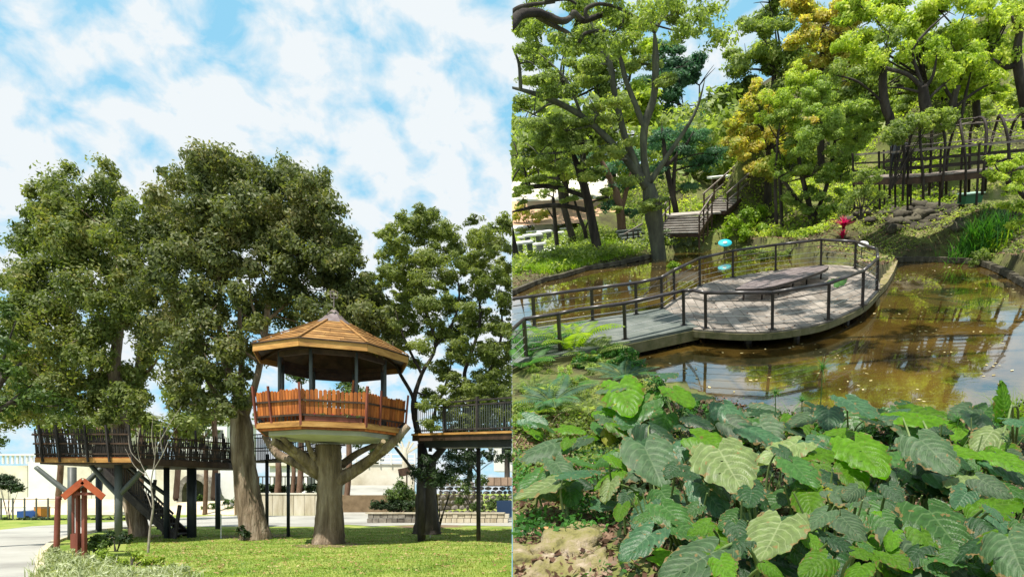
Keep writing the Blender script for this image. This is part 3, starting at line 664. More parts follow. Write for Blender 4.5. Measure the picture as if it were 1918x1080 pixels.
# small bare tree
yb = PLg(280, 1035).y
bt = thing('bare_tree', 'slender leafless young tree with whitish bark in front of the lookout deck', 'tree', PLg(280, 1035))
MT['bark_white'] = M_mottle('pale_thin_bark', [(.20, .17, .13), (.38, .34, .28)], 5, .8, .3)
build('trunk', MB().curve([PL(x, y, yb) for x, y in ((277, 1040), (281, 990), (287, 945), (283, 905), (290, 860), (292, 820))], [.030, .027, .023, .016, .010, .005], n=8), MT['bark_white'], bt, True)
for li in ([(284, 950), (275, 925), (268, 915)], [(284, 905), (262, 862), (258, 830), (262, 800)], [(287, 880), (305, 850), (318, 820), (335, 795)], [(290, 855), (284, 815), (288, 770)], [(305, 850), (300, 815), (306, 780)], [(265, 868), (245, 845), (240, 815)], [(292, 840), (320, 790), (340, 760)], [(275, 890), (252, 872), (235, 840)]):
    n_ = len(li); build('branch', MB().curve([PL(x, y, yb+random.uniform(-.1, .1)) for x, y in li], [.012-.009*i/(n_-1) for i in range(n_)], n=6, wob=.1), MT['bark_white'], bt, True)

# ---------------------------------------------------------------- trees
tree('broadleaf_tree', 'tall olive green tree rising behind the lookout deck at the far left', 22.5,
     [(262, 1003, 17), (250, 940, 17), (238, 880, 16), (228, 820, 15), (222, 760, 13), (215, 690, 10), (222, 620, 8), (225, 540, 6), (215, 450, 4)],
     [[(228, 820, 11), (205, 770, 9), (180, 715, 8), (150, 650, 6), (130, 570, 4)], [(225, 780, 9), (250, 720, 8), (262, 640, 6), (255, 540, 4)], [(205, 770, 6), (150, 745, 5), (100, 700, 4), (60, 650, 3)],
      [(232, 840, 8), (212, 800, 6), (170, 775, 5), (120, 760, 3)], [(222, 740, 6), (200, 690, 5), (190, 620, 4)], [(250, 720, 5), (290, 680, 4), (300, 640, 3)], [(180, 715, 5), (196, 660, 4), (180, 560, 3)]],
     [(130, 375, 62, 0), (195, 370, 58, .5), (95, 425, 55, .5), (60, 510, 52, 0), (150, 460, 70, -.6), (205, 440, 55, 0), (35, 590, 48, 0), (90, 570, 62, -.8), (165, 545, 62, -1), (215, 520, 48, .2),
      (40, 670, 42, .2), (110, 650, 55, -1), (175, 630, 50, -1), (90, 720, 45, -1.2), (30, 730, 45, .5), (205, 600, 40, .5), (225, 740, 36, -1.2), (130, 700, 40, .8), (190, 710, 30, 0), (245, 700, 40, .6), (150, 760, 34, -.6), (205, 775, 26, -.8), (60, 770, 32, .4), (30, 660, 36, -.6), (250, 760, 30, 1), (60, 450, 45, 1.5),(150,410,50,1.5)],
     MT['lf_tree'], MT['bark_pale'], k=9, size=.074, droop=.6, nsub=12, rs=1.0, ls=.6, up=.1, sub_r=.5, shell=(.1, 1.1), fill=[([(60, 330), (130, 310), (215, 325), (245, 380), (250, 560), (290, 640), (270, 780), (200, 790), (120, 740), (60, 790), (-20, 800), (0, 600), (10, 470), (45, 400)], 95, 30, -1.6, 1.2)])
tree('broadleaf_tree', 'largest grey green tree with pale split trunk left of the treehouse', 21.0,
     [(478, 1002, 27), (466, 940, 22), (456, 860, 20), (452, 800, 19), (448, 740, 17)],
     [[(452, 800, 13), (478, 720, 10), (495, 640, 9), (505, 560, 8), (535, 490, 6), (545, 430, 4)], [(448, 750, 13), (425, 690, 10), (410, 610, 8), (412, 540, 6), (400, 460, 4)],
      [(450, 745, 10), (452, 660, 8), (448, 570, 6), (452, 480, 4)], [(440, 790, 8), (400, 730, 7), (372, 690, 5), (330, 650, 3)], [(505, 560, 5), (488, 500, 5), (480, 430, 3)],
      [(500, 600, 5), (545, 560, 5), (590, 500, 3)], [(412, 560, 5), (370, 520, 4), (340, 450, 3)], [(495, 640, 5), (470, 560, 4), (468, 500, 3)]],
     [(375, 315, 50, .3), (440, 310, 52, 0), (310, 375, 52, .8), (500, 345, 46, .8), (548, 330, 46, .4), (600, 350, 34, .2), (395, 380, 70, -.8), (470, 390, 66, -.6), (545, 410, 62, -.4), (610, 425, 44, .3),
      (300, 440, 50, .4), (345, 470, 52, -.6), (640, 445, 30, .6), (285, 520, 42, .2), (360, 545, 52, -1.2), (400, 480, 52, -1), (300, 600, 46, -.4), (350, 630, 48, -1.4), (385, 600, 44, -1.4),
      (520, 470, 46, -.4), (570, 480, 50, .4), (610, 510, 48, .8), (640, 560, 46, 1.2), (680, 590, 42, 1.6), (575, 560, 48, 1.6), (620, 600, 44, 2), (660, 540, 40, 1.8), (540, 590, 40, 2.2), (700, 620, 34, 2),
      (480, 660, 26, 1.8), (520, 640, 30, 2.2), (545, 660, 26, 2.4), (730, 650, 28, 2.2), (690, 560, 34, 1.8), (620, 660, 28, 2.6), (380, 750, 32, -1.0), (330, 755, 30, -.4), (420, 760, 24, -1.3), (340, 580, 40, .6), (430, 500, 44, .8), (430, 650, 44, -1.5), (395, 690, 38, -1.4), (350, 700, 34, -.6), (445, 720, 30, -1.6), (480, 600, 30, 1.5),(520,560,34,2),(500,410,50,1.5),(420,440,44,1.6)],
     MT['lf_treeB'], MT['bark_pale'], k=9, size=.074, droop=.6, nsub=12, rs=.95, ls=.6, up=.1, sub_r=.5, shell=(.1, 1.1), fill=[([(245, 370), (320, 335), (360, 280), (440, 275), (500, 300), (540, 300), (620, 330), (630, 400), (665, 440), (690, 520), (745, 600), (740, 650), (600, 640), (570, 590), (520, 560), (480, 640), (470, 740), (400, 780), (330, 760), (280, 640), (240, 560), (235, 460)], 125, 31, -1.8, 1.6), ([(330, 300), (600, 340), (640, 460), (600, 520), (300, 500), (280, 400)], 36, 34, -1.2, .5), ([(640, 440), (700, 520), (750, 600), (745, 665), (620, 640), (600, 520)], 22, 30, .4, 2.2), ([(225, 470), (275, 440), (285, 640), (235, 650)], 9, 28, .2, 1.4)])
tree('pine_tree', 'light green airy tree with forked dark limbs right of the treehouse', 20.6,
     [(800, 985, 24), (798, 930, 18), (800, 880, 17), (806, 850, 20)],
     [[(800, 870, 13), (790, 830, 11), (778, 790, 9), (775, 750, 8), (790, 700, 6), (815, 650, 5), (800, 590, 5), (770, 540, 4), (765, 480, 3)], [(812, 860, 12), (840, 825, 11), (865, 790, 9), (880, 740, 7), (870, 700, 6), (890, 640, 5), (900, 580, 4), (880, 500, 3)],
      [(778, 780, 7), (772, 740, 6), (745, 690, 5), (735, 640, 3)], [(815, 840, 9), (850, 800, 8), (900, 790, 6), (940, 750, 5), (975, 700, 4)], [(815, 650, 4), (850, 600, 4), (860, 540, 3), (840, 480, 2)],
      [(790, 700, 5), (760, 640, 4), (740, 580, 3)], [(880, 740, 5), (920, 690, 5), (940, 620, 4), (935, 540, 3)], [(806, 845, 6), (812, 780, 5), (835, 720, 4), (850, 660, 3)]],
     [(760, 520, 30, 1), (900, 500, 34, 1), (860, 620, 30, 1.2), (940, 520, 34, 1), (770, 620, 28, .6), (900, 710, 30, .8), (940, 650, 30, 1), (780, 425, 40, 0), (825, 440, 36, .4), (750, 470, 34, .4), (800, 480, 42, -.6), (850, 470, 34, .2), (890, 450, 32, .4), (930, 460, 30, .6), (955, 430, 28, 0), (740, 520, 38, 0), (790, 530, 40, -.8), (835, 520, 34, -.4),
      (720, 510, 28, .5), (880, 490, 30, .2), (800, 575, 42, -1), (760, 560, 34, -.3), (730, 590, 28, .4), (855, 570, 34, .4), (905, 545, 36, -.8), (945, 560, 34, -.4), (880, 600, 34, .3), (930, 610, 36, .2),
      (820, 630, 34, .6), (860, 660, 40, -.6), (910, 670, 40, -.4), (950, 690, 40, -.2), (830, 700, 36, .6), (780, 680, 26, .8), (870, 730, 38, -.5), (920, 740, 38, -.2), (955, 620, 30, .5), (800, 740, 26, 1), (955, 505, 26, .4),(850,760,34,1.2),(905,770,34,1.4)],
     MT['lf_pine'], MT['bark_dark'], k=10, size=.068, flat=.68, nsub=11, aspect=.32, shell=(.2, 1.1), rs=1.0, ls=.6, fill=[([(730, 420), (780, 385), (850, 420), (960, 400), (975, 760), (900, 780), (850, 740), (820, 640), (760, 660), (700, 560), (700, 500)], 105, 26, -1.4, 1.4), ([(800, 700), (975, 690), (975, 800), (850, 810)], 14, 22, -1.4, -.2), ([(775, 730), (975, 720), (975, 800), (790, 800)], 16, 20, -2.2, -1.2)])
tree('small_tree', 'bright green bough of a tree reaching in at the left edge above the pale bank', 17.5,
     [(-60, 1010, 14), (-55, 900, 12), (-40, 790, 10), (0, 715, 6), (40, 680, 4)], [[(-40, 790, 6), (10, 760, 4), (60, 720, 3)], [(0, 715, 3), (10, 660, 2), (30, 600, 2)]],
     [(10, 640, 34, 0), (5, 585, 26, 0), (20, 700, 34, -.3), (60, 745, 36, 0), (15, 770, 36, .2), (-20, 830, 36, 0), (110, 760, 30, .4)], MT['lf_mid'], MT['bark_dark'], k=7, size=.07, nsub=12)
for i, (px, py, r, Y, top, lab) in enumerate(((110, 790, 40, 40, 735, 'pale olive pine behind the left part of the lookout deck railing'), (185, 800, 36, 42, 745, 'pale olive pine behind the middle of the lookout deck railing'), (262, 790, 34, 34, 740, 'olive green young pine seen through the gap over the lookout deck railing'), (330, 800, 44, 36, 740, 'broad olive pine behind the right end of the lookout deck'), (400, 770, 36, 38, 730, 'olive pine standing directly behind the split trunk'),
                                     (560, 760, 40, 44, 700, 'dim green tree seen through the open treehouse'), (650, 740, 40, 46, 700, 'dim green tree behind the right half of the treehouse'))):
    tree('background_tree', lab, Y, [(px, 925, 5), (px+4, 860, 5), (px, py, 4)], [], [(px, py, r, 0), (px-r*.7, py+12, r*.7, .5), (px+r*.7, py+8, r*.75, .5), (px, top, r*.7, 0)], MT['lf_pine'] if i < 5 else MT['lf_mid'], MT['bark_red'], k=9, size=.16, nsub=12)
for (px, lab) in ((950, 'dark tree behind the walkway at the right end of the lawn'), (880, 'dark tree behind the walkway between terrace wall and fork'), (700, 'distant dark tree behind the treehouse stairs side')):
    tree('background_tree', lab, 48 if px > 800 else 70, [(px, 905, 5), (px, 860, 5), (px, 830, 4)], [], [(px, 800, 38, 0), (px-35, 815, 30, .5), (px+30, 820, 30, .5), (px, 765, 30, 0), (px+5, 850, 26, 0)], MT['lf_dark'] if px > 800 else MT['lf_mid'], MT['bark_dark'], k=9, size=.18, nsub=12)

# ---------------------------------------------------------------- shrubs and hedges
def LB(px, py, r, Y): return (PL(px, py, Y), r*Y/F)
bush('cycad', 'dark green leafy plant spreading round the trunk under the forked tree', [LB(800, 878, 34, 19.8), (PL(850, 870, 19.8), .55), (PL(870, 885, 20), .45), (PL(820, 905, 19.6), .45), (PL(775, 885, 19.9), .3), (PL(835, 900, 19.5), .45)], MT['lf_dark'], 'shrub', k=12, size=.07, base=PLg(822, 985), aspect=.25)
bush('small_shrub', 'small dark green plant at the foot of the split trunk', [LB(452, 992, 11, 20.4), LB(462, 1000, 9, 20.2)], MT['lf_dark'], 'shrub', k=12, size=.05)
bush('weeping_shrub', 'bright green weeping shrub beside the pale ramp', [LB(745, 915, 26, 34), LB(735, 935, 22, 34), LB(762, 930, 26, 34.5)], MT['lf_mid'], 'shrub', k=12, size=.09, droop=1.2)
bush('hedge', 'dark clipped hedge on the planter wall right of the ramp', [LB(x, 947, 14, 33.5) for x in range(705, 800, 14)], MT['lf_dark'], 'hedge', k=12, size=.07)
bush('hedge', 'low green hedge on top of the cream retaining wall', [LB(x, 914, 11, 45) for x in range(480, 610, 10)], MT['lf_dark'], 'hedge', k=12, size=.12)
bush('hedge', 'dark green hedge strip along the far side of the path at the left', [LB(x, 975, 9, 36) for x in range(-20, 250, 14)], MT['lf_dark'], 'hedge', k=10, size=.08)
bush('round_bush', 'round dark clipped bush in front of the pale bank at the left edge', [LB(20, 905, 20, 38), LB(8, 900, 18, 38), LB(30, 912, 16, 38)], MT['lf_dark'], 'bush', k=16, size=.08, base=PLg(15, 972))
bush('terrace_shrubs', 'loose shrubs growing over the stone terrace wall', [LB(x, y, r, 36) for x, y, r in ((870, 915, 18), (900, 900, 18), (925, 945, 18), (895, 950, 16), (860, 940, 14), (940, 940, 16), (850, 900, 16))], MT['lf_mid'], 'bush', k=8, size=.09)
bush('terrace_shrubs', 'green shrubs on the upper terrace below the dark walkway', [LB(x, y, r, 42) for x, y, r in ((855, 850, 22), (885, 862, 20), (915, 850, 18), (870, 835, 18), (940, 860, 14))], MT['lf_dark'], 'bush', k=9, size=.1)
bush('path_bush', 'leafy green bush right behind the notice shelter', [LB(182, 1012, 18, 15.5), LB(195, 1022, 14, 15.2), LB(172, 1024, 14, 15.2)], MT['lf_mid'], 'bush', k=14, size=.05)
bush('path_bush', 'dim feathery shrub between notice shelter and steel post', [LB(205, 1005, 16, 16.6), LB(235, 1008, 16, 16.6)], MT['lf_dark'], 'bush', k=8, size=.05)
bush('lime_plants', 'yellow green plants behind the silvery border', [LB(x, y, r, Y) for x, y, r, Y in ((188, 1038, 14, 13.6), (205, 1046, 13, 13.4), (230, 1052, 12, 13.3), (255, 1044, 13, 13.8), (275, 1052, 12, 13.4), (298, 1050, 12, 13.6), (180, 1050, 10, 13.2), (315, 1062, 12, 13))], MT['lf_lime'], 'plants', k=12, size=.045)
bs = []
for i in range(60):
    px = random.uniform(84, 345); py = random.uniform(1045, 1100) if px > 180 else random.uniform(1022, 1100)
    if px > 250 and py < 1062: continue
    bs.append((PLg(px, py+18, 0)+Vector((0, 0, .12)), random.uniform(.16, .26)))
sbr = thing('silver_border', 'pale variegated border plants in the bottom left corner', 'plants', PLg(200, 1100))
soup('foliage', leaf_quads([b[0] for b in bs], [b[1] for b in bs], k=9, size=.06, aspect=.22, up=.1), 4, MT['lf_pale'], sbr)
bp_ = np.array([[b[0].x+random.uniform(-.25, .25), b[0].y+random.uniform(-.25, .25), .0] for b in bs for _ in range(60)])
soup('blades', blades(bp_, .34, .012, .9, 2), 4, MT['lf_pale'], sbr)

# ---------------------------------------------------------------- walls and buildings behind
def wall_box(name, label, cat, x0, x1, ytop, ybot, Y, mat, depth=.4, zb=None):
    a, b = PL(x0, ytop, Y), PL(x1, ybot, Y); z0 = b.z if zb is None else zb
    return build(name, MB().box(((a.x+b.x)/2, Y+depth/2, (a.z+z0)/2), (b.x-a.x, depth, a.z-z0)), mat, label=label, cat=cat)
rw = thing('retaining_wall', 'stained cream retaining wall behind the lawn between split trunk and treehouse trunk', 'wall', PL(540, 965, 43))
for i, x in enumerate(range(470, 612, 20)):
    a, b = PL(x, 925, 43), PL(x+20, 966, 43); build('wall_panel', MB().box(((a.x+b.x)/2, 43.2, a.z/2), (b.x-a.x-.03, .4+random.uniform(-.01, .01), a.z)), MT['beige'], rw)
a, b = PL(468, 925, 43), PL(614, 925, 43); build('coping', MB().box(((a.x+b.x)/2, 43.2, a.z+.05), (b.x-a.x, .5, .1)), MT['cream'], rw)
# raised terrace behind wall
tp = MB(); a, b = PL(455, 925, 43.5), PL(640, 925, 43.5)
build('terrace', MB().box((-19, 60, .7), (12, 33, 1.4)), MT['earth'], kind='structure')
build('ramp', MB().add([PLg(640, 966)+Vector((0, 0, .02)), PLg(712, 966)+Vector((0, 0, .02)), PL(770, 908, 62), PL(650, 908, 62)], [(0, 1, 2, 3)]), MT['path'], kind='structure')
lw = thing('low_stone_wall', 'low tan stone wall climbing along the left of the ramp', 'wall', PL(640, 955, 45))
for i in range(7):
    c0_, c1_ = PL(652-4*i+0, 950, 45+i*2), None
for i in range(9):
    u = i/9; p = PL(610+82*u, 950-18*u, 44+11*u); q = PL(610+82*(u+.105), 950-18*(u+.11), 44+11*(u+.11)); hh = 1.05-.15*u
    build('stone', MB().bar(Vector((p.x, p.y, p.z-.1)), Vector((q.x, q.y, q.z-.1)), .35, hh+random.uniform(-.04, .04)), MT['kerb'], lw)
wall_box('upper_wall', 'bright cream wall at the top of the ramp', 'wall', 655, 775, 868, 925, 64, MT['cream'])
ub = thing('terrace_fence', 'pale horizontal rail fence on the cream wall above the ramp', 'fence', PL(700, 868, 63.8))
for yy in (858, 864, 850): build('rail', MB().bar(PL(640, yy, 63.8), PL(778, yy, 63.8), .08, .12), MT['white'], ub)
for xx in range(645, 780, 22): build('post', MB().bar(PL(xx, 870, 63.8), PL(xx, 848, 63.8), .12, .12, up=Vector((0, 1, 0))), MT['white'], ub)
pb = thing('white_branching_post', 'cream post with spreading painted branches behind the ramp', 'sculpture', PL(759, 880, 60))
build('stem', MB().tube([PL(759, 885, 60), PL(759, 838, 60)], [.35, .22], 8), MT['cream'], pb)
for x, y in ((735, 832), (745, 828), (774, 828), (785, 834), (752, 826), (767, 826)): build('branch', MB().bar(PL(759, 850, 60), PL(x, y, 60), .14, .14), MT['cream'], pb)
sg = thing('park_sign', 'brown wooden sign on a short post in front of the ramp wall', 'sign', PL(757, 890, 50)); build('board', MB().add([PL(745, 878, 50), PL(768, 873, 50), PL(768, 888, 50), PL(748, 893, 50)]+[p+Vector((0, .06, 0)) for p in (PL(745, 878, 50), PL(768, 873, 50), PL(768, 888, 50), PL(748, 893, 50))], [(3, 2, 1, 0), (4, 5, 6, 7), (0, 1, 5, 4), (1, 2, 6, 5), (2, 3, 7, 6), (3, 0, 4, 7)]), MT['brownwood'], sg)
build('post', MB().tube([PL(762, 925, 50.1), PL(762, 885, 50.1)], .06, 6), MT['brownwood'], sg)
# planter kerb and stone terrace on the right
pk = thing('planter_wall', 'low planter wall of pale blocks behind the lawn at the right', 'wall', PL(800, 975, 32.5))
x = 688
while x < 945:
    w_ = random.uniform(9, 15)
    for r_ in range(2):
        a, b = PL(x, 975, 32.5), PL(x+w_, 975, 32.5); build('stone', MB().box(((a.x+b.x)/2+(r_*.05), 32.6+random.uniform(-.02, .02), .13+r_*.24), (b.x-a.x-.03, .35, .22)), MT['stone'] if x < 780 else MT['beige'], pk)
    x += w_
a, b = PL(686, 960, 32.5), PL(945, 960, 32.5); build('coping', MB().box(((a.x+b.x)/2, 32.6, .52), (b.x-a.x, .45, .07)), MT['beige'], pk)
sw = thing('stone_wall', 'rough grey rubble stone wall with pink block course at the right end of the lawn', 'wall', PL(900, 960, 38))
rr = random.Random(5); z = 0
while z < 2.0:
    h_ = rr.uniform(.2, .34); x = PL(820, 0, 38).x
    while x < PL(975, 0, 38).x:
        w_ = rr.uniform(.25, .55); build('stone', MB().blob((x+w_/2, 38.2, z+h_/2), .5, 1, .35, rr.random()*50, (w_*1.02, .5, h_*1.02)), MT['stone'], sw); x += w_
    z += h_
x = PL(920, 0, 37.9).x
for i in range(6): build('block', MB().box((x+i*.42, 38.0, 2.3), (.38, .6, .5)), MT['pinkstone'], sw)
build('coping', MB().box((PL(900, 0, 38).x, 38.2, 2.03), (5.5, .7, .06)), MT['stone'], sw)
hb = thing('small_white_house', 'small white house with dark square window at the right end under the walkway', 'house', PL(945, 868, 52))
build('wall', MB().box(PL(952, 850, 53)+Vector((0, 0, -.3)), (2.2, 2, 2.4)), MT['white'], hb); build('roof', MB().box(PL(950, 828, 53), (2.6, 2.4, .3), top=.6), MT['cream'], hb)
build('window', MB().box(PL(945, 843, 51.96)+Vector((0, .02, 0)), (.5, .05, .5)), MT['darksteel'], hb)
build('water_bin', MB().box(PL(948, 952, 34), (.9, .6, .9), top=1.08), M_plain('blue_plastic', (.02, .045, .10), .4), label='dark blue bin standing by the stone wall at the right edge', cat='bin')
# pale bank and buildings at the left
bk = thing('pale_bank_wall', 'long bright cream embankment wall behind the lookout deck', 'wall', PL(200, 955, 52))
for i, x in enumerate(range(-130, 470, 60)):
    a, b = PL(x, 868+6*math.sin(i*1.3), 52), PL(x+60, 958, 52); build('wall_panel', MB().box(((a.x+b.x)/2, 52.5, a.z/2), (b.x-a.x-.05, .8+random.uniform(-.02, .02), a.z)), MT['cream'] if i % 3 else MT['white'], bk)
build('tan_bank', MB().loft([[PL(-150, 950, 47), PL(-150, 965, 45.5)], [PL(60, 930, 48), PL(60, 968, 44)], [PL(240, 935, 48), PL(240, 968, 44)], [PL(330, 940, 48), PL(330, 966, 44)], [PL(470, 935, 48), PL(470, 966, 44)]], closed=False), MT['tan'], kind='structure')
ar = thing('arched_gateway', 'grey stone arched gateway framing dark green plants behind the deck posts', 'gateway', PL(365, 960, 50))
ac = PL(366, 925, 50.5); 
for i in range(11):
    a_ = PI*i/10; a2 = PI*(i+1)/10
    if i < 10:
        def ap(a, r): return Vector((ac.x+math.cos(a)*r, 50.3, ac.z+.2+math.sin(a)*r*1.05))
        v_ = [ap(a_, .98), ap(a_, 1.42), ap(a2, 1.42), ap(a2, .98)]; build('voussoir', MB().add(v_+[p+Vector((0, 1.2, 0)) for p in v_], [(0, 1, 2, 3), (7, 6, 5, 4), (0, 4, 5, 1), (1, 5, 6, 2), (2, 6, 7, 3), (3, 7, 4, 0)]), MT['stone'], ar)
for s_ in (-1, 1): build('pier', MB().box((ac.x+s_*1.2, 50.9, (ac.z+.2)/2), (.44, 1.2, ac.z+.2)), MT['stone'], ar)
build('back_wall', MB().box((ac.x, 51.6, ac.z/2+.5), (2.0, .3, ac.z+1.6)), MT['bark_moss'], ar)
bush('arch_plants', 'green shrubs inside the arched gateway', [(ac+Vector((.2, .5, -.3)), .5), (ac+Vector((-.3, .5, -.9)), .5)], MT['lf_mid'], 'bush', k=10, size=.12)
bush('bank_shrubs', 'sparse yellow green shrubs on the pale bank between deck posts', [LB(x, y, r, 46) for x, y, r in ((385, 950, 9), (400, 946, 9), (430, 955, 10), (445, 938, 12), (450, 955, 12), (425, 940, 8))], MT['lf_mid'], 'bush', k=7, size=.12)
def building(px0, px1, ytop, ybot, Y, label, cols, rows_, mat):
    a, b = PL(px0, ytop, Y), PL(px1, ybot, Y); w_ = b.x-a.x; h_ = a.z-max(0, b.z-3); o = thing('building', label, 'building', ((a.x+b.x)/2, Y, 0))
    build('wall', MB().box(((a.x+b.x)/2, Y+4, a.z/2), (w_, 8, a.z)), mat, o); build('roof', MB().box(((a.x+b.x)/2, Y+4, a.z+.2), (w_+.6, 8.6, .4)), MT['cream'], o)
    for r_ in range(rows_):
        for c_ in range(cols):
            wx = a.x+w_*(c_+.5)/cols; wz = a.z-1.8-r_*3.1
            f_ = build('window', MB().box((wx, Y-.02, wz), (w_/cols*.55, .1, 1.6)), MT['white'], o); build('pane', MB().box((wx, Y-.08, wz), (w_/cols*.45, .04, 1.3)), MT['steel'], f_)
        build('ledge', MB().box(((a.x+b.x)/2, Y-.15, a.z-3.1*(r_+1)+.15), (w_+.2, .4, .15)), MT['white'], o)
building(150, 215, 770, 860, 80, 'low cream building behind the lookout deck', 3, 2, MT['cream'])
building(330, 425, 790, 860, 90, 'distant cream building seen above the footbridge', 4, 2, MT['white'])
building(505, 600, 872, 905, 62, 'long low pale pavilion behind the hedge left of the treehouse trunk', 3, 1, MT['white'])
fn = thing('wire_fence', 'thin grey post and rail fence beyond the path at the left', 'fence', PL(45, 970, 37))
for x in range(-20, 110, 22): build('post', MB().tube([PL(x, 975, 37), PL(x, 932, 37)], .045, 6), MT['steel'], fn)
for y in (934, 950): build('rail', MB().bar(PL(-40, y, 37), PL(105, y, 37), .04, .04), MT['steel'], fn)
cr_ = thing('covered_cart', 'small parked cart with white tarpaulin and blue and orange sides beyond the hedge', 'cart', PL(62, 972, 40))
build('body', MB().box(PL(62, 963, 40), (1.3, .9, .5)), M_plain('blue_paint', (.02, .07, .25), .4), cr_); build('cover', MB().blob(PL(60, 954, 40), .5, 2, .2, 3, (1.2, .8, .55)), MT['white'], cr_, True)
build('side_panel', MB().box(PL(79, 958, 39.9), (.45, .7, .7)), M_plain('orange_paint', (.55, .22, .04), .5), cr_)
for x in (50, 74): build('wheel', MB().tube([PL(x, 971, 39.6), PL(x, 971, 39.45)], .2, 12), MT['blackwood'], cr_)
fr = thing('pale_balustrade', 'pale balustrade on top of the embankment wall at the left edge', 'fence', PL(20, 868, 52.4))
for x in range(-30, 100, 9): build('baluster', MB().tube([PL(x, 868, 52.4), PL(x, 852, 52.4)], .09, 6), MT['white'], fr)
build('handrail', MB().bar(PL(-35, 851, 52.4), PL(100, 851, 52.4), .3, .15), MT['white'], fr)
hf = thing('terrace_railing', 'dark railing on the terrace behind the cream retaining wall', 'railing', PL(540, 908, 47))
for x in range(478, 608, 7): build('bar', MB().bar(PL(x, 910, 47), PL(x, 892, 47), .05, .05, up=Vector((0, 1, 0))), MT['brownwood'], hf)
build('rail', MB().bar(PL(476, 892, 47), PL(608, 892, 47), .06, .08), MT['brownwood'], hf)
for px, lab, r in ((520, 'dark background tree trunk behind the cream wall', 6), (548, 'thin dark trunk left of the treehouse trunk behind the hedge', 4), (384, 'slim brown trunk on the pale bank behind the deck posts', 4)):
    tree('background_tree', lab, 44.5, [(px, 955 if px < 400 else 925, r), (px+2, 880, r*.9), (px-3, 820, r*.7)], [], [(px, 800, 30, 0), (px-25, 780, 24, 0), (px+22, 775, 24, 0)], MT['lf_mid'], MT['bark_red'], k=7, size=.15)
# =================================================================== RIGHT PLACE : pond garden
side('R')
MT['rf_green'] = M_leaf('leaf_soft_green', [(0.083, 0.124, 0.035), (0.177, 0.236, 0.065), (0.295, 0.366, 0.100), (0.448, 0.472, 0.153)], .55, .5)
MT['rf_teal'] = M_leaf('leaf_blue_green', [(0.041, 0.100, 0.059), (0.094, 0.183, 0.100), (0.177, 0.295, 0.153)], .5, .5, tcol=(1.0, 1.5, .9))
MT['rf_yellow'] = M_leaf('leaf_yellow_green', [(0.142, 0.224, 0.026), (0.307, 0.413, 0.053), (0.496, 0.566, 0.094), (0.600, 0.600, 0.153)], .52, .45)
MT['rf_orange'] = M_leaf('leaf_orange', [(0.212, 0.260, 0.047), (0.378, 0.413, 0.083), (0.600, 0.448, 0.118), (0.519, 0.566, 0.142)], .55, .5)
MT['rf_lightgreen'] = M_leaf('leaf_light_green', [(0.118, 0.177, 0.047), (0.236, 0.330, 0.083), (0.378, 0.472, 0.130), (0.543, 0.590, 0.212)], .55, .6)
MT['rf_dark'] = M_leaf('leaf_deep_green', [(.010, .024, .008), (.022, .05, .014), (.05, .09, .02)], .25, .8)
MT['rf_sage'] = M_leaf('leaf_sage', [(.10, .14, .07), (.20, .26, .14), (.32, .38, .22)], .3, 1.5)
MT['rf_reed'] = M_leaf('leaf_reed_green', [(.02, .08, .012), (.05, .17, .02), (.12, .28, .04)], .35, 1.5)
MT['rf_lime'] = M_leaf('leaf_bright_lime', [(.10, .20, .012), (.22, .34, .02), (.36, .46, .04)], .45, 1.0)
MT['litter'] = M_leaf('leaf_litter', [(.035, .018, .012), (.10, .052, .032), (.24, .15, .10), (.42, .32, .25)], .05, 2.0, .8, .15, tcol=(1, .8, .5))
MT['floatleaf'] = M_leaf('floating_leaves', [(.25, .2, .06), (.5, .42, .2), (.7, .62, .42)], .05, 2.0, .6, .2, tcol=(1, .8, .5))
MT['pink'] = M_leaf('leaf_magenta', [(.25, .01, .05), (.55, .02, .14), (.75, .06, .25)], .4, 2, tcol=(1.4, .5, .8))
MT['bank'] = M_mottle('mossy_bank_soil', [(.035, .03, .018), (.08, .075, .032), (.13, .15, .035), (.22, .19, .09)], .55, .95, .8, 9, detail=10, bdist=.06)
MT['rock'] = M_mottle('mossy_rock', [(.03, .027, .02), (.08, .07, .05), (.15, .135, .09)], 1.2, .95, .9, 6, rnd=.25, bdist=.06)
MT['rockyellow'] = M_mottle('lichened_rock', [(.07, .06, .03), (.20, .18, .06), (.26, .21, .12), (.46, .36, .30)], 5.0, .95, 1.0, 18, detail=9, bdist=.04)
MT['deckstone'] = M_mottle('weathered_deck_boards', [(.12, .10, .08), (.22, .19, .16), (.32, .28, .24)], 1.1, .85, .3, 14, rnd=.12)
MT['deckedge'] = M_mottle('mossy_deck_edge', [(.07, .075, .03), (.14, .13, .06), (.20, .17, .10)], 3, .9, .4, 14)
MT['slabgrey'] = M_mottle('grey_walkway_slab', [(.065, .08, .068), (.115, .13, .115), (.17, .18, .16)], 1.5, .85, .3, 14, rnd=.08)
MT['rail'] = M_mottle('dark_bronze_railing', [(.022, .016, .016), (.04, .030, .028)], 4, .38, .1, 20, spec=.5)
MT['railtop'] = M_mottle('worn_handrail', [(.028, .022, .022), (.065, .052, .05)], 4, .32, .1, 20, spec=.6)
MT['cable'] = M_plain('steel_cable', (.55, .55, .52), .35, .6)
MT['bench'] = M_mottle('bench_boards', [(.11, .085, .08), (.17, .135, .13), (.24, .2, .19)], 3, .55, .3, 14, rnd=.12)
MT['palewood'] = M_mottle('sunbleached_boards', [(.26, .225, .19), (.38, .34, .30), (.48, .44, .40)], 3, .75, .4, 14, rnd=.15)
MT['greybrown'] = M_mottle('silvered_wood', [(.13, .10, .085), (.22, .18, .155), (.34, .30, .26)], 3, .75, .4, 14, rnd=.15)
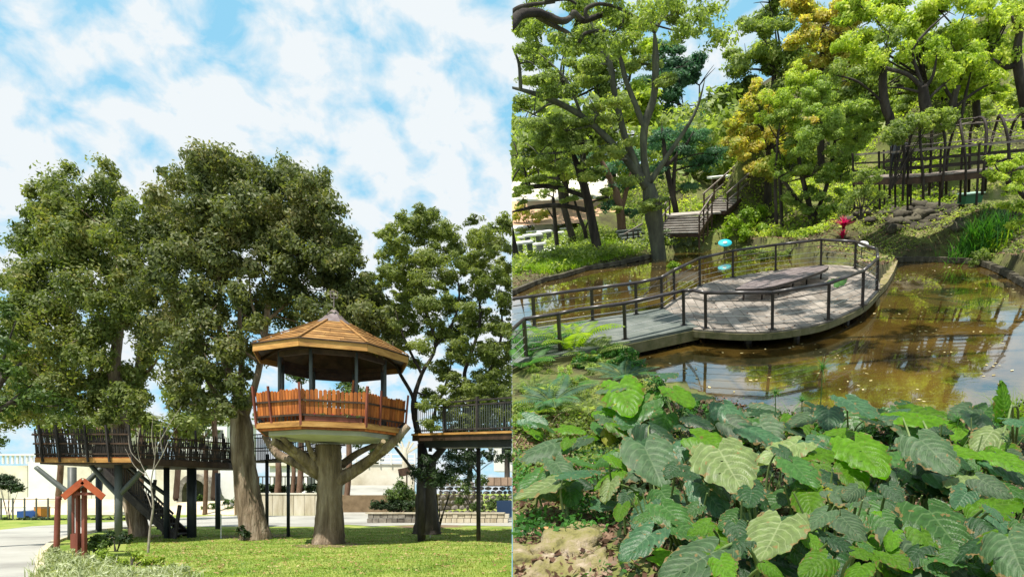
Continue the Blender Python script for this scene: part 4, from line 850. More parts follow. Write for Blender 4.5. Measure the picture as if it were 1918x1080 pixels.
# water
m, nt, b = newmat('pond_water'); N_ = nt.nodes.new; L_ = nt.links.new
tcn = N_('ShaderNodeTexCoord'); no = N_('ShaderNodeTexNoise'); no.inputs['Scale'].default_value = .35; no.inputs['Detail'].default_value = 5; L_(tcn.outputs['Object'], no.inputs[0])
r = N_('ShaderNodeValToRGB'); L_(no.outputs[0], r.inputs[0]); r.color_ramp.elements[0].position = .3; r.color_ramp.elements[0].color = (.014, .010, .004, 1); r.color_ramp.elements[1].position = .7; r.color_ramp.elements[1].color = (.15, .092, .017, 1)
L_(r.outputs[0], b.inputs['Base Color']); b.inputs['Roughness'].default_value = .035; b.inputs['IOR'].default_value = 1.5; b.inputs['Coat Weight'].default_value = 1.0; b.inputs['Coat IOR'].default_value = 1.85; b.inputs['Coat Roughness'].default_value = .02
nb = N_('ShaderNodeTexNoise'); nb.inputs['Scale'].default_value = 1.6; nb.inputs['Detail'].default_value = 3; mp = N_('ShaderNodeMapping'); mp.inputs['Scale'].default_value = (1, 2.2, 1); L_(tcn.outputs['Object'], mp.inputs[0]); L_(mp.outputs[0], nb.inputs[0])
bp = N_('ShaderNodeBump'); bp.inputs['Strength'].default_value = .12; bp.inputs['Distance'].default_value = .05; L_(nb.outputs[0], bp.inputs['Height']); L_(bp.outputs[0], b.inputs['Normal']); MT['water'] = m

# ---------------------------------------------------------------- terrain
ctl = []
for px, py, z in [(1680, 484, .15), (1760, 483, .15), (1830, 487, .15), (1885, 508, .15), (1925, 530, .15), (1980, 560, .2), (962, 545, .15), (1010, 523, .15), (1100, 499, .15), (1220, 476, .15), (1310, 464, .15), (1420, 458, .2), (1500, 462, .2), (1600, 475, .2), (1650, 490, .2),
                  (1150, 465, .45), (1000, 500, .35), (1060, 480, .4), (1000, 450, .45), (1100, 430, .45), (1050, 412, .45), (960, 440, .45), (1180, 445, .6), (1250, 432, .9), (1330, 430, 1.0), (1380, 430, 1.2), (1310, 400, 1.6), (1370, 352, 2.7), (1400, 445, .7), (1500, 440, .9), (1600, 440, .9), (1700, 450, .6),
                  (1700, 412, 1.4), (1720, 378, 2.1), (1850, 380, 2.1), (1918, 440, 1.5), (1918, 490, .7), (1600, 372, 2.2), (1500, 380, 2.0), (1450, 400, 1.6)]:
    q = PRz(px, py, z); ctl.append((q.x, q.y, z))
for x in (-6, -3, 0, 3, 6, 9, 13):
    for y in (.5, 2, 4, 6, 8, 10): ctl.append((x, y, 3.5-.31*y + (.1*math.sin(x*1.3+y))))
for x, y, z in [(15, 34, 3.0), (12, 42, 6), (25, 45, 7), (22, 36, 4), (-5, 50, 2.2), (-5, 60, 1.6), (-20, 60, 1.5), (0, 80, 3), (30, 80, 13), (-30, 90, 2.5), (40, 60, 10), (60, 90, 18), (16, 25, 1.0), (20, 20, .6), (22, 12, 1), (2, 47, 2.2), (8, 52, 4.5), (-12, 40, .5), (-10, 20, .3), (-12, 10, .8)]: ctl.append((x, y, z))
CTL = np.array(ctl)
pond_px = [(1195, 672), (1150, 662), (1080, 652), (1000, 655), (920, 660), (860, 600), (900, 556), (962, 549), (1010, 527), (1100, 503), (1220, 480), (1310, 468), (1400, 464), (1440, 474), (1500, 484), (1580, 500), (1640, 545), (1672, 508), (1682, 488), (1760, 487), (1830, 491), (1885, 512), (1930, 537), (2080, 600), (2000, 790), (1900, 826), (1750, 846), (1600, 850), (1440, 832), (1300, 790), (1222, 725), (1185, 690)]
POND = [(p.x, p.y) for p in (PRz(x, y, 0) for x, y in pond_px)]
PLZ = [(p.x, p.y) for p in (PRz(x, y, .5) for x, y in ((900, 496), (985, 484), (1075, 458), (1160, 434), (1160, 412), (900, 414)))]
def gz(x, y):
    x = np.atleast_1d(np.asarray(x, float)); y = np.atleast_1d(np.asarray(y, float)); num = np.zeros_like(x); den = np.zeros_like(x)
    for cx, cy, cz in CTL:
        w = 1/((x-cx)**2+(y-cy)**2+1.2)**1.6; num += w*cz; den += w
    z = num/den + .05*np.sin(x*2.1+1.3*np.sin(y*1.7))*np.sin(y*1.9+x*.6)
    z = np.where((y > 12.6) & (y < 22) & (x < 5), np.minimum(z, .30), z)
    z = np.where(inpoly(x, y, PLZ), .46, z)
    # carve the pond
    d = np.full(x.shape, 1e9); n = len(POND)
    for i in range(n):
        ax, ay = POND[i]; bx, by = POND[(i+1) % n]; L2 = (bx-ax)**2+(by-ay)**2
        t = np.clip(((x-ax)*(bx-ax)+(y-ay)*(by-ay))/L2, 0, 1); d = np.minimum(d, np.hypot(x-ax-t*(bx-ax), y-ay-t*(by-ay)))
    ins = inpoly(x, y, POND); z = np.where(ins, np.maximum(-.7, -.05-d*1.2), np.maximum(z, .06+np.minimum(d*.3, .1)))
    return z
def G(x, y): return float(gz([x], [y])[0])
def hit(px, py, h=0.0):
    """first point along the view ray that is h above the ground"""
    d = rdir(px, py); ys = np.concatenate([np.arange(2.0, 14, .1), np.arange(14, 120, .4)]); t = ys/d.y
    X = d.x*t; Z = EYER+d.z*t; k = np.nonzero(Z <= gz(X, ys)+h)[0]
    i = k[0] if len(k) else len(ys)-1
    return Vector((X[i], ys[i], Z[i]))
def terr(xs, ys):
    X, Y = np.meshgrid(xs, ys); Z = gz(X.ravel(), Y.ravel()); n = len(xs)
    return MB().add(list(zip(X.ravel(), Y.ravel(), Z)), [(j*n+i, j*n+i+1, (j+1)*n+i+1, (j+1)*n+i) for j in range(len(ys)-1) for i in range(n-1)])
xs = np.concatenate([np.arange(-60, -14, 2.0), np.arange(-14, -4, .25), np.arange(-4, 12, .14), np.arange(12, 24, .25), np.arange(24, 90, 2.0)]); ys = np.concatenate([np.arange(.3, 15, .14), np.arange(15, 32, .25), np.arange(32, 50, .6), np.arange(50, 160, 3.0)])
build('terrain', terr(xs, ys), MT['bank'], kind='structure', smooth_=True)
q = MB(); q.add([(-30, 3, 0), (40, 3, 0), (40, 45, 0), (-30, 45, 0)], [(0, 1, 2, 3)])
wx = [p[0] for p in POND]; wy = [p[1] for p in POND]
build('pond_water', MB().add([(min(wx)-1, min(wy)-1, 0), (max(wx)+1, min(wy)-1, 0), (max(wx)+1, max(wy)+1, 0), (min(wx)-1, max(wy)+1, 0)], [(0, 1, 2, 3)]), MT['water'], kind='structure')
# pond edging
def edging(name, label, pxs, rad, mat, h=.12, seg=26):
    o = thing(name, label, 'edging', PRz(pxs[0][0], pxs[0][1], 0)); pts, _ = smooth([PRz(x, y, h) for x, y in pxs], 1, seg//len(pxs)+3); acc = 0
    for a, b_ in zip(pts[:-1], pts[1:]):
        if (b_-a).length < .03: continue
        build('edge_stone', MB().bar(a+(b_-a)*.02+Vector((0, 0, random.uniform(-.02, .02))), b_-(b_-a)*.02+Vector((0, 0, random.uniform(-.02, .02))), rad*1.5, .20), mat, o)
edging('pond_edging', 'curving mossy pond edging along the far bank of the side channel', [(950, 552), (975, 541), (1010, 526), (1060, 514), (1100, 502), (1160, 492), (1220, 479)], .16, MT['rock'])
edging('pond_edging', 'straight dark pond edging with pale top along the back of the pond', [(1682, 486), (1720, 485), (1770, 486), (1832, 490)], .13, MT['rock'])
edging('pond_edging', 'stone pond edging running to the right border of the pond', [(1836, 491), (1862, 500), (1890, 513), (1925, 533), (1970, 560)], .16, MT['rock'])

# ---------------------------------------------------------------- walkway and viewing platform
ZK = .50
deck_px = [(1240, 577), (1262, 561), (1308, 535), (1372, 518), (1452, 506), (1540, 496), (1604, 500), (1638, 516), (1648, 534), (1640, 550), (1613, 573), (1552, 600), (1500, 612), (1447, 619), (1390, 621), (1322, 617), (1290, 611)]
dk = [PRz(x, y, ZK) for x, y in deck_px]; sm, _ = smooth(dk+[dk[0]], 1, 3); dkp = [(p.x, p.y) for p in sm[:-1]]
vd = thing('viewing_platform', 'teardrop shaped timber viewing platform standing over the pond', 'platform', (sum(p[0] for p in dkp)/len(dkp), sum(p[1] for p in dkp)/len(dkp), 0))
planks(dkp, math.atan2((dk[9]-dk[0]).y, (dk[9]-dk[0]).x)+.05, .30, ZK-.05, ZK, MT['deckstone'], vd)
cxm = sum(p[0] for p in dkp)/len(dkp); cym = sum(p[1] for p in dkp)/len(dkp)
rg = []
for p in dkp: rg.append(p)
for i in range(len(rg)):
    a, b_ = rg[i], rg[(i+1) % len(rg)]; build('edge_beam', MB().bar((a[0], a[1], ZK-.15), (b_[0], b_[1], ZK-.15), .07, .18), MT['deckedge'], vd)
build('underframe', MB().prism([(cxm+(p[0]-cxm)*.9, cym+(p[1]-cym)*.9) for p in dkp], ZK-.35, ZK-.06), MT['rail'], vd)
for k in range(0, len(rg), 6):
    p = rg[k]; build('pile', MB().tube([(cxm+(p[0]-cxm)*.85, cym+(p[1]-cym)*.85, -.8), (cxm+(p[0]-cxm)*.85, cym+(p[1]-cym)*.85, ZK-.3)], .12, 8), MT['rail'], vd)
wk_px = [(1308, 612), (1240, 577), (1100, 600), (1000, 614), (930, 622), (930, 700), (985, 672), (1080, 660)]
wk2 = [PRz(x, y, ZK) for x, y in wk_px]
sw_ = thing('grey_walkway', 'grey concrete slab walkway leading left from the viewing platform', 'walkway', (wk2[6].x, wk2[6].y, 0))
wpoly = [(p.x, p.y) for p in wk2]; wd_ = (wk2[0]-wk2[6]); planks(wpoly, math.atan2(wd_.y, wd_.x), 1.7, ZK-.09, ZK+.02, MT['slabgrey'], sw_, name='slab')
for a, b_ in ((wk2[0], wk2[7]), (wk2[7], wk2[6]), (wk2[6], wk2[5])): build('edge_beam', MB().bar((a.x, a.y+.02, ZK-.22), (b_.x, b_.y+.02, ZK-.22), .10, .30), MT['deckedge'], sw_)
build('edge_beam', MB().bar((wk2[1].x, wk2[1].y, ZK-.2), (wk2[4].x, wk2[4].y, ZK-.2), .10, .24), MT['deckedge'], sw_)
wedge = [PRz(x, y, .30) for x, y in [(1644, 545), (1662, 528), (1674, 508), (1682, 487), (1660, 478), (1632, 486), (1600, 480), (1620, 505), (1650, 520)]]
build('landing', MB().prism([(p.x, p.y) for p in wedge], .02, .30), MT['rockyellow'], kind='structure')
# railing: base points on the deck, top points above them
def LVv(px): return Vector((-(px-1250)/2700*.8, 0, 1))
def railing(label, posts, tops, h=1.02, lean=.0, wires=(.78, .55, .36, .18), mt='rail'):
    """posts: base pixels; tops: extra handrail pixels given as bases too"""
    bs_ = [PRz(x, y, ZK) for x, y in tops]; rt = thing('railing', label, 'railing', bs_[len(bs_)//2])
    hp = [p+LVv(q_[0])*h for p, q_ in zip(bs_, tops)]
    for a, b_ in zip(hp[:-1], hp[1:]): build('handrail', MB().tube([a, b_], .052, 10), MT['railtop'], rt, True)
    for x, y in posts:
        p = PRz(x, y, ZK); o = build('post', MB().bar(p-Vector((0, 0, .14)), p+LVv(x)*(h-.02), .085, .11, up=Vector((.3, 1, 0))), MT['rail'], rt)
        build('foot_plate', MB().box(p+Vector((0, 0, .012)), (.2, .2, .03)), MT['rail'], o)
    for wz in wires:
        pts = [p+LVv(q_[0])*(h*wz) for p, q_ in zip(bs_, tops)]; build('cable', MB().tube(pts, .016 if wz > .7 else .008, 6), MT['cable'] if wz < .7 else MT['greybrown'], rt, True)
    return rt
near = [(955, 700), (985, 668), (1049, 657), (1085, 648), (1171, 636), (1281, 609), (1300, 609), (1322, 615), (1447, 617), (1552, 598), (1616, 571), (1643, 543), (1640, 520), (1602, 502)]
railing('near dark railing with handrail and cables along the pond edge of the walkway and platform', [(985, 668), (1049, 657), (1171, 636), (1281, 609), (1322, 615), (1447, 617), (1552, 598), (1616, 571), (1643, 543)], near[:12])
far = [(1643, 543), (1641, 522), (1602, 503), (1538, 497), (1453, 507), (1373, 519), (1311, 535), (1263, 562), (1240, 578), (1200, 588), (1100, 602), (1000, 616), (940, 624)]
railing('far railing curving round the back of the viewing platform and along the walkway', [(1602, 503), (1538, 497), (1453, 507), (1373, 519), (1311, 535), (1263, 562), (1240, 578), (1192, 589), (1110, 601), (1001, 616)], far)
# bench
bt_px = [(1378, 541), (1400, 528), (1440, 514), (1485, 503), (1520, 498), (1549, 497), (1546, 504), (1510, 518), (1470, 530), (1430, 539)]
bz = ZK+.42; bpts = [PRz(x, y, bz) for x, y in bt_px]; bsm, _ = smooth(bpts+[bpts[0]], 1, 3); bp2 = [(p.x, p.y) for p in bsm[:-1]]
be = thing('curved_bench', 'long curved dark slatted bench on the viewing platform', 'bench', (bpts[2].x, bpts[2].y, ZK))
dvb = bpts[5]-bpts[0]; planks(bp2, math.atan2(dvb.y, dvb.x)+PI/2, .11, bz-.05, bz, MT['bench'], be, gap=.014)
for i in range(len(bp2)):
    a, b_ = bp2[i], bp2[(i+1) % len(bp2)]; build('edge_trim', MB().bar((a[0], a[1], bz-.045), (b_[0], b_[1], bz-.045), .03, .085), MT['rail'], be)
for x, y in ((1393, 543), (1428, 540), (1459, 531), (1486, 522), (1512, 514), (1539, 503), (1410, 530), (1450, 518), (1500, 506)):
    p = PRz(x, y, bz-.05); build('leg', MB().tube([(p.x, p.y, ZK), (p.x, p.y, bz-.05)], .035, 8), MT['rail'], be, True)
# discs
def disc_lamp(px, py, r, label, m_, zz_):
    p = PRz(px, py, zz_); y = p.y; t = y/rdir(px, py).y; o = thing('garden_floodlight', label, 'lamp', Vector((p.x, p.y+.1, G(p.x, p.y))))
    build('stake', MB().tube([(p.x, p.y+.08, G(p.x, p.y)-.1), (p.x, p.y+.08, p.z)], .025, 6), MT['rail'], o)
    ax_ = (Vector((1, 0, 0)), Vector((0, .80, .60)), Vector((0, -.60, .80)))
    ring_ = lambda R, d: [p+ax_[0]*math.cos(a)*R+ax_[1]*math.sin(a)*R*.72+ax_[2]*d for a in [2*PI*k/20 for k in range(20)]]
    build('shade', MB().loft([ring_(r*t*.4, -.05), ring_(r*t*.95, -.02), ring_(r*t, .0), ring_(r*t*.97, .02)]), m_, o, True)
    build('lens', MB().loft([ring_(r*t*.32, .02), ring_(r*t*.3, .05)]), MT['white'], o, True)
disc_lamp(1358, 455, 13, 'cyan disc shaped garden light beside the platform railing', M_plain('cyan_enamel', (.02, .42, .50), .6), .62)
disc_lamp(1617, 457, 10, 'white disc shaped garden light behind the right end of the platform railing', M_plain('white_enamel', (.85, .85, .85), .4), .9)
# single leaf lying on the handrail
# ---------------------------------------------------------------- floating leaves
n = 3200; fx_ = RNG.uniform(min(wx), max(wx), n); fy = RNG.uniform(min(wy), max(wy), n); cl = np.array([mnoise.noise(Vector((a*.55, b_*.8, 2))) for a, b_ in zip(fx_, fy)])
kp = inpoly(fx_, fy, POND) & ~inpoly(fx_, fy, dkp) & ((cl > .22) | (RNG.random(n) < .12)); fx_, fy = fx_[kp], fy[kp]; n = len(fx_)
az = RNG.uniform(0, 2*PI, n); s = RNG.uniform(.02, .075, n); tv = np.stack([np.cos(az), np.sin(az), 0*az], 1)*s[:, None]; wv_ = np.stack([-np.sin(az), np.cos(az), .1*RNG.random(n)], 1)*s[:, None]*.5
c = np.stack([fx_, fy, np.full(n, .012)], 1); soup('floating_leaves', np.stack([c-tv, c-wv_, c+tv, c+wv_], 1), 4, MT['floatleaf'], label='fallen leaves floating on the brown pond', cat='leaves', kind='stuff')

# ---------------------------------------------------------------- far bank: rocks, pergola, stairs, plaza
rk = random.Random(3)
def pile(label, spots, mat='rock', name='rock_terrace'):
    p0 = hit(*spots[0][:2]); o = thing(name, label, 'rocks', p0)
    for x, y, r in spots:
        p = hit(x, y); t = p.y/rdir(x, y).y; build('rock', MB().blob(p+Vector((0, 0, r*t*.15)), r*t, 2, .55, rk.random()*90, (1.15, .9, .62)), MT[mat], o, True)
pile('dark stacked rocks of the terrace under the pergola', [(x+rk.uniform(-6, 6), y+rk.uniform(-4, 4), rk.uniform(9, 17)) for y in (392, 404, 416, 430) for x in range(1675, 1800, 17)])
pile('row of flat brown rocks left of the rock terrace', [(x+rk.uniform(-6, 6), y+rk.uniform(-3, 3), rk.uniform(6, 12)) for y in (388, 400, 414) for x in range(1592, 1672, 15)])
pile('mossy rocks on the slope at the right edge below the shrub', [(x+rk.uniform(-6, 6), y+rk.uniform(-5, 5), rk.uniform(7, 13)) for y in (400, 425, 450, 475) for x in range(1868, 1925, 17)])
pile('small wet stones at the corner where landing and pond meet', [(1686, 478, 6), (1694, 482, 5), (1679, 484, 5), (1700, 486, 4), (1688, 490, 4)])
# pergola
LP = Vector((-.16, 0, 1)); YP = 28.6; ZP = PR(1700, 332, YP).z
pg = thing('arched_pergola', 'long arched timber pergola walkway on stilts with vines above the rock terrace', 'pergola', PR(1780, 370, YP))
def PP(px, py, dy=0.0): return PR(px, py, YP+dy)
L0 = PP(1600, 322, 3.0); L1 = PP(1700, 333, 0); L2 = PP(1960, 345, -1.0)
z_ = ZP
for a, b_ in ((L0, L1), (L1, L2)):
    a = Vector((a.x, a.y, z_)); b_ = Vector((b_.x, b_.y, z_)); d = (b_-a); n_ = Vector((-d.y, d.x, 0)).normalized(); k = int(d.length/.3)
    for i in range(k):
        c = a.lerp(b_, (i+.5)/k)+n_*.9; build('plank', MB().bar(c-n_*.9, c+n_*.9, d.length/k*.93, .05), MT['greybrown'], pg)
    for off in (0, 1.8): build('beam', MB().bar(a+n_*off+Vector((0, 0, -.16)), b_+n_*off+Vector((0, 0, -.16)), .08, .22), MT['brownwood'], pg)
    kk = max(2, int(d.length/2.3))
    for i in range(kk+1):
        for off in (0, 1.8):
            c = a.lerp(b_, i/kk)+n_*off; build('post', MB().bar(c+LP*-1.3, c+LP*1.05, .07, .07, up=Vector((0, 1, 0))), MT['arch'], pg)
    for off in (0, 1.8):
        for hh in (.3, .62, .98): build('rail', MB().bar(a+n_*off+Vector((0, 0, hh)), b_+n_*off+Vector((0, 0, hh)), .06, .07), MT['greybrown'] if hh > .9 else MT['arch'], pg)
aw = Vector((L1.x-.3, L1.y, z_)); bw = Vector((L2.x, L2.y, z_)); d = bw-aw; n_ = Vector((-d.y, d.x, 0)).normalized(); HA = (PP(1700, 232).z-z_)
narc = 8; arcs = []
for i in range(narc):
    c = aw.lerp(bw, (i+.1)/(narc-1)*.98); pts = []
    for k in range(15):
        a = PI*k/14; u = -math.cos(a); yy = math.sin(a)**.7; pts.append(c+n_*(.9+u*(1.0-.12*(1-yy)))+LP*(-.9+(HA+.9)*yy)+Vector((.08*math.sin(i*2.7+k*.7), 0, 0)))
    arcs.append(pts); build('arch', MB().curve(pts, .058, n=7, steps=2, wob=.15), MT['arch'], pg, True)
for k in (3, 5, 7, 9, 11):
    build('purlin', MB().tube([arcs[i][k] for i in range(narc)], .014, 6), MT['greybrown'], pg, True)
vm = MB()
for i in range(36):
    a = arcs[rk.randrange(narc-1)]; k = rk.randrange(2, 11); p = a[k]; e = Vector((rk.uniform(.5, 1.6), rk.uniform(-.3, .3), rk.uniform(-.3, .2))); vm.curve([p, p+e*.5+Vector((0, 0, rk.uniform(-.25, .1))), p+e], [.014, .012, .008], n=4, steps=3)
for i in range(22):
    p = arcs[rk.randrange(narc)][rk.randrange(4, 11)]; vm.curve([p, p+Vector((rk.uniform(-.2, .2), rk.uniform(-.1, .1), -.5)), p+Vector((rk.uniform(-.3, .3), 0, -rk.uniform(.6, 1.4)))], [.010, .008, .005], n=4, steps=2)
build('vines', vm, MT['greybrown'], pg, kind='stuff')
soup('vine_leaves', leaf_quads([arcs[i][k]+Vector((rk.uniform(-.6, .6), 0, .1)) for i in range(narc) for k in (7,)], [.4]*narc, k=2, size=.06, flat=.4), 4, MT['rf_green'], pg, kind='stuff')
vine = [PP(x, y, rk.uniform(-.3, .8)) for x, y in ((1690, 240), (1710, 232), (1735, 228), (1760, 226), (1680, 250), (1668, 262), (1745, 222), (1780, 224))]
bush('climbing_vine', 'dense green climber over the left end of the pergola roof', [(v, .55) for v in vine], MT['rf_green'], 'climber', k=10, size=.07, base=PP(1668, 350), stems=True)
# people on the pergola walkway: one continuous skinned body each
def person(label, base, h, az, shirt, phase):
    root = thing('person', label, 'person', base); s = h/1.75; ca, sa = math.cos(az), math.sin(az)
    def W_(x, y, z): return ((x*ca-y*sa)*s, (x*sa+y*ca)*s, z*s)
    J = [W_(0, 0, .95), W_(0, 0, 1.15), W_(0, .02, 1.38), W_(0, .01, 1.50), W_(0, .03, 1.64),
         W_(.10, 0, .90), W_(.11, .12*phase, .50), W_(.11, .10*phase-.02, .08), W_(.11, .10*phase+.14, .03), W_(-.10, 0, .90), W_(-.11, -.10*phase, .50), W_(-.11, -.2*phase, .08), W_(-.11, -.2*phase+.14, .03),
         W_(.19, 0, 1.40), W_(.24, -.04, 1.14), W_(.22, .10, .92), W_(-.19, 0, 1.40), W_(-.24, .02, 1.14), W_(-.22, .14, .95)]
    R_ = [.15, .13, .15, .055, .10, .09, .065, .045, .035, .09, .065, .045, .035, .06, .042, .03, .06, .042, .03]
    E = [(0, 1), (1, 2), (2, 3), (3, 4), (0, 5), (5, 6), (6, 7), (7, 8), (0, 9), (9, 10), (10, 11), (11, 12), (2, 13), (13, 14), (14, 15), (2, 16), (16, 17), (17, 18)]
    me = bpy.data.meshes.new('body'); me.from_pydata(J, E, []); o = bpy.data.objects.new('body', me); link(o, root)
    md = o.modifiers.new('skin', 'SKIN'); 
    for i, v in enumerate(me.skin_vertices[0].data): v.radius = (R_[i]*s, R_[i]*s*.8); v.use_root = (i == 0)
    sb_ = o.modifiers.new('sub', 'SUBSURF'); sb_.levels = 2; sb_.render_levels = 2; o['_clipped'] = 1
    mm, nt_, b_ = newmat('clothed_body'); tcx = nt_.nodes.new('ShaderNodeTexCoord'); sp = nt_.nodes.new('ShaderNodeSeparateXYZ'); nt_.links.new(tcx.outputs['Object'], sp.inputs[0])
    rp_ = nt_.nodes.new('ShaderNodeValToRGB'); rp_.color_ramp.interpolation = 'CONSTANT'; mr_ = nt_.nodes.new('ShaderNodeMath'); mr_.operation = 'DIVIDE'; nt_.links.new(sp.outputs[2], mr_.inputs[0]); mr_.inputs[1].default_value = 2.0*s
    nt_.links.new(mr_.outputs[0], rp_.inputs[0]); e = rp_.color_ramp.elements; e[0].position = 0; e[0].color = (.02, .02, .025, 1); e[1].position = .475; e[1].color = col4(shirt); x_ = e.new(.745); x_.color = (.35, .2, .14, 1)
    nt_.links.new(rp_.outputs[0], b_.inputs['Base Color']); b_.inputs['Roughness'].default_value = .8; me.materials.append(mm)
    hb_ = Vector(base); hc = hb_+Vector(W_(0, .01, 1.69)); build('hair', MB().blob(hc, .105*s, 2, .08, 2, (1, 1.05, .85)), MT['blackwood'], root, True)
person('person in grey clothes standing on the pergola walkway facing their companion', Vector((PP(1672, 333, .9).x, PP(1672, 333, .9).y, z_)), 1.66, -.6, (.10, .105, .14), 1)
person('person in black clothes standing right beside the companion in grey on the pergola walkway', Vector((PP(1689, 333, .7).x, PP(1689, 333, .7).y, z_)), 1.55, 1.2, (.015, .015, .02), .6)
# green box
gb = hit(1816, 392); t = gb.y/rdir(1816, 392).y
gx = thing('green_box', 'green metal box with pale lid on a short stand below the pergola', 'box', gb)
gc = PR(1817, 372, gb.y-.3); build('body', MB().box(gc, (34*t, .55, 15*t), rz=.15), M_plain('green_paint', (.02, .13, .06), .4), gx); build('lid', MB().box(gc+Vector((0, 0, 9*t)), (38*t, .7, .05), rz=.15), M_plain('pale_green_lid', (.35, .50, .42), .4), gx)
for s_ in (-.25, .25): build('leg', MB().bar(gc+Vector((s_, 0, -.1)), gc+Vector((s_, 0, -.75)), .05, .05), MT['rail'], gx)
# stairs on the left-middle bank
sr = thing('hillside_stairs', 'pale timber stairs with railings climbing the bank in two flights', 'stairs', hit(1250, 432))
def sflight(p0, p1, w_, n_s, mat):
    d = p1-p0; h_ = Vector((-d.y, d.x, 0)).normalized()
    for i in range(n_s):
        c = p0+d*((i+.5)/n_s); build('tread', MB().bar(c-h_*w_/2, c+h_*w_/2, max(.22, Vector((d.x, d.y, 0)).length/n_s*.55), .07), mat, sr)
        build('riser', MB().bar(c-h_*w_/2+Vector((0, 0, -.12))-d.normalized()*.12, c+h_*w_/2+Vector((0, 0, -.12))-d.normalized()*.12, .03, .16), MT['brownwood'], sr)
    for s_ in (-1, 1):
        e = h_*(s_*w_/2); build('stringer', MB().bar(p0+e-Vector((0, 0, .12)), p1+e-Vector((0, 0, .12)), .08, .25), MT['brownwood'], sr)
        for hh in (.5, .95): build('handrail', MB().bar(p0+e+Vector((0, 0, hh)), p1+e+Vector((0, 0, hh)), .07, .08), MT['greybrown'], sr)
        for i in range(4):
            q_ = p0.lerp(p1, (i+.1)/3.2)+e; build('post', MB().bar(q_-Vector((0, 0, .9)), q_+Vector((0, 0, .98)), .09, .09, up=Vector((0, 1, 0))), MT['brownwood'], sr)
s0_, s1_, s2_, s3_ = PR(1268, 438, 38.6), PR(1294, 400, 40.4), PR(1338, 398, 40.6), PR(1398, 342, 42.2)
sflight(s0_, s1_, 2.7, 8, MT['palewood'])
build('landing', MB().prism([(s1_.x-1.3, s1_.y), (s2_.x+.2, s2_.y-.9), (s2_.x+.3, s2_.y+.9), (s1_.x-1.3, s1_.y+1.8)], s1_.z-.1, s1_.z), MT['palewood'], sr)
sflight(Vector((s2_.x, s2_.y, s1_.z)), s3_, 1.9, 12, MT['palewood'])
lowst = thing('garden_steps', 'short flight of pale steps with a dark handrail left of the big trunk', 'stairs', hit(1196, 463))
a = hit(1200, 462)+Vector((0, 0, .1)); b_ = hit(1178, 448)+Vector((0, 0, .5))
for i in range(5):
    c = a.lerp(b_, i/4); build('step', MB().box(c, (1.6, .45, .16), rz=.2), MT['slabgrey'], lowst)
for x, y in ((1176, 464), (1187, 461), (1196, 460)): p = hit(x, y); build('post', MB().bar(p, p+Vector((0, 0, .85)), .08, .08, up=Vector((0, 1, 0))), MT['brownwood'], lowst)
p = hit(1170, 466); q_ = hit(1205, 455); build('handrail', MB().bar(p+Vector((0, 0, .8)), q_+Vector((0, 0, 1.1)), .07, .07), MT['greybrown'], lowst)
gp_ = [hit(*v)+Vector((0, 0, .07)) for v in ((1140, 472), (1172, 468), (1190, 455), (1172, 448), (1150, 458))]; build('garden_path', MB().add(gp_, [(0, 1, 2, 3, 4)]), MT['path'], kind='structure')
ht = thing('roofed_stall', 'small pale flat roofed shelter with dark sides at the top of the stairs', 'shelter', PR(1350, 352, 46)); tq = 46/rdir(1350, 340).y
build('roof', MB().box(PR(1350, 331, 46), (42*tq, 1.6, .12)), MT['white'], ht)
for x in (1334, 1343, 1357, 1366): build('post', MB().bar(PR(x, 352, 45.6), PR(x, 332, 45.6), .09, .09, up=Vector((0, 1, 0))), MT['greybrown'], ht)
build('back_panel', MB().box(PR(1350, 341, 46.6), (36*tq, .08, 16*tq)), MT['brownwood'], ht); build('counter', MB().box(PR(1350, 349, 45.8), (36*tq, .7, .08)), MT['greybrown'], ht)
# plaza
pz = [hit(x, y) for x, y in ((940, 492), (1000, 478), (1075, 452), (1130, 432), (1130, 420), (1060, 418), (940, 425))]
zpz = .56; build('plaza', MB().prism([(PRz(x, y, zpz).x, PRz(x, y, zpz).y) for x, y in ((930, 492), (985, 482), (1075, 456), (1150, 432), (1150, 416), (1060, 412), (930, 418))], zpz-.5, zpz), MT['white'], kind='structure')
def stone_set(label, spots):
    o = None
    for i, (x, y, w_, kind_) in enumerate(spots):
        p = PRz(x, y, zpz); t = p.y/rdir(x, y).y; W2 = w_*t
        if kind_ == 't': oo = thing('stone_table', label[i], 'table', p); build('tabletop', MB().box(p+Vector((0, 0, .72)), (W2, 1.0, .10), rz=.2), MT['white'], oo); build('leg', MB().box(p+Vector((-W2*.3, 0, .34)), (.25, .6, .68), rz=.2), MT['slabgrey'], oo); build('leg', MB().box(p+Vector((W2*.3, 0, .34)), (.25, .6, .68), rz=.2), MT['slabgrey'], oo)
        else: oo = thing('stone_stool', label[i], 'stool', p); build('seat', MB().box(p+Vector((0, 0, .42)), (W2, .45, .10), rz=.2), MT['white'], oo); build('leg', MB().box(p+Vector((0, 0, .19)), (W2*.5, .35, .38), rz=.2), MT['slabgrey'], oo)
stone_set(['pale stone bench on the plaza behind the two stone tables', 'long pale stone table in the middle of the plaza', 'pale stone table nearest the grass slope', 'pale stone stool at the left front of the plaza', 'pale stone stool between the stone tables', 'pale stone bench lowest on the plaza beside the leaning left trunk', 'pale stone stool at the right of the plaza by the thin trunk', 'pale stone bench behind the slim trunk', 'pale stone block stool at the far left of the plaza'],
          [(1000, 444, 26, 's'), (1000, 462, 34, 't'), (1012, 470, 24, 's'), (978, 456, 14, 's'), (1022, 455, 26, 't'), (985, 478, 30, 't'), (1050, 447, 14, 's'), (1062, 438, 24, 's'), (966, 447, 16, 's')])
